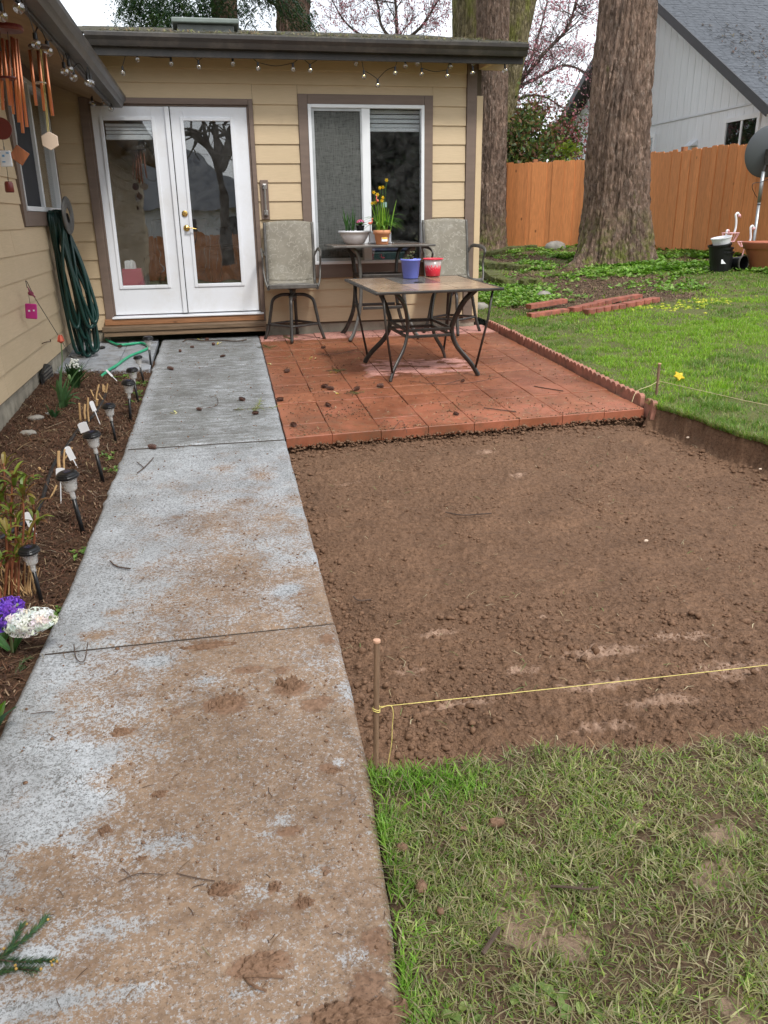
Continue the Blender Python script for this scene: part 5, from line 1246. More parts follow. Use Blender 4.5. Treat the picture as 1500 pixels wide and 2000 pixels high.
def bar_table():
    c = Vector((1.745, 8.955, P(8.95))); t = thing('bar_table', 'tall bar height table with flowers on it in front of the sliding window', 'table', tuple(c))
    H = .975; hx, hy = .54, .36
    q = MB()
    for a, b_ in [((-hx, -hy, H-.022), (hx, -hy+.026, H)), ((-hx, hy-.026, H-.022), (hx, hy, H)), ((-hx, -hy+.026, H-.022), (-hx+.026, hy-.026, H)), ((hx-.026, -hy+.026, H-.022), (hx, hy-.026, H))]: q.box(a, b_)
    q.box((-hx+.026, -hy+.026, H-.020), (hx-.026, hy-.026, H-.010)); q.build('top_frame', m['metal_worn'], t, local=True, bevel=.004)
    cx = [-hx+.028, -.18, .18, hx-.028]; cy = [-hy+.028, 0, hy-.028]
    for i in range(3):
        for j in range(2): q = MB(); q.box((cx[i]+.002, cy[j]+.002, H-.012), (cx[i+1]-.002, cy[j+1]-.002, H-.001)); q.build('table_tile', m['ttop2'], t, local=True, bevel=.0015)
    for sx in (-1, 1):
        for sy in (-1, 1):
            q = MB(); pts = smoothpath([(sx*.34, sy*.27, H-.022), (sx*.265, sy*.215, .88), (sx*.235, sy*.19, .70), (sx*.235, sy*.19, .45), (sx*.265, sy*.20, .25), (sx*.33, sy*.25, .08), (sx*.385, sy*.28, 0)], 6)
            q.tube(pts, .026, 8, flat=.55, upv=(sy*1.0, -sx*1.0, 0)); q.build('leg', m['metal_worn'] if sy < 0 else m['metal'], t, smooth=True, local=True)
    for z in (.66, .33):
        q = MB()
        q.box((-.215, -.20, z-.016), (.215, -.18, z+.016)); q.box((-.215, .18, z-.016), (.215, .20, z+.016)); q.box((-.25, -.18, z-.016), (-.23, .18, z+.016)); q.box((.23, -.18, z-.016), (.25, .18, z+.016)); q.build('stretcher', m['metal'], t, local=True, bevel=.003)
bar_table()
def bar_chair():
    t = thing('bar_chair', None, 'chair', (0, 0, 0)); S = .56
    # sling: back and seat as one swept cloth
    prof = smoothpath([(.0, -.225, .585), (0, -.06, .572), (0, .10, .572), (0, .185, .60), (0, .215, .72), (0, .235, .90), (0, .262, 1.08), (0, .285, 1.205)], 6)
    def sling(a, b_, nm):
        q = MB(); vs = []; k = b_-a; nx = 9
        for i in range(a, b_):
            p = prof[i]
            for j in range(nx):
                u = j/(nx-1)*2-1; dip = -.014*(1-u*u); top = .018*(1-u*u) if i == len(prof)-1 else 0
                vs.append((u*.245, p.y-dip*(1 if p.z > .62 else 0), p.z+(dip if p.z <= .62 else 0)+top))
        fs = [(i*nx+j, i*nx+j+1, (i+1)*nx+j+1, (i+1)*nx+j) for i in range(k-1) for j in range(nx-1)]; q.add(vs, fs)
        o = q.build(nm, m['sling'], t, smooth=True, local=True); s = o.modifiers.new('thick', 'SOLIDIFY'); s.thickness = .006; return o
    n = len(prof); cut = 20
    sling(cut-1, n, 'backrest'); sling(0, cut, 'seat')
    for sx in (-1, 1):
        q = MB(); q.tube([(sx*.256, p.y+.004, p.z) for p in prof], .016, 8); q.build('side_rail', m['metal_worn'], t, smooth=True, local=True)
        q = MB(); q.tube(smoothpath([(sx*.262, .235, .86), (sx*.295, .20, .925), (sx*.305, .08, .932), (sx*.305, -.08, .922), (sx*.303, -.17, .895), (sx*.298, -.19, .86)], 5), .020, 8, flat=.5, upv=(1, 0, 0))
        q.build('armrest', m['metal_worn'], t, smooth=True, local=True)
        q = MB(); q.tube(smoothpath([(sx*.30, -.185, .87), (sx*.298, -.14, .76), (sx*.285, -.19, .64), (sx*.262, -.23, .56)], 5), .015, 8, flat=.7); q.build('arm_post', m['metal_worn'], t, smooth=True, local=True)
    q = MB(); q.rbox((0, -.232, .575), (.50, .030, .045)); q.rbox((0, .17, .565), (.50, .03, .03)); q.rbox((-.256, -.03, .555), (.028, .40, .03)); q.rbox((.256, -.03, .555), (.028, .40, .03)); q.build('seat_frame', m['metal_worn'], t, local=True, bevel=.006)
    q = MB(); q.lathe([(.0, .555), (.075, .553), (.08, .54), (.05, .53), (.034, .52), (.034, .47), (.045, .465), (.045, .44), (.02, .42), (.0, .40)], (0, 0, 0), 16); q.build('swivel_hub', m['metal'], t, smooth=True, local=True)
    fr = []
    for k in range(4):
        a = R_(-98+90*k); d = Vector((math.cos(a), math.sin(a), 0))
        q = MB(); q.tube(smoothpath([d*.03+Vector((0, 0, .475)), d*.13+Vector((0, 0, .470)), d*.215+Vector((0, 0, .42)), d*.245+Vector((0, 0, .30)), d*.275+Vector((0, 0, .15)), d*.325], 6), .0175, 8); q.build('leg', m['metal'], t, smooth=True, local=True)
        fr.append(d*.272+Vector((0, 0, .165)))
    q = MB()
    for k in range(4):
        a, b_ = fr[k], fr[(k+1) % 4]; mid = (a+b_)/2*1.06; mid.z = .165; q.tube(smoothpath([a, mid, b_], 4), .013, 7)
    q.build('footrest_ring', m['metal'], t, smooth=True, local=True); return t
ch = bar_chair(); ch['group'] = 'sling bar chairs at the bar table'
ch.location = (.805, 9.0, P(9.0)); ch.rotation_euler = (.0, 0, R_(-3)); ch['label'] = 'grey sling swivel bar chair left of the tall table beside the french doors'
c2 = dup(ch, label='grey sling swivel bar chair right of the tall table at the house corner'); c2.location = (2.60, 9.03, P(9.0)); c2.rotation_euler = (0, 0, R_(4))

# ---- pots
def leafblade(q, base, tip, w, bend=.3, cols=((.10, .26, .04),), n=6, fold=.3, up=.0):
    base = Vector(base); tip = Vector(tip); d = tip-base; pts = []
    for i in range(n+1):
        s = i/n; p = base+d*s; p.z += bend*d.length*math.sin(s*math.pi)*.5+up*s; pts.append(p)
    ws = [w*(.55+.45*math.sin(min(1, i/n*1.6)*math.pi/2))*(1-(i/n)**3) for i in range(n+1)]
    side = Vector((d.y, -d.x, 0)); nn = side.cross(d).normalized() if side.length > 1e-4 else Vector((0, -1, 0))
    q.ribbon(pts, ws, nn, col=random.choice(cols), fold=fold)
zt = lambda px, py, off: pl(px, py, off)
# white bowl planter on the bar table
c = zt(688, 474, .975); WBc = Vector((c.x, min(c.y, 9.08), P(8.95)+.976))
t = thing('bowl_planter', 'wide white bowl planter with daffodil leaves and a magenta primrose on the bar table', 'planter', tuple(WBc))
q = MB(); q.lathe([(.0, .002), (.085, .0), (.105, .012), (.150, .085), (.158, .115), (.176, .118), (.178, .135), (.168, .138), (.150, .118), (.0, .112)], (0, 0, 0), 32, ex=1.0); q.build('bowl', m['whitepot'], t, smooth=True, local=True)
q = MB(); q.lathe([(.152, .119), (.0, .126)], (0, 0, 0), 20); q.build('potting_soil', m['soil'], t, local=True)
q = MB()
for i in range(34):
    a = random.uniform(0, 6.28); b_ = Vector((-.05+random.gauss(0, .035), random.gauss(0, .03), .12)); L = random.uniform(.14, .27)
    leafblade(q, b_, b_+Vector((math.cos(a)*L*.3-.015, math.sin(a)*L*.25, L)), .0055, .08, ((.05, .15, .03), (.08, .20, .04), (.04, .11, .03)))
q.build('daffodil_leaves', m['leaf'], t, local=True)
pt = thing('primrose', 'magenta primrose in a small black nursery pot inside the white bowl', 'flower', (WBc.x+.065, WBc.y, WBc.z+.12))
q = MB(); q.lathe([(.035, 0), (.045, .06), (.048, .06), (.048, .07), (.0, .066)], (0, 0, 0), 16); q.build('nursery_pot', m['blackplastic'], pt, local=True)
q = MB()
for i in range(16):
    a = i*.8; L = random.uniform(.06, .085); leafblade(q, (0, 0, .068), (math.cos(a)*L, math.sin(a)*L, .07+random.uniform(0, .03)), .02, .25, ((.06, .17, .03), (.10, .24, .05)))
q.build('leaves', m['leaf'], pt, local=True)
q = MB()
for i in range(26):
    a = random.uniform(0, 6.28); e = random.uniform(0, 1.3); r = .045; cc = Vector((math.cos(a)*math.sin(e)*r, math.sin(a)*math.sin(e)*r, .095+math.cos(e)*.03)); n_ = Vector((math.cos(a)*math.sin(e), math.sin(a)*math.sin(e), math.cos(e)))
    Mq = rotto(n_)
    for k in range(5): 
        b_ = 2*math.pi*k/5; u = Vector((math.cos(b_), math.sin(b_), .1)); v = Vector((-math.sin(b_), math.cos(b_), 0)); q.add([cc+Mq@Vector((0, 0, .002)), cc+Mq@(u*.009+v*.007), cc+Mq@(u*.015), cc+Mq@(u*.009-v*.007)], [(0, 1, 2, 3)], random.choice([(.62, .02, .22), (.72, .05, .30), (.80, .30, .50)]))
    q.sphere(cc+n_*.003, .003, 5, 3, (.8, .7, .1))
q.build('petals', m['petal'], pt, local=True)
# painted clay pot with daffodils
c = zt(741, 476, .975); OP = Vector((c.x, min(c.y, 8.86), P(8.95)+.976))
t = thing('clay_flower_pot', 'orange clay pot of tall yellow daffodils and spilling leaves on the bar table', 'planter', tuple(OP))
q = MB(); q.lathe([(0, 0), (.062, 0), (.066, .004), (.080, .10), (.092, .102), (.095, .14), (.088, .143), (.080, .125), (.0, .12)], (0, 0, 0), 28); q.build('pot', m['orangepot'], t, smooth=True, local=True)
q = MB(); q.rbox((.012, -.0765, .050), (.062, .002, .040), Matrix.Rotation(R_(-8), 3, 'X')); q.build('label_sticker', m['paper'], t, local=True)
q = MB(); q.rbox((.012, -.0783, .062), (.058, .002, .014), Matrix.Rotation(R_(-8), 3, 'X')); q.build('sticker_band', m['yellow'], t, local=True)
q = MB()
for k in range(4): q.rbox((-.008+.014*k, -.0774+.0, .040), (.008, .002, .014), Matrix.Rotation(R_(-8), 3, 'X'))
tag(q.build('sticker_print', plain('purple print', (.12, .06, .35)), t, local=True), kind='stuff')
q = MB(); q.lathe([(.082, .126), (0, .132)], (0, 0, 0), 18); q.build('potting_soil', m['soil'], t, local=True)
q = MB(); YG = ((.22, .40, .04), (.30, .48, .06), (.14, .30, .04))
for i in range(46):
    a = random.uniform(0, 6.28); L = random.uniform(.16, .34); b_ = Vector((random.gauss(0, .03), random.gauss(0, .03), .13)); s = random.uniform(.1, .45)
    leafblade(q, b_, b_+Vector((math.cos(a)*L*s, math.sin(a)*L*s, L)), .0065, .12, YG)
for i in range(44):
    a = random.choice([random.uniform(-.5, .6), random.uniform(0, 6.28)]); L = random.uniform(.13, .27); b_ = Vector((0, 0, .15)); leafblade(q, b_, b_+Vector((math.cos(a)*L, math.sin(a)*L*.7, random.uniform(-.03, .14))), .013, .55, ((.12, .30, .05), (.22, .40, .09)))
q.build('leaves', m['leaf'], t, local=True)
fl = [(755, 352), (748, 366), (742, 367), (737, 380), (730, 376), (748, 386), (727, 397), (733, 396), (746, 392)]
sq = MB(); fq = MB()
for px, py in fl:
    p = atY(px, py, OP.y-.01)-OP; sq.tube(bez([(random.gauss(0, .02), random.gauss(0, .02), .13), p*.55+Vector((0, 0, .03)), p], 4), .0022, 5, col=(.12, .26, .05))
    fd = Vector((random.gauss(0, .4), -1, random.gauss(.1, .3))).normalized(); Mq = rotto(fd)
    for k in range(6):
        a = k*math.pi/3; u = Vector((math.cos(a), math.sin(a), .0)); v = Vector((-math.sin(a), math.cos(a), 0)); fq.add([p, p+Mq@(u*.011+v*.007), p+Mq@(u*.022-Vector((0, 0, .004))), p+Mq@(u*.011-v*.007)], [(0, 1, 2, 3)], (.85, .62, .03))
    fq.lathe([(.004, 0), (.006, .009), (.009, .013)], p, 8, Mq, (.9, .52, .01))
sq.build('stems', m['leaf'], t, local=True); fq.build('daffodils', m['petal'], t, local=True)
# plastic flamingo picks stuck in that pot
def flamingo(name, lab, pos, sc_, mt, stick=0, rz=0):
    t = thing(name, lab, 'garden flamingo', tuple(pos)); t.rotation_euler = (0, 0, rz); W[t] = Matrix.Translation(Vector(pos)) @ Matrix.Rotation(rz, 4, 'Z')
    s = sc_; q = MB(); q.sphere((0, 0, 0), .5*s, 12, 8, sc3=(.62, 1.0, .60)); 
    q.tube(bez([(0, -.40*s, .08*s), (0, -.62*s, .38*s), (0, -.50*s, .72*s), (0, -.60*s, 1.0*s), (0, -.78*s, 1.02*s), (0, -.86*s, .92*s)], 5), [.16*s]*4+[.11*s]*10+[.09*s]*8+[.10*s]*4, 8)
    q.tube([(0, .35*s, .05*s), (0, .75*s, -.12*s)], [.2*s, .02*s], 8); q.build('body', mt, t, smooth=True, local=True)
    q = MB(); q.tube([(0, -.86*s, .92*s), (0, -.94*s, .80*s), (0, -.92*s, .66*s)], [.075*s, .06*s, .015*s], 7); q.build('beak', m['blackplastic'], t, local=True)
    if stick: q = MB(); q.tube([(0, 0, -.3*s), (0, 0, -stick)], .004, 6); q.build('stick', m['metal'], t, local=True)
    return t
flamingo('flamingo_pick', 'coral flamingo ornament among the daffodil stems', atY(737, 392, OP.y-.03), .048, plain('coral plastic', (.85, .22, .14), .4), .16, R_(-30))
flamingo('flamingo_pick', 'coral flamingo ornament leaning at the left rim of the clay pot', atY(723, 436, OP.y-.06), .045, bpy.data.materials['coral plastic'], .10, R_(40))
flamingo('flamingo_figure', 'small pink flamingo figure inside the window below the bar table top', atY(748, 503, WY-.05), .035, m['pink'], 0, R_(-80))
q = MB(); p = atY(750, 400, OP.y); q.rbox(p, (.058, .002, .05), Matrix.Rotation(R_(-4), 3, 'Y')); q.tube([p-Vector((0, 0, .02)), p-Vector((-.01, 0, .22))], .002, 5)
tag(q.build('plant_label', plain('pale teal card', (.28, .42, .42), .5)), 'pale teal plant label card standing among the daffodils', 'plant label')
q = MB()
for (px, py) in ((740, 475),):
    b0 = Vector((OP.x-.07, OP.y+.16, OP.z)); 
t = thing('phone_dock', 'pale grey plastic gadget behind the clay pot on the bar table', 'gadget', tuple(b0+Vector((.07, -.02, 0)))); q = MB(); q.box((-.11, .0, 0), (-.03, .05, .13)); q.box((.06, 0, 0), (.13, .05, .12)); q.box((-.12, .0, 0), (.14, .07, .018)); q.build('gadget_body', m['graytrim'], t, local=True, bevel=.008)
# blue pot with a succulent
c = zt(805, 545, .765); BP = Vector((c.x, c.y+.06, P(c.y)+.768)); 
t = thing('blue_pot', 'periwinkle blue square-lipped pot with a succulent on the low table', 'planter', tuple(BP))
q = MB(); q.lathe([(0, 0), (.066, 0), (.070, .004), (.088, .155), (.094, .157), (.095, .172), (.088, .172), (.082, .15), (0, .145)], (0, 0, 0), 28); q.build('pot', m['bluepot'], t, smooth=True, local=True)
q = MB(); q.lathe([(.083, .15), (0, .155)], (0, 0, 0), 16); q.build('potting_soil', m['soil'], t, local=True)
q = MB()
for cx_, cy_, cz in ((-.035, -.01, .17), (-.01, .0, .195), (.01, .02, .18), (-.05, .02, .165), (.075, -.02, .16), (.015, .0, .225)):
    for i in range(14):
        a = i*2.4; L = .022; q.tube([(cx_, cy_, cz-.02), (cx_+math.cos(a)*L, cy_+math.sin(a)*L, cz+.014*(1-i/14))], [.003, .0055], 5, col=random.choice([(.12, .17, .06), (.17, .20, .09), (.20, .14, .09)]))
q.tube([(.0, 0, .15), (.015, 0, .22)], .004, 5, col=(.15, .12, .07)); q.build('succulent', m['leaf'], t, local=True)
# clear pot with red rim and printed flames
c = zt(848, 541, .765); CP = Vector((c.x, c.y+.05, P(c.y)+.769))
t = thing('clear_bucket', 'small clear bucket with red rim and red flame print on the low table', 'bucket', tuple(CP))
def flamepot():
    q = N('clear plastic with flame print'); tcn = q.n('TexCoord'); x = q.sxyz(tcn.outputs['Object'])
    a = q.math('ARCTAN2', x[1], x[0]); w = q.noise(1.0, 6, vec=None)
    cmb = q.n('CombineXYZ'); q.l(q.math('MULTIPLY', a, 5), cmb.inputs[0]); q.l(q.math('MULTIPLY', x[2], 30), cmb.inputs[1]); nn = q.noise(1.6, 6, vec=cmb.outputs[0], rough=.7)
    f = q.ramp(q.math('ADD', nn, q.math('MULTIPLY_ADD', x[2], -3.4, .34)), .52, .54)
    q.fin(q.mix(f, (.55, .53, .50), (.72, .03, .06)), .2, None, 0, .6)
    t_ = q.n('BsdfTransparent'); ms = q.n('MixShader'); q.l(q.math('MULTIPLY_ADD', f, -.38, .38), ms.inputs[0]); q.l(q.b.outputs[0], ms.inputs[1]); q.l(t_.outputs[0], ms.inputs[2]); q.l(ms.outputs[0], q.out.inputs[0]); return q.m
q = MB(); q.lathe([(0, .002), (.062, .002), (.068, .006), (.084, .155), (.081, .155), (.065, .01), (0, .008)], (0, 0, 0), 28); q.build('bucket_body', flamepot(), t, smooth=True, local=True)
q = MB(); q.lathe([(.083, .150), (.097, .153), (.098, .160), (.090, .163), (.081, .160), (.083, .150)], (0, 0, 0), 28); q.build('rim', m['red'], t, smooth=True, local=True)

# ================================================================== STRING LIGHTS
def bulbs(name, lab, spots, hangers, r=.027):
    t = thing(name, lab, 'string lights', tuple(spots[0]))
    for p in spots:
        q = MB(); q.lathe([(.011, .032), (.012, .0), (.009, -.002)], p, 8); q.build('socket', m['wire'], t)
        q = MB(); q.sphere(p-Vector((0, 0, .022)), r, 12, 8); q.build('bulb', m['bulb'], t, smooth=True)
        q = MB(); q.sphere(p-Vector((0, 0, .018)), .007, 6, 4); q.build('filament', m['brass'], t)
    q = MB()
    for h in hangers: q.tube(bez(h, 5), .0035, 5)
    q.build('wire', m['wire'], t); return t
EV = 8.99
bl = [(133, 172), (180, 128), (290, 142), (380, 152), (491, 142), (573, 158), (687, 160), (743, 164), (892, 142), (918, 184), (963, 212), (1020, 172), (1053, 150), (1092, 142), (1106, 176), (1189, 182), (1200, 152), (1272, 172), (1274, 140), (1377, 165)]
sp = [atY(160+a/1.6667, 40+(b_-10)/1.6667, EV+(.0 if i % 2 else .03)) for i, (a, b_) in enumerate(bl)]
hg = []
for i in range(len(sp)-1):
    a, b_ = sp[i]+Vector((0, 0, .03)), sp[i+1]+Vector((0, 0, .03)); mid = (a+b_)/2; mid.z = max(a.z, b_.z)+random.choice([.04, .06, -.03]); mid.z = min(mid.z, 2.775); hg.append([a, mid, b_])
bulbs('string_lights', 'clear globe string lights looped under the rear eave above doors and window', sp, hg)
ll = [(10, 130), (175, 45), (345, 410), (465, 485), (625, 685), (672, 668), (715, 745), (855, 795), (885, 805)]
sp = [C0+ray(a/5, (b_-25)/5)*((2.19-CAMZ)/ray(a/5, (b_-25)/5).z) for i, (a, b_) in enumerate(ll)]
hg = []
for i in range(len(sp)-1):
    a, b_ = sp[i]+Vector((0, 0, .03)), sp[i+1]+Vector((0, 0, .03)); mid = (a+b_)/2; mid.z = max(a.z, b_.z)+.05; hg.append([a, mid, b_])
bulbs('string_lights', 'clear globe string lights draped under the side wing gutter', sp, hg)
sp = [atY(a/5, (b_-25)/5, 8.9) for a, b_ in [(900, 1012), (1012, 1010), (1080, 1062), (1115, 940)]]
e = Vector((sp[0].x, 8.9, 2.32)); bulbs('string_lights', 'short dangling strand of clear globes at the inner corner of the eaves', sp, [[e, sp[0]+Vector((.01, 0, .12)), sp[0]+Vector((0, 0, .03))], [sp[0]+Vector((0, 0, .03)), (sp[0]+sp[1])/2+Vector((0, 0, .10)), sp[1]+Vector((0, 0, .03)), sp[2]+Vector((0, 0, .03))], [sp[1]+Vector((0, 0, .03)), sp[3]+Vector((0, 0, .03))]])

# ================================================================== WIND CHIMES
def hang(q, p, ztop, r=.0016): q.tube([p, (p[0], p[1], ztop)], r, 4)
CY = 5.2
t = thing('wind_chime', 'large wind chime with dark red top disc and many copper tubes at the left edge', 'wind chime', tuple(atY(12, 60, CY)))
q = MB(); c = atY(14, 56, CY); q.lathe([(0, .02), (.075, .016), (.082, 0), (.078, -.012), (0, -.014)], c, 20); hang(q, c, 2.36); q.build('top_disc', plain('dark red lacquer', (.14, .02, .015), .35), t, smooth=False)
for x0, y0, x1, y1, dy in [(4, 75, 20, 206, -.03), (0, 100, 6, 215, .05), (14, 78, 27, 223, .06), (23, 72, 37, 239, .0), (28, 75, 45, 260, -.06), (32, 76, 53, 248, .02)]:
    a = atY(x0, y0, CY+dy); b_ = atY(x1, y1, CY+dy); q = MB(); q.tube([a, b_], .0085, 10); q.build('chime_tube', m['copper'], t, smooth=True)
q = MB(); p = atY(14, 153, CY); q.lathe([(0, .006), (.05, .006), (.052, 0), (.05, -.006), (0, -.006)], p, 18); hang(q, p, c.z); q.build('striker', bpy.data.materials['dark red lacquer'], t)
p = atY(38, 303, CY); q = MB(); Mq = Matrix.Rotation(R_(20), 3, 'Z') @ Matrix.Rotation(R_(38), 3, 'Y'); q.rbox(p, (.078, .008, .078), Mq); q.build('sail', m['chimewood'], t, bevel=.003)
q = MB(); q.tube([p+Vector((0, 0, .05)), c], .0014, 4); q.build('cord', m['wire'], t)
t = thing('wind_chime', 'wind chime of copper tubes with a pale hexagonal sail in front of the side window', 'wind chime', tuple(atY(80, 95, CY+.4)))
CY2 = CY+.4; c = atY(76, 92, CY2); q = MB(); q.lathe([(0, .012), (.055, .010), (.06, 0), (0, -.008)], c, 18); hang(q, c, 2.36); q.build('top_disc', m['twig'], t)
for x0, y0, x1, y1, dy in [(58, 98, 71, 206, 0), (74, 99, 87, 217, .03), (87, 104, 103, 226, -.02)]:
    a = atY(x0, y0, CY2+dy); b_ = atY(x1, y1, CY2+dy); q = MB(); q.tube([a, b_], .0095, 10); q.build('chime_tube', m['copper'], t, smooth=True); q = MB(); q.tube([a, (c.x, c.y, c.z)], .0012, 4); q.build('cord', m['wire'], t)
p = atY(97, 275, CY2); q = MB(); pts = [p+Vector((math.sin(k*math.pi/3)*.052, 0, math.cos(k*math.pi/3)*.052)) for k in range(6)]; q.prism(pts, (.003, .008, 0)); q.build('sail', m['shell'], t, bevel=.002)
q = MB(); q.tube([p+Vector((-.004, 0, .05)), (c.x+.006, c.y, c.z)], .0016, 4); q.tube([p+Vector((.004, 0, .05)), (c.x+.01, c.y, c.z)], .0016, 4); q.build('cord', m['string'], t)
q = MB(); p = atY(78, 163, CY2+.05); q.lathe([(0, .006), (.035, .006), (.037, 0), (0, -.006)], p, 16); q.build('striker', m['shell'], t)
t = thing('hanging_mobile', 'hanging string of dark red disc, white and blue charm and brown bell', 'mobile', tuple(atY(8, 250, CY-.1)))
CY3 = CY-.12; p = atY(2, 251, CY3); q = MB(); q.lathe([(0, -.004), (.055, -.004), (.055, .004), (0, .004)], p, 24, Matrix.Rotation(R_(90), 3, 'X') @ Matrix.Rotation(R_(0), 3, 'Y')); q.build('disc', bpy.data.materials['dark red lacquer'], t)
p2 = atY(11, 310, CY3); q = MB(); q.rbox(p2, (.062, .012, .082)); q.build('charm', m['whitepot'], t, bevel=.014)
q = MB(); q.rbox(p2+Vector((-.008, -.0072, .014)), (.012, .002, .010)); q.rbox(p2+Vector((-.010, -.0072, -.016)), (.016, .002, .006)); q.rbox(p2+Vector((.014, -.0072, .028)), (.014, .002, .006)); q.build('charm_print', plain('sky blue print', (.15, .35, .60)), t)
p3 = atY(18, 366, CY3); q = MB(); q.lathe([(0, .03), (.018, .03), (.022, .02), (.024, -.02), (.020, -.026), (0, -.026)], p3, 14); q.build('bell', bpy.data.materials['dark red lacquer'], t, smooth=True)
q = MB()
for z in (.05, .044): q.sphere(p2+Vector((0, 0, z+.006)), .006, 8, 5); q.sphere(p3+Vector((0, 0, z-.004)), .006, 8, 5)
q.build('bead', m['bulb'], t); q = MB(); q.tube([p+Vector((0, 0, 1.0)), p, p2, p3], .0014, 4); q.build('cord', m['wire'], t)

# ================================================================== HOSES
def hose_reel():
    t = thing('garden_hose', 'dark green garden hose coiled in long loops on the side wing wall', 'hose', (-1.3, 8.4, 1.3)); rd = random.Random(3); Y0 = 8.42
    loops = [(97, 700, 660, 0), (100, 640, 0, 0), (104, 560, 0, 0), (108, 690, 0, 0), (112, 600, 0, 0), (116, 560, 0, 0), (119, 690, 0, 0), (122, 520, 0, 0)]
    tops = [atY(px, 414-rd.uniform(0, 4), Y0) for px in (97, 101, 105, 109, 112, 116, 120, 124, 103, 114)]
    bots = [(165, 698), (172, 700), (168, 660), (160, 655), (180, 690), (186, 686), (184, 630), (150, 640), (155, 690), (176, 640)]
    for i, (a, bpx) in enumerate(zip(tops, bots)):
        dy = rd.uniform(-.10, .12); dz = rd.uniform(-.01, .01); q = MB(); b_ = atY(bpx[0], bpx[1], Y0+dy); b_.z = max(b_.z, P(8.3)+.02)
        w = .045+.02*rd.random(); f = a.lerp(b_, .5)
        A1 = Vector((a.x, Y0-.08, a.z-.10)); A2 = Vector((a.x, Y0+.10, a.z-.10)); 
        out = rd.uniform(-.02, .02)
        pts = [Vector((a.x, Y0, a.z+dz)), A1, f+Vector((-.04+out, -.07+dy*.5, .05)), b_+Vector((-.04, -.04, .12)), b_+Vector((.0, 0, 0)), b_+Vector((.035, .04, .12)), f+Vector((.045+out, .07+dy*.5, .05)), A2, Vector((a.x, Y0, a.z+dz))]
        q.tube(bez(pts, 7), .0155, 8, cap=False); q.build('hose_loop', m['hose'], t, smooth=True)
    # one loop swings wide towards the door
    q = MB(); zz = [(122, 420), (140, 500), (165, 560), (182, 600), (188, 625), (180, 638), (165, 630), (150, 585), (135, 500), (121, 422)]
    q.tube(bez([atY(a, b_, Y0+.10-.02*i) for i, (a, b_) in enumerate(zz)], 6), .0155, 8, cap=False); q.build('hose_loop', m['hose'], t, smooth=True)
    h = thing('hose_hanger', 'grey metal hose hanger with oval end plate on the wall', 'hose hanger', tuple(atY(132, 430, Y0)))
    cdisc = atY(131.5, 421, Y0); q = MB(); rr = []
    MX = Matrix.Rotation(R_(90), 3, 'Y')@Matrix.Rotation(R_(0), 3, 'Z'); MX = Matrix.Rotation(R_(-7), 3, 'Z')@MX
    q.lathe([(.07, .000), (.072, .012), (.16, .014), (.17, .006), (.165, -.002), (.07, 0)], cdisc, 28, MX); q.build('end_plate', m['metal_worn'], h, smooth=True)
    q = MB(); q.lathe([(.058, 0), (.058, -.22), (.0, -.22)], cdisc+Vector((0, 0, -.035)), 20, MX); q.build('drum', m['metal'], h, smooth=True)
hose_reel()
t = thing('green_hose', 'bright green hose end curling over the grey pavers by the step', 'hose', tuple(pl(240, 715)))
z6 = lambda a, b_, off=.012: pl(a/4.6875, 640+b_/4.6875, off)
q = MB(); q.tube(bez([z6(945, 75), z6(985, 115), z6(1080, 155), z6(1180, 150), z6(1290, 140), z6(1345, 160), z6(1355, 185), z6(1300, 215), z6(1200, 255), z6(1120, 305), z6(1060, 350), z6(1000, 385), z6(940, 435, .005), z6(915, 455, -.01)], 6), .0135, 10); q.build('hose_tube', m['hose_light'], t, smooth=True)
a = z6(945, 75); q = MB(); q.tube([a+Vector((-.012, .002, 0)), a+Vector((-.05, .015, .004))], .011, 8); q.build('hose_coupling', m['brass'], t, smooth=True)
# white drain stub, dark crawl vent, little wall hook
t = thing('drain_stub', 'short white plastic pipe stub lying in the paver gap beside the hose', 'pipe', tuple(pl(190, 677))); c = pl(189, 676, .02); q = MB(); q.tube([c+Vector((-.05, .01, 0)), c+Vector((.03, -.01, .0))], .025, 14); q.build('pipe', m['vinyl'], t, smooth=True); q = MB(); q.lathe([(.055, -.018), (.055, -.008), (.0, -.008)], c+Vector((.03, 0, 0)), 18); q.build('collar', m['dark'], t)
t = thing('crawl_vent', 'dark pointed crawl space vent at the foot of the side wall', 'vent', (-1.5, 7.35, 0)); A = atX(88, 694, -1.455); q = MB()
cx_ = -1.50; y0 = atX(82, 735, -1.47).y; y1 = atX(100, 715, -1.47).y
q.prism([(-1.485, y0, -.10), (-1.485, y1, -.10), (-1.485, y1, .05), (-1.485, (y0+y1)/2, .10), (-1.485, y0, .05)], (.022, 0, 0)); q.build('vent_plate', m['dark'], t)
q = MB()
for k in range(5): q.box((-1.462, y0+.03, -.07+.03*k), (-1.455, y1-.03, -.058+.03*k))
q.build('louvre', m['metal_worn'], t)
t = thing('wall_hook', 'small bent wire hook on the tan lap siding', 'hook', tuple(atX(83, 668, -1.48))); q = MB(); q.tube([atX(82, 671, -1.482), atX(90, 668, -1.44), atX(99, 667, -1.42), atX(98, 663, -1.42)], .004, 6); q.build('hook_wire', m['twig'], t)
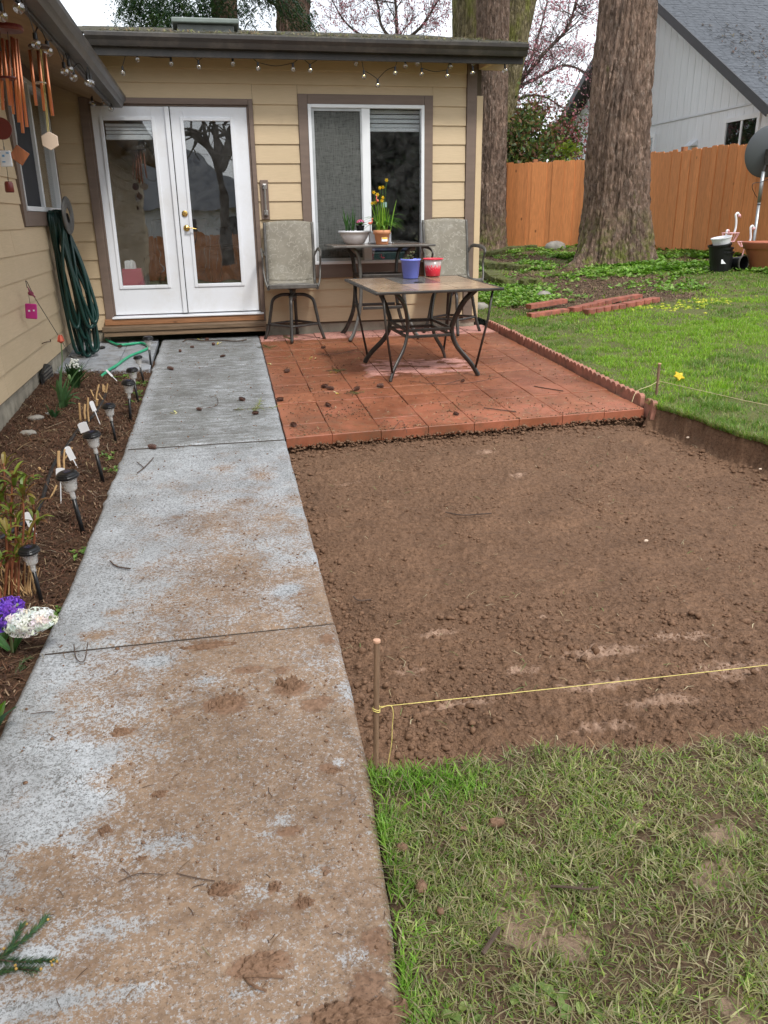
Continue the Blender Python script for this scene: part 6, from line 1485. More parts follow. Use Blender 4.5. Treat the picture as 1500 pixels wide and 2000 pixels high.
# garden hook with a pink tile and a hummingbird
t = thing('garden_hook', 'leaning thin wire stake with a pink tile charm hanging beside the side wall', 'garden stake', tuple(pl(142, 702))); b0 = pl(142, 702, -.02)
Yh = b0.y-.25; pts = [b0, atX(115, 657, -1.37), atX(67, 580, -1.40), atX(52, 549, -1.41), atX(50, 548, -1.41), atX(53, 562, -1.41)]; Yh = pts[3].y; q = MB(); q.tube(pts, .003, 6); q.build('wire_stem', m['metal'], t)
c = atY(60, 573, Yh); q = MB(); q.sphere(c, .022, 8, 6, sc3=(1, .5, .8)); q.tube([c, c+Vector((-.015, 0, .05))], [.012, .002], 6); q.tube([c, c+Vector((.03, 0, -.03))], [.012, .004], 6); q.build('bird_charm', plain('dark rose', (.25, .03, .08), .4), t)
c = atY(61, 608, Yh); q = MB(); q.rbox(c, (.085, .02, .115), Matrix.Rotation(R_(6), 3, 'Y')); q.build('tile_charm', plain('magenta tile', (.55, .03, .25), .3), t, bevel=.008)
q = MB(); q.rbox(c+Vector((-.012, -.012, .005)), (.014, .004, .014)); q.rbox(c+Vector((.022, -.012, .007)), (.012, .004, .012)); q.build('charm_print', m['paper'], t); q = MB(); q.tube([c+Vector((0, 0, .055)), atY(56, 575, Yh)], .0015, 4); q.build('cord', m['wire'], t)

# ================================================================== BACK LAWN THINGS
# satellite dish on its mast
def dish():
    b0 = terr(1471, 497); b0 = Vector((9.05, 12.75, T(9.05, 12.75))); Y = b0.y
    t = thing('satellite_dish', 'dark grey satellite dish seen from behind on a leaning galvanised mast', 'satellite dish', tuple(b0))
    f = atY(1470, 490, Y); g = atY(1491, 335, Y); q = MB(); q.tube([f-Vector((0, 0, .35)), f, f.lerp(g, .62)], .026, 12); q.tube([f.lerp(g, .62), g], .031, 12); q.build('mast', m['galv'], t, smooth=True)
    q = MB(); q.tube([f.lerp(g, .595), f.lerp(g, .60)], .034, 12); q.build('mast_clamp', m['dark'], t)
    c = atY(1501, 296, Y+.1); n_ = Vector((.30, .92, .25)).normalized(); Mq = rotto(-n_); q = MB(); Rr = .40
    pr = [(0, .075)]+[(Rr*k/8, .075-.075*(k/8)**2) for k in range(1, 9)]+[(Rr+.006, -.004), (Rr+.004, -.012), (Rr*.99, -.012)]+[(Rr*k/8, .063-.075*(k/8)**2) for k in range(7, 0, -1)]
    q.lathe(pr, c, 48, Mq, ex=.90); q.build('reflector', m['dishgrey'], t, smooth=True)
    q = MB(); d_ = c-n_*.13; q.rbox(d_+Vector((0, 0, -.02)), (.14, .10, .16)); q.rbox(d_+Vector((-.05, -.02, -.10)), (.05, .09, .16)); q.tube([g, d_+Vector((0, 0, -.05))], .034, 12)
    for dx in (-.06, .0, .06): q.tube([d_+Vector((dx, -.06, .02)), d_+Vector((dx, -.08, .02))], .012, 8)
    q.tube(bez([d_+Vector((-.08, -.04, .08)), d_+Vector((.0, -.07, .14)), d_+Vector((.10, -.04, .08))], 5), .012, 8)
    q.build('bracket', m['metal'], t, bevel=.004)
    q = MB(); q.tube(bez([atY(1500, 350, Y), atY(1485, 356, Y-.05), atY(1472, 358, Y-.06), atY(1469, 366, Y-.06), atY(1474, 378, Y-.05), atY(1479, 386, Y-.03)], 5), .005, 6); q.build('coax_cable', m['wire'], t)
dish()
def backpots():
    b0 = terr(1406, 531); sc_ = lambda px: px*13.2/1577
    t = thing('stacked_buckets', 'stack of black nursery pots by the orange fence with a paper label', 'pot', tuple(b0))
    for k in range(3):
        q = MB(); z = .055*k; r0 = .135; q.lathe([(0, z), (r0, z), (r0+.03, z+.28), (r0+.042, z+.28), (r0+.042, z+.305), (r0+.028, z+.305), (r0+.02, z+.02), (0, z+.02)], (0, 0, 0), 28); o = q.build('pot', m['blackplastic'], t, smooth=False, local=True); o.rotation_euler = (0, R_([0, -3, -8][k]), 0)
    q = MB(); Mz = Matrix.Rotation(R_(-6), 3, 'X'); q.rbox((-.045, -.151, .16), (.105, .004, .062), Mz); q.build('paper_label', m['paper'], t, local=True)
    w = thing('white_pot', 'white plastic pot rim tilted on top of the black pot stack', 'pot', tuple(b0+Vector((-.03, 0, .415)))); q = MB(); q.lathe([(0, 0), (.125, 0), (.145, .085), (.155, .085), (.155, .10), (.138, .10), (.12, .02), (0, .02)], (0, 0, 0), 28, Matrix.Rotation(R_(-10), 3, 'Y')); q.build('pot', m['whitepot'], w, local=True)
    c = terr(1446, 530); t = thing('fallen_pot', 'black nursery pot lying on its side with open mouth to the camera', 'pot', tuple(c)); d_ = Vector((.35, -.93, .05)).normalized(); Mq = rotto(d_); q = MB()
    q.lathe([(0, -.26), (.085, -.26), (.110, 0), (.118, 0), (.118, .02), (.105, .02), (.08, -.245), (0, -.245)], Vector((.02, 0, .12)), 28, Mq); q.build('pot', m['blackplastic'], t, local=True); q = MB(); q.lathe([(.119, .0), (.121, .022), (.108, .024), (.106, .02)], Vector((.02, 0, .12)), 28, Mq); q.build('rim', m['metal_worn'], t, local=True)
    c = terr(1494, 526); t = thing('terracotta_tub', 'large terracotta plastic tub in front of the dish mast', 'planter', tuple(c)); q = MB(); r1 = .37
    q.lathe([(0, 0), (.20, 0), (.215, .02), (r1-.05, .29), (r1-.045, .295), (r1-.015, .31), (r1, .385), (r1+.012, .40), (r1, .412), (r1-.03, .405), (r1-.07, .29), (0, .30)], (0, 0, 0), 40); q.build('tub', m['terracotta'], t, smooth=True, local=True)
    q = MB(); q.lathe([(r1-.065, .31), (0, .33)], (0, 0, 0), 24); q.build('potting_soil', m['soil'], t, local=True)
    def wireflamingo(lab, hb, hn, basket, Y):
        t = thing('wire_flamingo', lab, 'garden flamingo', tuple(atY(*hb, Y))); bx, by, bw, bh = basket; q = MB()
        q.tube(bez([atY(*p_, Y) for p_ in hn], 5), .017, 8); q.build('neck', m['paper'], t, smooth=True)
        e = atY(*hn[-1], Y); q = MB(); q.sphere(e, .026, 10, 6); q.tube([e, e+Vector((.035, 0, -.03))], [.018, .004], 7); q.build('head', m['palepink'], t, smooth=True)
        c = atY(bx, by, Y); R1 = bw/2/1577*(Y+.6)*1.0; hh = bh/1577*(Y+.6); q = MB()
        ring = lambda r, z: [c+Vector((math.cos(k*.3927)*r, math.sin(k*.3927)*r, z)) for k in range(17)]
        q.tube(ring(R1, 0), .007, 5); q.tube(ring(R1*.55, -hh), .007, 5)
        for k in range(8): a = k*math.pi/4; q.tube([c+Vector((math.cos(a)*R1, math.sin(a)*R1, 0)), c+Vector((math.cos(a)*R1*.55, math.sin(a)*R1*.55, -hh))], .006, 5)
        q.build('basket', m['palepink'], t)
        q = MB(); q.tube([c+Vector((0, 0, -hh)), atY(*hb, Y)], .008, 6); q.build('leg', m['palepink'], t)
    wireflamingo('tall pale pink wire flamingo planter behind the black pot stack', (1431, 508), [(1434, 455), (1437, 444), (1438, 430), (1437, 420), (1441, 416), (1444, 421)], (1427, 455, 32, 16), 12.35)
    wireflamingo('short pale pink wire flamingo planter beside the terracotta tub', (1446, 512), [(1463, 475), (1466, 465), (1466, 452), (1466, 444), (1470, 441), (1472, 446)], (1456, 472, 30, 9), 12.25)
    wireflamingo('little pink wire flamingo head peeking over the white pot', (1418, 490), [(1417, 470), (1418, 462), (1419, 456), (1420, 450), (1422, 451)], (1418, 464, 12, 8), 12.3)
backpots()
# loose red edging blocks on the lawn
def loose_block(lab, p0, p1, n, kind, lift=0.0):
    a = terr(*p0); b_ = terr(*p1); d = (b_-a); L = d.length; ang = math.atan2(d.y, d.x); t = thing('edging_block', lab, 'edging block', (a.x, a.y, a.z+.012+lift), ang, 'loose red edging blocks on the lawn'); t.rotation_euler = (0, -math.asin(d.z/L), ang)
    q = MB(); p = L/n; h = .048; w = .10
    if kind == 'scallop':
        poly = []
        for k in range(n):
            for j in range(6): th = math.pi*(1-j/6); poly.append((k*p+p/2+math.cos(th)*p/2*.97, -math.sin(th)*.032, 0))
        poly += [(L, 0, 0), (L, w, 0), (0, w, 0)]; q.prism([(x, y, -.01) for x, y, z in poly], (0, 0, h+.01))
    else:
        q.box((0, 0, -.012), (L, w*1.1, h*.9))
    q.build('block_body', m['redbrick'], t, local=True, bevel=.004)
loose_block('long straight red edging block lying lowest and nearest the house', (1038, 622), (1112, 612), 1, 'bar')
loose_block('straight red edging block lying on top of the other straight one', (1037, 613), (1108, 601), 1, 'bar', .055)
loose_block('scalloped red edging block just right of the two straight ones', (1120, 611), (1195, 594), 5, 'scallop')
loose_block('scalloped red edging block lowest in the right hand pile with five lobes', (1148, 615), (1222, 603), 5, 'scallop')
loose_block('scalloped red edging block at the far right end of the pile', (1224, 602), (1288, 590), 4, 'scallop')
loose_block('dark straight edging block behind the scalloped ones', (1170, 597), (1255, 583), 1, 'bar', .0)
# mossy concrete edging in three low arcs
ROUGH = bpy.data.textures.new('rough', 'CLOUDS'); ROUGH.noise_scale = .09
def arc(lab, pts, h, w):
    P3 = bez([terr(*p) for p in pts], 6); t = thing('mossy_edging', lab, 'edging', tuple(P3[0])); i = 0; step = 3
    while i+step < len(P3):
        a, b_ = P3[i], P3[i+step]; d = (b_-a); n_ = Vector((-d.y, d.x, 0)).normalized()*w; a2 = a+d*.03; b2 = b_-d*.03; hh = Vector((0, 0, h+random.uniform(-.01, .01))); lo = Vector((0, 0, -.1))
        q = MB(); q.hexa([a2+lo, b2+lo, b2+n_+lo, a2+n_+lo, a2+hh, b2+hh, b2+n_+hh, a2+n_+hh]); o = q.build('edging_block', m['moss'], t, bevel=.012); sd2 = o.modifiers.new('sub', 'SUBSURF'); sd2.subdivision_type = 'SIMPLE'; sd2.levels = sd2.render_levels = 2; dm = o.modifiers.new('rough', 'DISPLACE'); dm.texture = ROUGH; dm.texture_coords = 'GLOBAL'; dm.strength = .06; i += step
arc('upper mossy edging arc behind the house corner', [(1050, 487), (1000, 490), (965, 497), (948, 503)], .10, .20)
arc('middle mossy edging arc with green top', [(1035, 528), (1005, 526), (970, 523), (947, 516)], .10, .22)
arc('nearest mossy edging arc curving round the ground cover', [(1035, 556), (1010, 560), (985, 552), (972, 540)], .11, .24)
for lab, px, py, s in (('rounded grey stone at the house corner beside the patio', 937, 604, .11), ('flat grey stone on the bare soil by the loose edging', 1062, 580, .10), ('pale slab of stone against the back fence', 1085, 487, .22)):
    c = terr(px, py); q = MB(); q.sphere((0, 0, 0), s, 10, 6, sc3=(1.1, .8, .62), jit=.12); tag(q.build('stone', m['stone'], loc=tuple(c+Vector((0, 0, s*.2))), smooth=True), lab, 'stone')
# yellow star
t = thing('star_ornament', 'yellow plastic star ornament lying in the grass beyond the string', 'ornament', tuple(terr(1325, 748))); q = MB(); pts = []
for k in range(10): a = math.pi/2+k*math.pi/5+.3; r = .050 if k % 2 == 0 else .028; pts.append(Vector((math.cos(a)*r, 0, math.sin(a)*r)))
Mq = Matrix.Rotation(R_(-50), 3, 'X'); cen = [Vector((0, -.022, 0))]; q.add([Mq@p for p in pts]+[Mq@c_ for c_ in cen]+[Mq@(p+Vector((0, .01, 0))) for p in pts], [(i, (i+1) % 10, 10) for i in range(10)]+[(i, 11+i, 11+(i+1) % 10, (i+1) % 10) for i in range(10)]); o = q.build('star', m['yellow'], t, local=True, loc=(0, 0, .06))
q = MB(); q.tube([(-.02, 0, -.02), (0, .0, .05)], .004, 6); q.build('stake', m['string'], t, local=True)

# ================================================================== STAKES AND STRING
def stake(lab, base, top, r, string_t, name='wooden_stake'):
    t = thing(name, lab, 'stake', tuple(base)); q = MB(); d = (top-base); q.tube([base-d.normalized()*.05, base+d*.3, base+d*.98, top], [r*.9, r, r, r*.96], 12); q.build('stick', m['stake'], t, smooth=False)
    q = MB(); n_ = d.normalized(); q.lathe([(r*.9, 0), (r*1.25, .004), (r*1.2, .010), (0, .012)], top, 14, rotto(n_)); q.build('head', mat('split pale wood', (.62, .36, .24), .7, .15, 30), t); return t
sb = pl(734, 1508, -.02); st = atY(736, 1256, sb.y); stake('upright round wooden stake at the walkway edge with yellow string tied on', sb, st, .0085, 0)
s2 = Vector((3.30, 5.42, P(5.42)+.05)); s2b = terr(1281, 778); s2t = atY(1288, 712, s2b.y); stake('thin wooden stake at the far corner of the dug pit', s2b, s2t, .011, 0)
q = MB(); k0 = atY(735, 1381, sb.y); far = Vector((2.9, sb.y+.10, 0)); e1 = ray(1500, 1293); e1 = C0+e1*((sb.y+.12)/e1.y); d_ = (e1-k0); pts = [k0+d_*s+Vector((0, 0, -.012*math.sin(min(1, s/2.2)*math.pi))) for s in np.linspace(0, 2.2, 24)]
q.tube(pts, .0012, 6)
rr = .0105; q.tube([k0+Vector((math.cos(a)*rr, math.sin(a)*rr, .002*math.sin(a*2)-.0006*i)) for i, a in enumerate(np.linspace(0, 12.6, 22))], .0016, 5)
q.tube(bez([k0+Vector((.008, -.008, .0)), atY(762, 1378, sb.y-.01), atY(768, 1392, sb.y-.012), atY(766, 1420, sb.y-.01), atY(765, 1450, sb.y-.012), atY(760, 1480, sb.y-.01), atY(757, 1500, sb.y-.01)], 6), .0013, 6)
tag(q.build('string_line', m['string'], smooth=True), 'taut yellow builder string crossing the dug soil from the near stake', 'string')
q = MB(); k1 = atY(1286, 744, s2b.y); e1 = terr(1500, 830)+Vector((0, 0, .14)); ex = k1+(e1-k1)*1.6; q.tube([k1, k1.lerp(ex, .5)-Vector((0, 0, .01)), ex], .0022, 5)
q.tube(bez([k1, k1+Vector((-.08, -.02, -.03)), k1+Vector((-.2, -.05, -.06)), k1+Vector((-.26, -.1, -.13))], 5), .002, 5); q.tube([k1+Vector((math.cos(a)*.012, math.sin(a)*.012, -.001*i)) for i, a in enumerate(np.linspace(0, 12.6, 22))], .002, 5)
tag(q.build('string_line', mat('weathered pale string', (.62, .52, .30), .7)), 'weathered pale string running from the far stake over the lawn', 'string')

# ================================================================== FLOWER BED THINGS
def gpt(px, py, off=.0):
    # where a pixel meets the bed soil
    r = ray(px, py); r = r/r.y; y = 1.3
    while y < 9.2:
        p = C0+r*y
        if p.z < zbed(max(p.x, -1.5), y)+off: return p
        y += .01
    return p
z6p = lambda a, b_: (a/4.6875, 640+b_/4.6875)
SOL = [((81.7, 1179), (56, 1073.6), 'black capped solar path light leaning beside the purple hyacinth'),
       ((163, 1044), (131, 927), 'black capped solar path light with faceted lens second from the hyacinths'),
       ((201.6, 943), (179, 848), 'black capped solar path light third from the hyacinths beside a square white tag'),
       ((227, 866), (212, 792.5), 'black capped solar path light fourth from the hyacinths'),
       ((255, 825.6), (250.7, 746.7), 'upright solar path light fifth from the hyacinths'),
       ((270.5, 789), (257.7, 722), 'solar path light just behind the upright one'),
       ((281.6, 749), (269, 697.6), 'solar path light second from the timber step'),
       ((295.5, 719), (289, 660), 'faded solar path light closest to the timber step')]
def solar():
    t = thing('solar_light', SOL[0][2], 'solar light', (0, 0, 0), 0, 'solar path lights along the walkway'); H = .36
    q = MB(); q.tube([(0, 0, -.06), (0, 0, H-.135)], .0125, 12); q.build('stake', m['blackplastic'], t, smooth=True, local=True)
    q = MB(); q.lathe([(.015, H-.14), (.015, H-.10), (.021, H-.098), (.034, H-.085), (.040, H-.05), (.047, H-.022), (.047, H-.018), (.040, H-.02), (.033, H-.05), (.027, H-.08), (.012, H-.095), (.012, H-.14)], (0, 0, 0), 20); q.build('lens', m['frost'], t, smooth=False, local=True)
    q = MB(); q.lathe([(.0, H-.016), (.056, H-.018), (.061, H-.012), (.061, H-.004), (.056, H+.0), (.055, H+.008), (.044, H+.016), (.030, H+.018), (.0, H+.019)], (0, 0, 0), 28); q.build('cap', m['blackplastic'], t, smooth=False, local=True, bevel=.002)
    q = MB(); q.rbox((0, 0, H+.0195), (.034, .034, .002)); q.build('solar_cell', plain('dark blue solar cell', (.02, .022, .05), .15), t, local=True)
    return t
sol0 = solar()
for i, (bp_, cp_, lab) in enumerate(SOL):
    b0 = gpt(*bp_); c = atY(cp_[0], cp_[1], b0.y-.02); d = c-b0
    o = sol0 if i == 0 else dup(sol0, label=lab); o.location = b0; o.rotation_mode = 'XYZ'; o.rotation_euler = d.to_track_quat('Z', 'Y').to_euler(); s = d.length/.36; o.scale = (min(s, 1.15)*1.0, min(s, 1.15), s)
# white plant tags: head centre, foot pixel
TAGS = [((1000, 415), (1090, 508), (.085, .020), 40, 'white plant tag lying diagonally in front of the grey pavers'),
        ((850, 718), (920, 895), (.085, .034), 25, 'white plant tag beside the fourth solar light'),
        ((764, 912), (800, 1000), (.085, .07), 32, 'square white plant tag against the third solar light'),
        ((640, 1150), (710, 1285), (.105, .042), 32, 'large white plant tag by the cut canes'),
        ((552, 1320), (558, 1610), (.05, .05), -10, 'white plant tag tucked behind the faceted solar light'),
        ((262, 1755), (345, 1925), (.09, .035), 30, 'white plant tag among the reddish shoots')]
for (h, f, sz, rot, lab) in TAGS:
    fp = gpt(*z6p(*f)); hp = atY(*z6p(*h), fp.y-.02); t = thing('plant_tag', lab, 'plant tag', tuple(fp), 0, 'white plant tags in the bed'); d = (hp-fp); u = d.normalized(); s = Vector((1, .25, 0)); s = (s-u*s.dot(u)).normalized(); n_ = u.cross(s); Mq = Matrix((s, n_, u)).transposed()
    q = MB(); w, hh = sz[1]/2*.88, sz[0]/2*.88; pts = [hp+Mq@Vector(p) for p in [(-w, 0, -hh), (w, 0, -hh), (w, 0, hh*.8), (w*.5, 0, hh), (-w*.5, 0, hh), (-w, 0, hh*.8)]]; q.prism(pts, tuple(n_*.002)); q.build('tag_plate', m['paper'], t)
    q = MB(); q.tube([fp-u*.02, hp-u*hh], .0035, 5); q.build('tag_stem', m['paper'], t)
# cut canes
CAN = [((725, 692), (738, 862), .009), ((779, 700), (786, 855), .009), ((806, 640), (816, 885), .008), ((538, 1130), (545, 1310), .012), ((592, 1112), (590, 1300), .007), ((907, 520), (880, 680), .008), ((943, 520), (948, 600), .007), ((985, 512), (968, 620), .008), ((958, 530), (960, 610), .007), ((830, 568), (868, 650), .006), ((890, 655), (888, 730), .012), ((660, 1098), (570, 1230), .007), ((355, 1285), (420, 1325), .012), ((905, 605), (960, 680), .006), ((520, 1440), (458, 1560), .006)]
t = thing('cut_shrub', 'cluster of pale cut-off cane stubs sticking out of the bed', 'shrub', tuple(gpt(*z6p(780, 860))))
for a, b_, r in CAN:
    f = gpt(*z6p(*b_)); h = atY(*z6p(*a), f.y+random.uniform(-.03, .03)); d = (f-h).normalized(); q = MB(); q.tube([f+d*.03, f.lerp(h, .5)+Vector((random.gauss(0, .004), 0, 0)), h], [r*.86, r*.8, r*.78], 9); q.build('cane', m['cane'], t, smooth=False)
# black drip pipe
q = MB(); pts = [gpt(*z6p(a, b_), .015) for a, b_ in [(975, 595), (925, 700), (860, 800), (790, 870), (720, 932), (660, 1010), (610, 1090), (550, 1165), (490, 1260), (430, 1425), (385, 1580), (335, 1690)]]+[gpt(*z6p(240, 1770), .03), gpt(*z6p(100, 1870), .03), gpt(*z6p(-60, 1960), .02)]
q.tube(bez(pts, 4), .012, 8); tag(q.build('drip_pipe', m['dark'], smooth=True), 'black flexible irrigation pipe snaking through the flower bed', 'pipe')

# ---- leafy plants
def strap_plant(name, lab, cat, foot, leaves, w, cols, fold=.35, bend=.12, extra=None):
    b0 = gpt(*foot); t = thing(name, lab, cat, tuple(b0)); q = MB()
    for (px, py, ww, bd) in leaves:
        tip = atY(px, py, b0.y+random.uniform(-.12, .10)); leafblade(q, b0+Vector((random.gauss(0, .012), random.gauss(0, .012), 0)), tip, w*ww, bd, cols, 7, fold)
    q.build('leaves', m['leaf'], t); return t, b0
TUL = ((.08, .17, .07), (.11, .22, .10), (.07, .15, .06))
t, b0 = strap_plant('tulip_plant', 'broad blue green tulip leaves with a slim bud in the bed', 'plant', z6p(575, 740), [z6p(450, 520)+(1, .3), z6p(520, 470)+(1, .1), z6p(800, 385)+(1.2, .15), z6p(740, 660)+(1, .45), z6p(545, 520)+(.9, .1), z6p(560, 350)+(.6, .05), z6p(790, 330)+(.7, .3), z6p(620, 450)+(.8, .1), z6p(700, 700)+(.9, .4), z6p(650, 560)+(1, .1), z6p(730, 590)+(1, .25), z6p(600, 520)+(.9, .0)], .027, TUL)
q = MB(); s0 = b0; s1 = atY(*z6p(635, 455), b0.y); q.tube([s0, s1], .004, 6, col=(.12, .22, .08)); q.sphere(s1, .016, 8, 6, (.16, .26, .10), (.8, .8, 1.5)); q.build('bud', m['leaf'], t)
strap_plant('tulip_plant', 'small dark green tulip leaves with a white flower near the wall side of the bed', 'plant', z6p(495, 825), [z6p(415, 700)+(1, .3), z6p(440, 765)+(.8, .3), z6p(575, 760)+(1, .3), z6p(530, 690)+(.9, .1), z6p(560, 800)+(.9, .4), z6p(470, 745)+(.8, .1)], .021, ((.04, .10, .045), (.05, .13, .06)))
q = MB(); c = gpt(*z6p(448, 800), .02)
for i in range(16): a = random.uniform(0, 6.28); q.add([c, c+Vector((math.cos(a)*.014-.004, math.sin(a)*.01, .012)), c+Vector((math.cos(a)*.022, math.sin(a)*.015, .02)), c+Vector((math.cos(a)*.014+.004, math.sin(a)*.01, .012))], [(0, 1, 2, 3)], (.7, .72, .72))
tag(q.build('crocus', m['petal']), 'tiny white crocus bloom low beside the dark tulip leaves', 'flower')
t, b0 = strap_plant('grassy_clump', 'dark grassy bulb clump at the back corner of the bed', 'plant', z6p(690, 560), [(z6p(690+random.gauss(0, 75), 340+random.uniform(-40, 90)))+(random.uniform(.8, 1.2), random.uniform(.05, .5)) for _ in range(170)], .0068, ((.03, .09, .03), (.05, .12, .04), (.02, .06, .02)))
q = MB()
for i in range(26):
    c = atY(*z6p(random.gauss(670, 28), random.gauss(345, 22)), b0.y-.05); q.sphere(c, .011, 6, 4, (.80, .82, .78), (1, 1, .8))
q.build('white_flowers', m['petal'], t)
# coral tulip
f = gpt(*z6p(560, 480)); t = thing('tulip', 'single coral red tulip bud on a tall stem against the side wall', 'flower', tuple(f)); h = atY(*z6p(556, 112), f.y-.03); q = MB(); q.tube(bez([f, f.lerp(h, .5)+Vector((.01, 0, 0)), h-Vector((0, 0, .02))], 5), .0045, 7); q.build('stem', plain('tulip stem', (.12, .20, .08)), t, smooth=True)
q = MB()
for k in range(6):
    a = k*math.pi/3; u = Vector((math.cos(a), math.sin(a), 0)); v = Vector((-math.sin(a), math.cos(a), 0)); q.add([h-Vector((0, 0, .03)), h+u*.024+v*.018-Vector((0, 0, .01)), h+u*.020+v*.010+Vector((0, 0, .025)), h+u*.010+Vector((0, 0, .046)), h+u*.020-v*.010+Vector((0, 0, .025)), h+u*.024-v*.018-Vector((0, 0, .01))], [(0, 1, 2, 3, 4, 5)], random.choice([(.72, .16, .10), (.80, .22, .14)]))
q.build('petals', m['petal'], t); q = MB(); leafblade(q, f, atY(*z6p(520, 345), f.y), .016, .2, TUL); leafblade(q, f, atY(*z6p(590, 400), f.y), .014, .2, TUL); q.build('leaves', m['leaf'], t)
# peony shoots at the left edge
f = gpt(20, 1165); t = thing('peony', 'reddish brown peony shoots with unfolding yellow green leaves at the left edge', 'plant', tuple(f)); q = MB(); lv = MB()
PEO = ((.22, .28, .05), (.16, .24, .04), (.26, .20, .05), (.20, .10, .04)); rdp = random.Random(2)
for px, py, fx, fy in [(8, 905, 12, 1150), (25, 930, 15, 1160), (45, 960, 20, 1155), (2, 960, -5, 1150), (65, 985, 55, 1130), (30, 1010, 28, 1165), (12, 1035, 8, 1175), (55, 1040, 45, 1150), (40, 1060, 36, 1175), (70, 1005, 62, 1120), (-10, 930, -12, 1160), (20, 990, 22, 1160), (5, 1090, 4, 1180), (52, 930, 20, 1140), (28, 1080, 24, 1170), (-6, 1010, -4, 1165)]:
    b0 = gpt(max(fx, 0)+0, fy); b0.x += (fx-max(fx, 0))*.002; h = atY(px, py, b0.y+rdp.uniform(-.05, .05)); md = b0.lerp(h, .55)+Vector((rdp.gauss(0, .015), 0, 0)); q.tube(bez([b0, md, h], 5), [.0055]*6+[.004]*5, 6)
    for k in range(rdp.choice([7, 9, 12])):
        a = rdp.uniform(0, 6.28); L = rdp.uniform(.035, .085); b1 = h+Vector((0, 0, -rdp.uniform(0, .05))); leafblade(lv, b1, b1+Vector((math.cos(a)*L, math.sin(a)*L*.7, rdp.uniform(-.01, .07))), .011, .35, PEO, 5)
q.build('shoots', mat('red brown shoot', (.22, .075, .035), .5, .3, 20), t, smooth=True); lv.build('leaves', m['leaf'], t)
q = MB()
for i in range(46):
    b0 = gpt(random.uniform(-2, 70), random.uniform(1130, 1170)); L = random.uniform(.05, .16); q.tube([b0, b0+Vector((random.gauss(0, .03), random.gauss(0, .03), L))], [.003, .0018], 4)
q.build('old_stubs', m['cane'], t)
# hyacinths
def hyacinth(lab, axis_px, Y, rad, cols, foot, n, ctr):
    a = atY(*axis_px[0], Y); b_ = atY(*axis_px[1], Y-.03); fpt = gpt(*foot); t = thing('hyacinth', lab, 'flower', tuple(fpt)); q = MB(); q.tube(bez([fpt, fpt.lerp(a, .6)+Vector((0, 0, .02)), a, b_], 5), .005, 8, col=(.30, .36, .18)); q.build('stem', m['leaf'], t, smooth=True)
    q = MB(); ax = (b_-a); L = ax.length; u = ax.normalized(); s_ = u.orthogonal().normalized(); v_ = u.cross(s_); rd = random.Random(8)
    for i in range(n):
        h = (i+.5)/n; th = i*2.39996; rr = rad*(1-.55*abs(h-.45)**1.6*2)*rd.uniform(.62, 1.18); c = a+u*(L*h)+(s_*math.cos(th)+v_*math.sin(th))*rr; n_ = ((s_*math.cos(th)+v_*math.sin(th))+u*(h-.5)*.9+Vector((rd.gauss(0, .15), rd.gauss(0, .15), rd.gauss(0, .15)))).normalized(); Mq = rotto(n_); col = rd.choice(cols); col = tuple(x*rd.uniform(.88, 1.08) for x in col)
        for k in range(6):
            b2 = k*math.pi/3+rd.uniform(-.1, .1); p1 = Vector((math.cos(b2), math.sin(b2), 0)); p2 = Vector((-math.sin(b2), math.cos(b2), 0)); ln = rd.uniform(.015, .019)
            q.add([c+Mq@Vector((0, 0, .0)), c+Mq@(p1*ln*.55+p2*.0045+Vector((0, 0, .004))), c+Mq@(p1*ln+p2*.002+Vector((0, 0, .002))), c+Mq@(p1*ln*1.25+Vector((0, 0, -.011))), c+Mq@(p1*ln-p2*.002+Vector((0, 0, .002))), c+Mq@(p1*ln*.55-p2*.0045+Vector((0, 0, .004)))], [(0, 1, 2, 3, 4, 5)], col)
        q.lathe([(.0035, -.014), (.0045, 0)], c, 5, Mq, col); q.sphere(c+n_*.001, .0018, 4, 3, ctr)
    q.build('florets', m['petal'], t)
    q = MB()
    for k in range(5): aa = rd.uniform(0, 6.28); leafblade(q, fpt, fpt+Vector((math.cos(aa)*.12, math.sin(aa)*.12, .10)), .014, .3, ((.06, .16, .04), (.10, .24, .06)))
    q.build('leaves', m['leaf'], t)
hyacinth('purple hyacinth flower spike at the left edge behind the white one', [(-12, 1215), (35, 1180)], 2.95, .054, [(.30, .12, .80), (.38, .18, .88), (.22, .08, .66)], (5, 1262), 70, (.3, .2, .6))
hyacinth('creamy white hyacinth flower spike leaning over the walkway edge', [(20, 1222), (100, 1205)], 2.80, .046, [(.97, .97, .97), (.98, .98, .98), (.96, .95, .90)], (25, 1280), 72, (.90, .90, .7))
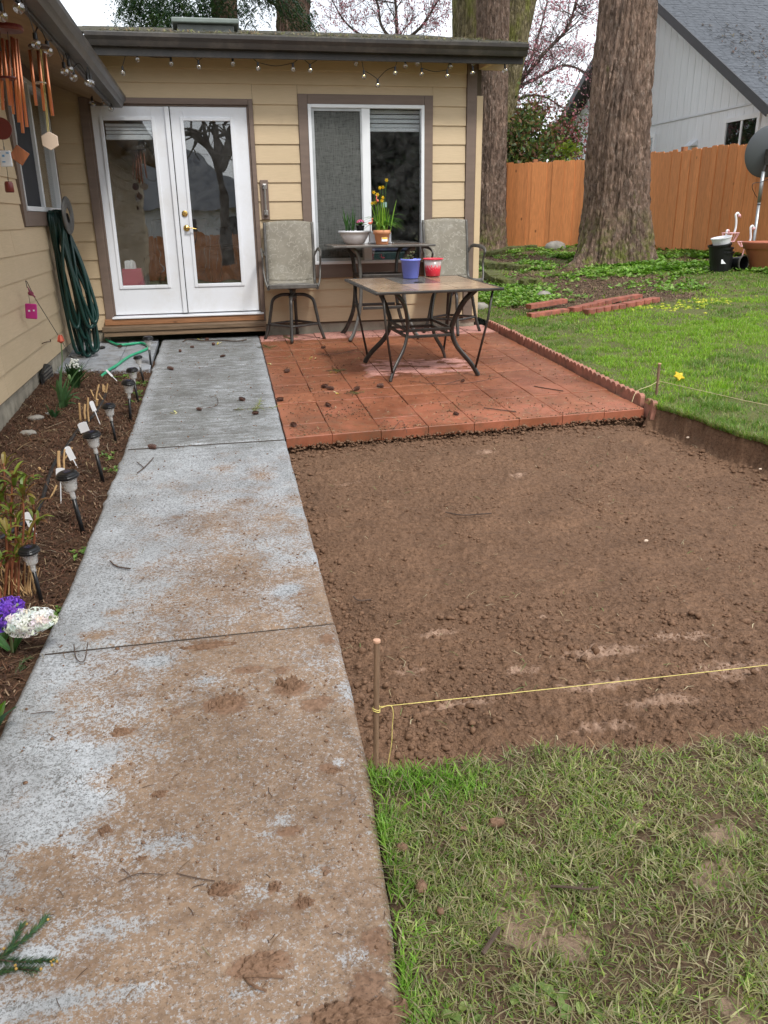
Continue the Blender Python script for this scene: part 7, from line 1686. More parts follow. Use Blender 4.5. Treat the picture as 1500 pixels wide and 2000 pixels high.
# low leaf at lower left edge, fir seedling and little weeds
f = gpt(2, 1440); t = thing('broad_leaf_plant', 'bright green broad leaf poking in at the lower left edge', 'plant', tuple(f)); q = MB(); f = f+Vector((0, 0, .03)); leafblade(q, f+Vector((-.02, 0, -.02)), atY(10, 1368, f.y-.05), .034, .1, ((.18, .38, .03),)); leafblade(q, f+Vector((-.02, 0, -.02)), atY(34, 1380, f.y-.08), .028, .15, ((.03, .11, .04),)); leafblade(q, f+Vector((-.05, 0, 0)), atY(-30, 1390, f.y-.03), .020, .3, ((.05, .14, .04),)); q.build('leaves', m['leaf'], t)
def sprig(name, lab, stems, Y=None, surf=None, cols=FIRC, nl=.018, dens=620, r=.0022, buds=0, w=.0007):
    q = MB(); nv = []; cc = []
    P0 = None
    for st_ in stems:
        pts = bez([surf(*p) if len(p) == 2 else surf(p[0], p[1])+Vector((0, 0, p[2])) for p in st_], 5); P0 = P0 or pts[0]
        q.tube(pts, [r*(1.2-.7*i/len(pts)) for i in range(len(pts))], 5)
        L = sum((pts[i+1]-pts[i]).length for i in range(len(pts)-1)); n = int(L*dens)
        for k in range(n):
            s = random.random()*(len(pts)-1.01); i = int(s); p = pts[i].lerp(pts[i+1], s-i); d = (pts[i+1]-pts[i]).normalized(); o = Vector((random.gauss(0, 1), random.gauss(0, 1), random.gauss(.25, .6))); o = (o-d*o.dot(d)).normalized(); e = p+(d*.75+o*.8).normalized()*nl*random.uniform(.6, 1.1); sd_ = d.cross(o)*w
            nv += [p-sd_, p+sd_, e+sd_*.3]; c = random.choice(cols); k2 = random.uniform(.8, 1.7); cc += [[x*k2 for x in c]]*3
    t = thing(name, lab, 'sprig', tuple(P0)); q.build('twig', m['twig'], t)
    put('needles', fast('needles', [tuple(v) for v in nv], np.arange(len(nv)).reshape(-1, 3), cc), m['leaf'], t)
    if buds:
        q = MB()
        for _ in range(buds): s_ = random.choice(stems); p = surf(*random.choice(s_)[:2])+Vector((random.gauss(0, .008), random.gauss(0, .008), .012)); q.sphere(p, .0035, 6, 4)
        tag(q.build('buds', mat('tan bud', (.45, .28, .07), .6), t), kind='stuff')
onw = lambda a, b_: pl(a, b_, .008)
sprig('fir_sprig', 'fresh blue green fir sprig lying on the muddy concrete at lower left', [[(-30, 1890), (20, 1862, .01), (60, 1835, .015), (92, 1800, .012)], [(-30, 1868), (30, 1885, .01), (105, 1885, .012)], [(-20, 1905), (30, 1893), (75, 1902, .008)], [(15, 1865), (45, 1815, .015)]], surf=onw, cols=[(.05, .10, .045), (.06, .13, .08), (.09, .15, .06)], nl=.021, dens=2300, buds=12, w=.0017)
sprig('fir_sprig', 'small bright fir tip at the bed edge beside the walkway joint', [[(28, 1318), (48, 1300, .02), (62, 1294, .02)], [(35, 1318), (50, 1312, .02)]], surf=lambda a, b_: gpt(a, b_, .005), cols=[(.06, .14, .05), (.12, .22, .10)], nl=.024, dens=900)
sprig('fir_sprig', 'tufted sprig of pale needles across the walkway edge near the patio', [[(455, 800), (500, 803, .02), (545, 797, .01)], [(495, 806), (510, 790, .03)]], surf=onw, cols=[(.25, .28, .08), (.14, .18, .06), (.32, .28, .12)], nl=.055, dens=260, w=.0015)
for (px, py, lab) in [(690, 768, 'small pale needle tuft on the front patio tiles'), (655, 724, 'mossy sprig beside a yellow petal on the patio'), (520, 678, 'needle tuft on the patio near the walkway edge'), (560, 660, 'green sprig under the left bar chair'), (640, 832, 'flat needle tuft on the left front tile')][:4]:
    sprig('needle_tuft', lab, [[(px-18, py), (px, py+2, .01), (px+20, py-2)], [(px-6, py-4), (px+8, py+4, .01)]], surf=lambda a, b_: pl(a, b_, .006), cols=[(.14, .17, .06), (.09, .12, .05), (.22, .22, .11)], nl=.03, dens=520, w=.0012)

# ================================================================== LITTER: cones, twigs, clods on the hard surfaces
def cone_mesh(s):
    q = MB(); L = .052*s
    for i in range(64):
        h = i/64; a = i*2.39996; r = .0105*s*math.sin(math.pi*(.12+.8*h))**.7; c = Vector((math.cos(a)*r, math.sin(a)*r, (h-.5)*L)); o = Vector((math.cos(a), math.sin(a), .7)); sd_ = Vector((-math.sin(a), math.cos(a), 0))*.0042*s; q.add([c-sd_, c+sd_, c+o*.0065*s+sd_*.5, c+o*.0065*s-sd_*.5], [(0, 1, 2, 3)])
    q.sphere((0, 0, 0), .009*s, 8, 6, sc3=(1, 1, 2.5)); return q.mesh('cone')
CM = cone_mesh(1.0)
def conesat(lst, off, lab, grp):
    for (px, py), where in zip(lst, lab):
        p = pl(px, py, off); s = random.uniform(.7, 1.15); o = put('fir_cone', CM, m['cone'], loc=tuple(p+Vector((0, 0, .011*s))), rot=(R_(90)+random.gauss(0, .15), random.gauss(0, .3), random.uniform(0, 6.28))); o.scale = (s*1.1,)*3; tag(o, 'small brown fir cone '+where, 'cone', grp)
conesat([(633, 757), (646, 761), (696, 762), (744, 756), (560, 727), (573, 832), (815, 646), (834, 641), (903, 746), (640, 793), (548, 783), (890, 810), (632, 680)], .004, ['on the patio, left of a touching pair', 'on the patio, right of a touching pair', 'on the patio just above a pale needle tuft', 'at the foot of the near low table leg', 'on the left patio tiles below the bar chair', 'at the front left corner of the patio', 'under the bar table beside another cone', 'just right of the cone under the bar table', 'below the front right leg of the low table', 'on the third tile row left of the low table', 'at the patio edge touching the walkway', 'in the washed soil at the patio front', 'on the back left patio tiles'], 'fir cones on the patio')
conesat([(390, 801), (334, 722), (376, 679), (404, 664), (435, 697), (352, 687), (417, 674), (472, 782), (299, 876), (500, 809), (255, 760), (235, 678)], .004, ['in the middle of the walkway inside the curled twig', 'on the walkway level with the grey pavers', 'on the walkway beside the long dark twig', 'touching the long dark twig below the step', 'on the walkway right of centre near the step', 'on the walkway left of the long dark twig', 'just below the long dark twig', 'on the walkway by the right edge above the pale needles', 'on the far walkway joint near the bed', 'among the pale needles at the walkway edge', 'on the walkway beside the solar lights', 'at the bed edge beside the solar lights'], 'fir cones on the walkway')
def twigs(lst, off, name, lab, r=.0028, surf=None):
    t = thing(name, lab, 'twig', tuple((surf or pl)(*lst[0][0][:2])))
    for pts in lst:
        q = MB(); P3 = [(surf(*p) if surf else pl(p[0], p[1], off))+Vector((0, 0, .003+random.uniform(0, .006))) for p in pts]; q.tube(bez(P3, 4), r, 5); q.build('stick', m['twig'], t)
z2b = lambda a, b_: (180+a/3.947, 600+b_/3.947)
twigs([[z2b(700, 270), z2b(740, 252), z2b(860, 262), z2b(1000, 258), z2b(1110, 268), z2b(1190, 255)]], .004, 'twig', 'long dark twig lying across the walkway below the step', .006)
twigs([[z2b(905, 690), z2b(960, 705), z2b(970, 745), z2b(940, 775), z2b(880, 785)]], .004, 'twig', 'curled thin twig on the grey end of the walkway', .0022)
twigs([[(268, 926), (282, 915), (300, 896)], [(282, 915), (268, 905)]], .004, 'twig', 'forked dark twig on the walkway beside the third solar light', .003)
twigs([[(215, 1098), (228, 1108), (255, 1114)]], .004, 'twig', 'thick short dark twig on the pale concrete by the bed', .0035)
twigs([[(145, 1262), (150, 1290), (165, 1294), (172, 1256)]], .004, 'twig', 'hooked twig lying over the walkway joint', .002)
twigs([[(60, 1397), (90, 1392), (108, 1395)]], .004, 'twig', 'thin horizontal twig near the lower left walkway edge', .0015)
twigs([[(232, 1727), (270, 1712), (318, 1713)]], .004, 'twig', 'thin tan twig on the muddy concrete, left one of a pair', .0012)
twigs([[(345, 1708), (380, 1718), (420, 1725)]], .004, 'twig', 'dark thin twig ending at a mud clod', .0015)
twigs([[(620, 693), (660, 692), (700, 683)], [(628, 690), (650, 700)]], .004, 'twig', 'thin forked twig on the patio left of the low table', .002)
twigs([[(800, 745), (860, 752), (920, 748), (975, 738)], [(870, 752), (900, 742)]], .004, 'twig', 'long pale twig in front of the low table leg', .002)
twigs([[(1043, 755), (1060, 758), (1100, 765)]], .004, 'twig', 'short dark twig on the right side of the patio', .004)
twigs([[(945, 798), (975, 802), (1008, 805)]], .004, 'twig', 'dark twig at the front of the patio by the washed soil', .004)
twigs([[(768, 840), (785, 822), (795, 848)]], .004, 'twig', 'thin curved root hanging over the patio front edge', .0016)
lw = lambda a, b_: pl(a, b_, .012)
twigs([[(942, 1868), (958, 1845), (975, 1818)]], 0, 'twig', 'short thick brown stick lying in the muddy grass', .005, surf=lw)
twigs([[(1075, 1733), (1110, 1738), (1150, 1742), (1168, 1738)], [(1130, 1740), (1138, 1728)]], 0, 'twig', 'crooked bare root in the middle of the muddy grass', .003, surf=lw)
twigs([[(870, 1002), (905, 1008), (960, 1004)]], -.11, 'twig', 'straight twig half sunk in the dug soil', .004)
twigs([[(690, 1168), (700, 1175), (725, 1172)]], -.10, 'twig', 'short buried root in the dug soil', .003)
# mud clods trodden on the concrete
def clodthing(px, py, rx, ry, h, lab, seed, name='mud_clod', cat='mud clod', grp=None):
    c = pl(px, py); n = 64; r = np.random.default_rng(seed); u = np.linspace(-1.7, 1.7, n); X, Y = np.meshgrid(u, u); d = np.hypot(X, Y)+(fbm(X*1.7+seed, Y*1.7, 5, seed, .65)-.5)*2.0
    Z = h*sst(1.05, .75, d)*(.15+1.7*np.clip(fbm(X*3.2, Y*3.2+seed, 5, seed+5, .65)-.25, 0, 1))+.25*h*(fbm(X*11, Y*11, 3, seed+9)-.5)-.003
    Z = np.where(d > 1.05, -.01, Z)
    XX = c.x+X*rx; YY = c.y+Y*ry; ZZ = nP(YY)+Z; me = gridmesh(name, XX-c.x, YY-c.y, ZZ-c.z); keep = [p for p in me.polygons]
    o = put(name, me, m['mud'], loc=tuple(c), smooth=True); tag(o, lab, cat, grp); return o
for i, (px, py, rx, ry, h, lab) in enumerate([(440, 1372, .052, .036, .022, 'crumbled mud clod with a tread ring in the middle of the walkway'), (568, 1340, .048, .030, .030, 'thick dark mud clod near the right walkway edge'), (240, 1430, .036, .022, .014, 'flat oval mud smear on the left of the walkway'),
        (430, 1740, .036, .018, .020, 'wedge shaped mud clod at the end of a dark twig'), (536, 1732, .016, .014, .014, 'small dark mud lump right of the wedge shaped clod'), (594, 1764, .020, .014, .014, 'rounded mud lump low on the walkway'), (310, 1552, .022, .012, .012, 'little mud clod left of centre on the tan stain'),
        (205, 1622, .014, .014, .016, 'dark mud lump beside the left tan patch'), (275, 1676, .013, .009, .010, 'tiny dark mud lump below the tan stain'), (408, 1262, .085, .018, .014, 'long crushed mud streak just below the walkway joint'), (690, 1992, .090, .035, .028, 'large wet mud heap at the bottom edge of the walkway'),
        (652, 1506, .022, .012, .012, 'small flat clod near the right edge beside the stake'), (570, 1622, .034, .016, .008, 'thin mud smear on the lower walkway'), (515, 1885, .052, .030, .016, 'mud cake with a curved boot tread print at the bottom of the walkway'), (482, 1800, .018, .020, .008, 'faint narrow mud smear above the boot print cake')]):
    clodthing(px, py, rx, ry, h, lab, 500+i)
t = thing('boot_tread_ridge', 'curved raised tread ridge moulded in the mud cake', 'mud clod', tuple(pl(510, 1885))); q = MB()
q.tube(bez([pl(476, 1905, .010), pl(495, 1925, .014), pl(520, 1935, .016)], 5), .0035, 6, flat=.8); q.tube(bez([pl(478, 1906, .016), pl(510, 1905, .020), pl(555, 1908, .016)], 5), .004, 6, flat=.8); q.build('ridge', m['mud'], t)
def xf_walk(r, n):
    y = r.uniform(.9, 9.1, n*6); x = xl_n(y)+r.random(n*6)*(xr_n(y)-xl_n(y)); c = walkcol(x, y); w = .05+.35*c[:, 0]+2.2*c[:, 1]+.1*(y > 5); w = w*(.3+1.4*sst(.45, .65, fbm(x*5, y*5, 3, 611)))
    ok = r.uniform(0, 1, n*6) < w; x, y = x[ok][:n], y[ok][:n]; rad = .0012+.0050*r.random(len(x))**4; return np.stack([x, y, nP(y)+rad*.25+.001], -1), rad
clods(2400, 'walkway_mud_crumbs', m['mud'], xf_walk, None, 21)
def xf_patio(r, n):
    y = 5.35+4.0*r.random(n*5)**1.8; x = .42+2.66*r.random(n*5); y = np.maximum(y, 5.33+.065*(x-.4)); w = .10+.9*np.exp(-((y-5.7)/.35)**2)*sst(.42, .62, fbm(x*3, y*3, 4, 621))+.5*np.exp(-((x-.75)/.4)**2)*sst(.5, .62, fbm(x*4, y*4, 3, 622))
    ok = r.uniform(0, 1, n*5) < w; x, y = x[ok][:n], y[ok][:n]; rad = .0015+.0065*r.random(len(x))**4; return np.stack([x, y, nP(y)+rad*.3+.001], -1), rad
clods(4200, 'patio_soil_crumbs', m['clod'], xf_patio, None, 22)
def ledge(r, n):
    x = r.uniform(.4, 3.1, n); y = 5.318+.065*(x-.4)-np.abs(r.normal(0, .012, n)); z = nP(y)-.05-.05*r.random(n); rad = .004+.010*r.random(n)**2; return np.stack([x, y, z], -1), rad
clods(900, 'soil_stuck_on_patio_face', m['clod'], ledge, None, 23)
# needles, petals and chips
def needles(n, name, xf, cols, L=(.01, .04), w=.0009, seed=5, up=.004):
    r = np.random.default_rng(seed); p = xf(r, n); n = len(p); a = r.uniform(0, 6.28, n); l = r.uniform(*L, n); k = r.normal(0, .5, n)
    d = np.stack([np.cos(a), np.sin(a), r.normal(0, .12, n)], -1)*l[:, None]; s = np.stack([-np.sin(a), np.cos(a), 0*a], -1)*(w*r.uniform(.6, 1.6, n))[:, None]; md = p+d*.5+np.stack([-np.sin(a), np.cos(a), 0*a], -1)*(l*k*.18)[:, None]+np.array([0, 0, up])*r.random((n, 1))
    v = np.stack([p-s, p+s, md+s, md-s, p+d+s*.5, p+d-s*.5], 1); i = np.arange(n)[:, None]*6; f = np.concatenate([i+np.array([[0, 1, 2, 3]]), i+np.array([[3, 2, 4, 5]])]); cc = np.repeat(np.array(cols)[r.integers(0, len(cols), n)]*r.uniform(.7, 1.3, (n, 1)), 6, 0)
    return tag(put(name, fast(name, v.reshape(-1, 3), f, cc), m['litter']), kind='stuff')
def onwalk(r, n):
    y = .9+8.2*r.random(n*3); x = xl_n(y)+r.random(n*3)*(xr_n(y)-xl_n(y)); w = .12+.9*np.exp(-((y-8.6)/.7)**2)+.35*np.exp(-((x-xl_n(y))/.12)**2); ok = r.random(n*3) < w; x, y = x[ok][:n], y[ok][:n]; return np.stack([x, y, nP(y)+.002], -1)
needles(1500, 'walkway_needles', onwalk, [(.10, .06, .04), (.16, .10, .06), (.08, .05, .04), (.22, .18, .10)], (.008, .05), .0008, 31)
def onpat(r, n):
    x = .42+2.66*r.random(n*3); y = 5.35+3.95*r.random(n*3); w = .2+.8*np.exp(-((x-.9)/.6)**2)*sst(6.5, 8.5, y)+.4*np.exp(-((x-3.0)/.15)**2)+.3*sst(6.2, 5.5, y); ok = (r.random(n*3) < w) & (y > 5.34+.065*(x-.4)); x, y = x[ok][:n], y[ok][:n]; return np.stack([x, y, nP(y)+.002], -1)
needles(4200, 'patio_needles', onpat, [(.10, .06, .04), (.16, .10, .05), (.45, .38, .20), (.12, .14, .05), (.55, .50, .32)], (.006, .045), .0012, 32)
def onbed(r, n):
    y = 1.6+6.2*r.random(n); x = -1.48+(xl_n(y)+1.46)*r.random(n); return np.stack([x, y, bedz(x, y)+.006+.012*r.random(n)], -1)
needles(15000, 'bark_mulch', onbed, [(.09, .036, .02), (.12, .05, .026), (.06, .028, .018), (.16, .085, .05), (.24, .16, .10), (.08, .042, .025)], (.008, .045), .0019, 33, .014)
needles(2600, 'bed_twig_mulch', onbed, [(.12, .05, .03), (.07, .035, .022), (.17, .09, .05), (.10, .055, .035)], (.03, .13), .0016, 38, .02)
needles(500, 'bed_straw', onbed, [(.42, .32, .18), (.35, .26, .15), (.5, .42, .3)], (.03, .16), .0012, 34, .02)
def xf_bed(r, n):
    y = 1.6+6.2*r.random(n); x = -1.48+(xl_n(y)+1.46)*r.random(n); rad = .003+.014*r.random(n)**4; return np.stack([x, y, bedz(x, y)+.004+rad*.3], -1), rad
clods(5200, 'bed_soil_lumps', m['bed'], xf_bed, None, 24)
def onpit(r, n):
    i = r.integers(0, PX_.size, n*2); x = PX_.ravel()[i]; y = PY_.ravel()[i]; z = PZ_.ravel()[i]; ok = (x > xr_n(y)+.01) & (x < xbank(y)) & (y < 5.25) & (y > yfront(x)+.02); return np.stack([x, y, z+.004], -1)[ok][:n]
needles(420, 'pit_straw', onpit, [(.35, .28, .16), (.14, .20, .06), (.28, .17, .09), (.45, .38, .24)], (.01, .06), .0011, 35, .01)
def ongrey(r, n):
    x = -1.48+.80*r.random(n); y = 7.82+1.4*r.random(n); return np.stack([x, y, nP(y)+.002], -1)
needles(260, 'paver_needles', ongrey, [(.10, .06, .04), (.16, .10, .06)], (.01, .06), .0014, 36)
# yellow petals dropped on the paving
q = MB()
for px, py in [(528, 711), (648, 727), (337, 807), (385, 661), (660, 768), (425, 672), (612, 700), (700, 700)]:
    for k in range(5): p = pl(px+random.gauss(0, 4), py+random.gauss(0, 1.5), .006); a = random.uniform(0, 6.28); q.ribbon([p, p+Vector((math.cos(a)*.022, math.sin(a)*.022, .008))], .006, col=random.choice([(.75, .62, .05), (.55, .62, .10), (.80, .74, .40)]))
tag(q.build('fallen_petals', m['petal']), kind='stuff')
# small pale stones in soil
for px, py, off, lab in [(1262, 1058, -.10, 'tiny cream pebble lying on the dug soil'), (1343, 856, -.08, 'small white chip on the pit bank below the lawn'), (1485, 918, -.10, 'pale broken root end in the pit bank at the right edge')]:
    p = pl(px, py, off); q = MB(); q.sphere((0, 0, 0), .009, 7, 5, sc3=(1.3, .8, .7), jit=.15); tag(q.build('pebble', m['shell'], loc=tuple(p+Vector((0, 0, .006)))), lab, 'pebble')
for px, py, lab in [(60, 850, 'flat tan stone in the bed below the dark tulip leaves'), (45, 880, 'low brown stone in the bed left of the cut canes')]:
    p = gpt(px+10, py-30); q = MB(); q.sphere((0, 0, 0), .045, 9, 6, sc3=(1.3, .9, .5), jit=.12); tag(q.build('stone', m['stone'], loc=tuple(p+Vector((0, 0, .012))), smooth=True), lab, 'stone')

# ================================================================== GRASS
def blades(name, pos, h, w, lean, cols, seed, flat=0.0, mt='grass', curl=.6, lod=0):
    r = np.random.default_rng(seed); n = len(pos); a = r.uniform(0, 6.28, n); dx, dy = np.cos(a), np.sin(a); tx = -np.sin(a+r.normal(0, .6, n)); ty = np.cos(a+r.normal(0, .6, n))
    lv = []
    for s in (0, .45, .8, 1.0):
        off = lean*h*(s**1.6); z = h*np.sqrt(np.clip(1-(lean*.85)**2, .02, 1))*(s-curl*.35*s*s*s); ww = w*(1-s**2.2)*.5
        c = pos+np.stack([dx*off, dy*off, z], -1); k = np.stack([tx*ww, ty*ww, 0*ww], -1); lv.append((c-k, c+k))
    if lod:
        v = np.stack([lv[0][0], lv[0][1], lv[1][0], lv[1][1], lv[3][0]], 1); i = (np.arange(n)*5)[:, None]; f = np.concatenate([i+np.array([q]) for q in ((0, 1, 3), (0, 3, 2), (2, 3, 4))])
        return tag(put(name, fast(name, v.reshape(-1, 3), f, np.repeat(cols, 5, 0)), m[mt]), kind='stuff')
    v = np.stack([lv[0][0], lv[0][1], lv[1][0], lv[1][1], lv[2][0], lv[2][1], lv[3][0]], 1)
    i = (np.arange(n)*7)[:, None]; f = np.concatenate([i+np.array([q]) for q in ((0, 1, 3), (0, 3, 2), (2, 3, 5), (2, 5, 4), (4, 5, 6))])
    return tag(put(name, fast(name, v.reshape(-1, 3), f, np.repeat(cols, 7, 0)), m[mt]), kind='stuff')
def grasscol(x, y, base, r):
    n = len(x); b = np.array(base)[r.integers(0, len(base), n)]; return b*r.uniform(.75, 1.3, (n, 1))
r = np.random.default_rng(99)
# near muddy grass, matted flat
n = 88000; x = .24+2.0*r.random(n)**1.15; y = .55+1.5*r.random(n); yf = yfront(x)
mud = nearmud(x, y); tuft = fbm(x*11, y*11, 4, 701); dens = (1-.66*mud)*(.30+1.3*sst(.38, .60, tuft)); keep = (y < yf+.015*np.sin(x*60)) & (x > xr_n(y)+.004) & (r.random(n) < dens); x, y, mud = x[keep], y[keep], mud[keep]; n = len(x)
z = nP(y)-.016; edge = np.exp(-(x-xr_n(y))/.036); lush = np.clip(edge, 0, 1)
tl_ = np.exp(-(((x-.50)/.16)**2+((y-1.86)/.09)**2)); lush = np.clip(lush+tl_*.9, 0, 1)
h = (.014+.032*r.random(n))*(1+.65*lush); lean = np.clip(r.uniform(.66, 1.05, n)-.35*lush-.35*(r.random(n) < .2), .1, 1.02)
A = grasscol(x, y, [(.21, .29, .06), (.29, .36, .09), (.14, .20, .045), (.36, .38, .15), (.15, .28, .045), (.34, .31, .16), (.42, .42, .22)], r); B = grasscol(x, y, [(.20, .38, .05), (.26, .44, .07), (.15, .31, .04)], r)
lk = (lush > r.random(n)*.8)[:, None]; colr = np.where(lk, B, A); pm_ = sst(.45, .65, fbm(x*3, y*3, 3, 711))[:, None]; colr = colr*(1+.25*pm_)
blades('near_grass', np.stack([x, y, z], -1), h, .0024+.0034*r.random(n)**1.5, lean, colr, 1)
# flattened wide dead blades between
n = 13000; x = .24+2.0*r.random(n); y = .55+1.5*r.random(n); k = (y < yfront(x)) & (x > xr_n(y)+.01) & (r.random(n) < 1-.7*nearmud(x, y)); x, y = x[k], y[k]; n = len(x)
blades('trodden_grass', np.stack([x, y, nP(y)-.008], -1), .03+.035*r.random(n), .0034+0*x, np.full(n, 1.0), grasscol(x, y, [(.34, .28, .16), (.26, .22, .12), (.42, .37, .23), (.20, .21, .09)], r), 2)
# right hand lawn
def lawnblades(n, x0, x1, y0, y1, hh, ww, seed, name, bare=True):
    r = np.random.default_rng(seed); x = x0+(x1-x0)*r.random(n); y = y0+(y1-y0)*r.random(n); xb = np.where(y < 5.5, xbank(y)-.03, 3.19)
    b = baresoil(x, y); pat = fbm(x*1.4, y*1.4, 4, 721); tuft = fbm(x*7, y*7, 3, 722); dens = (1-.97*b)*(.35+.9*sst(.35, .6, tuft)); dens = dens*np.where(y < 5.5, 1, 1); far = sst(10.6, 12.5, y-.25*(x-3)); dens = dens*(1-.55*far)
    k = (x > xb) & (r.random(n) < dens); x, y, pat = x[k], y[k], pat[k]; n = len(x); z = nT(x, y)-.012
    h = hh*(.35+.8*r.random(n)+.55*sst(.42, .62, tuft[k])); lean = np.clip(r.normal(.45, .22, n), .05, .98)
    G1 = grasscol(x, y, [(.24, .43, .035), (.33, .52, .05), (.18, .35, .03), (.28, .40, .08)], r); G2 = grasscol(x, y, [(.16, .29, .05), (.22, .33, .08), (.13, .24, .04)], r); G3 = grasscol(x, y, [(.38, .38, .14), (.33, .36, .12), (.42, .38, .22)], r)
    lu = sst(.38, .56, pat+.22*np.exp(-(((x-5.4)/1.2)**2+((y-7.2)/1.3)**2))-.10*np.exp(-((x-3.3)/.5)**2)); c = np.where((r.random(n) < lu)[:, None], G1, G2); c = np.where((r.random(n) < .14)[:, None], G3, c)
    blades(name, np.stack([x, y, z], -1), h, ww*(.7+.6*r.random(n)), lean, c, seed, lod=1)
lawnblades(150000, 3.1, 6.2, 3.2, 8.2, .043, .0054, 3, 'lawn_grass')
lawnblades(120000, 3.15, 9.6, 8.0, 12.8, .042, .0085, 4, 'lawn_grass')
lawnblades(30000, 3.2, 9.9, 12.5, 17.6, .05, .013, 5, 'lawn_grass')
lawnblades(26000, 3.12, 4.6, 3.3, 5.9, .062, .0060, 15, 'lawn_grass')
# ragged turf fringe hanging over the pit bank and along the edging
n = 5200; y = 3.3+2.2*r.random(n); x = xbank(y)-.035+.05*r.random(n); blades('turf_fringe', np.stack([x, y, nT(x, y)-.01], -1), .035+.045*r.random(n), .0038+0*x, r.uniform(.3, .95, n), grasscol(x, y, [(.17, .30, .04), (.30, .30, .12), (.12, .22, .03), (.35, .32, .18)], r), 6)
n = 2600; y = 5.5+3.9*r.random(n); x = 3.165+.05*r.random(n); blades('turf_fringe', np.stack([x, y, nT(x, y)-.012], -1), .03+.045*r.random(n), .004+0*x, r.uniform(.2, .9, n), grasscol(x, y, [(.12, .24, .03), (.10, .17, .04), (.26, .25, .10)], r), 7)
# broad leaved ground cover round the big tree and along the fence
def cover(name, n, zone, size, cols, seed):
    r = np.random.default_rng(seed); x, y = zone(r, n); n = len(x); K = 6; z = nT(x, y)+.0+.045*r.random(n)
    a = r.uniform(0, 6.28, (n, K)); e = r.uniform(-.1, .7, (n, K)); L = size*r.uniform(.6, 1.2, (n, K)); cx = x[:, None]+np.cos(a)*L*.7; cy = y[:, None]+np.sin(a)*L*.7; cz = z[:, None]+L*e*.5
    d = np.stack([np.cos(a)*np.cos(e), np.sin(a)*np.cos(e), np.sin(e)], -1)*(L*.6)[..., None]; s = np.stack([-np.sin(a), np.cos(a), r.normal(0, .2, (n, K))], -1)*(L*.42)[..., None]; c = np.stack([cx, cy, cz], -1)
    v = np.stack([c-d, c-s*.9+d*.1, c-s*.5+d*.85, c+d*1.05, c+s*.5+d*.85, c+s*.9+d*.1], 2); i = (np.arange(n*K)*6)[:, None]; f = i+np.array([[0, 5, 4, 3, 2, 1]]); cc = np.array(cols)[r.integers(0, len(cols), n)]*r.uniform(.7, 1.3, (n, 1)); cc = np.repeat(cc, K*6, 0)
    return tag(put(name, fast(name, v.reshape(-1, 3), f, cc), m['leaf']), kind='stuff')
def zone1(r, n):
    x = 3.6+6.2*r.random(n*3); y = 10.2+7.6*r.random(n*3); b = baresoil(x, y); c = fbm(x*1.7, y*1.7, 4, 731); w = (1-.85*b)*sst(.46, .62, c)*(.5+.5*sst(10.2, 12, y)); w = np.maximum(w, .95*blob(x, y, 4.0, 11.6, .75, 1.3)); w = np.maximum(w, .9*blob(x, y, 6.6, 12.9, 1.2, .7)*sst(.3, .5, c)); d = np.hypot(x-7.35, y-14.2); w = w*(d > .75)
    k = r.random(n*3) < w; return x[k][:n], y[k][:n]
cover('ground_cover', 8000, zone1, .050, [(.17, .33, .05), (.23, .40, .07), (.13, .26, .04), (.30, .42, .12)], 8)
def zone2(r, n): x = 6.5+3.2*r.random(n*3); y = 12.2+3.6*r.random(n*3); k = (r.random(n*3) < sst(.4, .6, fbm(x*2, y*2, 3, 741))) & (x < 9.3); return x[k][:n], y[k][:n]
cover('fence_foot_weeds', 2200, zone2, .075, [(.14, .28, .04), (.20, .36, .06), (.10, .20, .035)], 9)
def zone3(r, n): c = np.array([(-.70, 4.95), (-.72, 3.75), (-.70, 3.1), (-.69, 7.3), (-.75, 6.6), (-1.3, 4.6), (-1.15, 4.3), (-.85, 7.55), (-.9, 7.5), (-.76, 5.2), (-1.0, 3.9), (-.70, 6.9)])[r.integers(0, 12, n)]; x = c[:, 0]+r.normal(0, .03, n); y = c[:, 1]+r.normal(0, .05, n); return np.minimum(x, xl_n(y)-.01), y
rr_ = np.random.default_rng(12); xx, yy = zone3(rr_, 95)
def bedweeds():
    q = MB()
    for a, b_ in zip(xx, yy):
        for k in range(5): an = random.uniform(0, 6.28); L = random.uniform(.012, .035); z = zbed(a, b_)+.012; leafblade(q, (a, b_, z), (a+math.cos(an)*L, b_+math.sin(an)*L, z+random.uniform(.0, .02)), .007, .2, ((.14, .26, .05), (.20, .32, .07), (.10, .20, .04)), 3)
    return tag(q.build('bed_weeds', m['leaf']), kind='stuff')
bedweeds()
def nearweeds(r, n): c = np.array([(.62, 1.08), (.74, 1.02), (.33, .98), (.36, 1.15), (.58, 1.15), (1.15, 1.0), (.70, .95)])[r.integers(0, 7, n)]; return c[:, 0]+r.normal(0, .035, n), c[:, 1]+r.normal(0, .03, n)
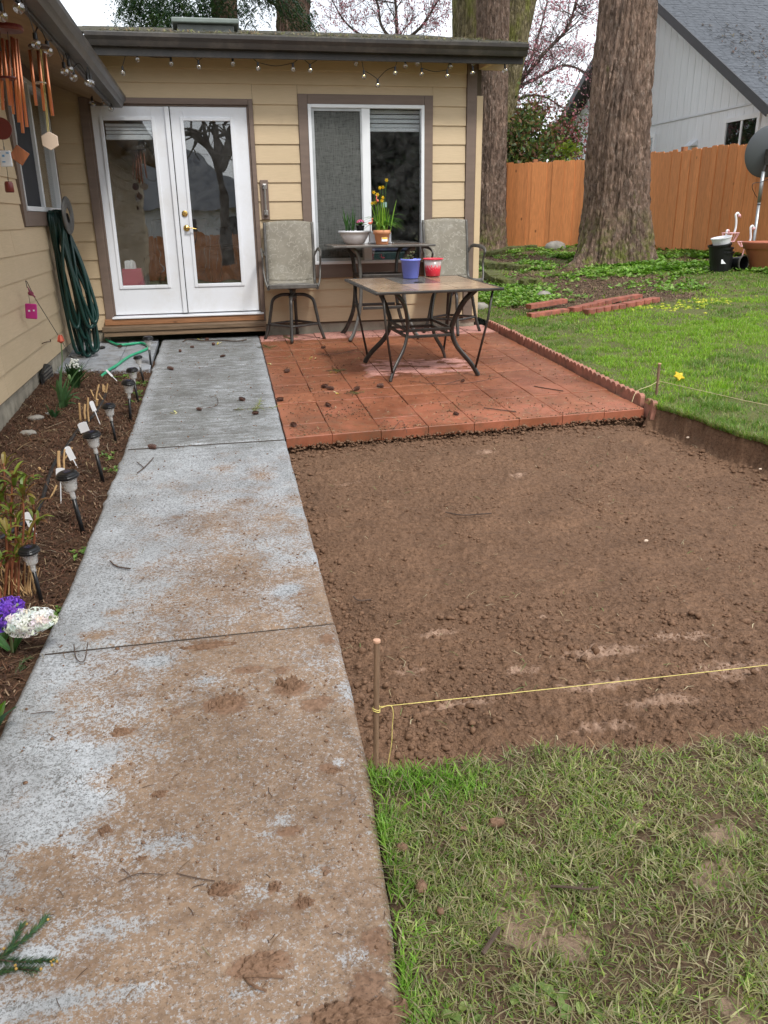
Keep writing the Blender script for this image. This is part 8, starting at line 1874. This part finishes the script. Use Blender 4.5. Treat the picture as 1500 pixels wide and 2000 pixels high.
q = MB(); xx, yy = nearweeds(rr_, 90)
for a, b_ in zip(xx, yy):
    an = random.uniform(0, 6.28); L = random.uniform(.02, .045); z = P(b_)-.006; leafblade(q, (a, b_, z), (a+math.cos(an)*L, b_+math.sin(an)*L, z+random.uniform(.0, .012)), .011, .15, ((.20, .27, .08), (.26, .33, .10), (.16, .24, .06)), 4)
tag(q.build('lawn_weeds', m['leaf']), kind='stuff')
# moss patches and leaf litter on the bare soil round the fir
def onbare(r, n):
    x = 3.3+6*r.random(n*4); y = 9.3+8*r.random(n*4); k = r.random(n*4) < .1+.9*baresoil(x, y); x, y = x[k][:n], y[k][:n]; return np.stack([x, y, nT(x, y)+.008], -1)
needles(15000, 'leaf_litter', onbare, [(.13, .075, .045), (.19, .12, .075), (.09, .055, .035), (.26, .18, .11)], (.015, .075), .006, 37, .02)
q = MB()
for px, py, s in [(1350, 597, .20), (1365, 590, .16), (1325, 602, .12), (1395, 587, .14), (1270, 600, .10)]:
    p = terr(px, py)
    for k in range(30): c = p+Vector((random.gauss(0, s*1.5), random.gauss(0, s*.8), 0)); c.z = T(c.x, c.y)+.0; q.sphere(c, random.uniform(.012, .03), 6, 4, random.choice([(.40, .44, .03), (.30, .38, .03), (.50, .50, .06)]), (1, 1, .5), .2)
tag(q.build('moss_patches', m['litter']), kind='stuff')
# clods and lumps in the muddy grass
for i, (px, py, rx, ry, h, lab) in enumerate([(970, 1608, .024, .012, .022, 'oval mud lump in the grass near the pit edge'), (785, 1657, .018, .012, .018, 'reddish mud lump in the grass by the walkway'), (822, 1732, .014, .020, .018, 'oval mud lump halfway down the muddy grass'), (860, 1782, .010, .010, .014, 'small mud crumb in the grass by the walkway'), (905, 1620, .010, .008, .012, 'small dark crumb above the trodden grass blades')]):
    c = pl(px, py, 0); q = MB(); q.sphere((0, 0, 0), 1.0, 12, 8, sc3=(rx, ry, h*.6), jit=.24); tag(q.build('mud_lump', m['mud'], loc=tuple(c+Vector((0, 0, .003))), smooth=True), lab, 'mud clod')
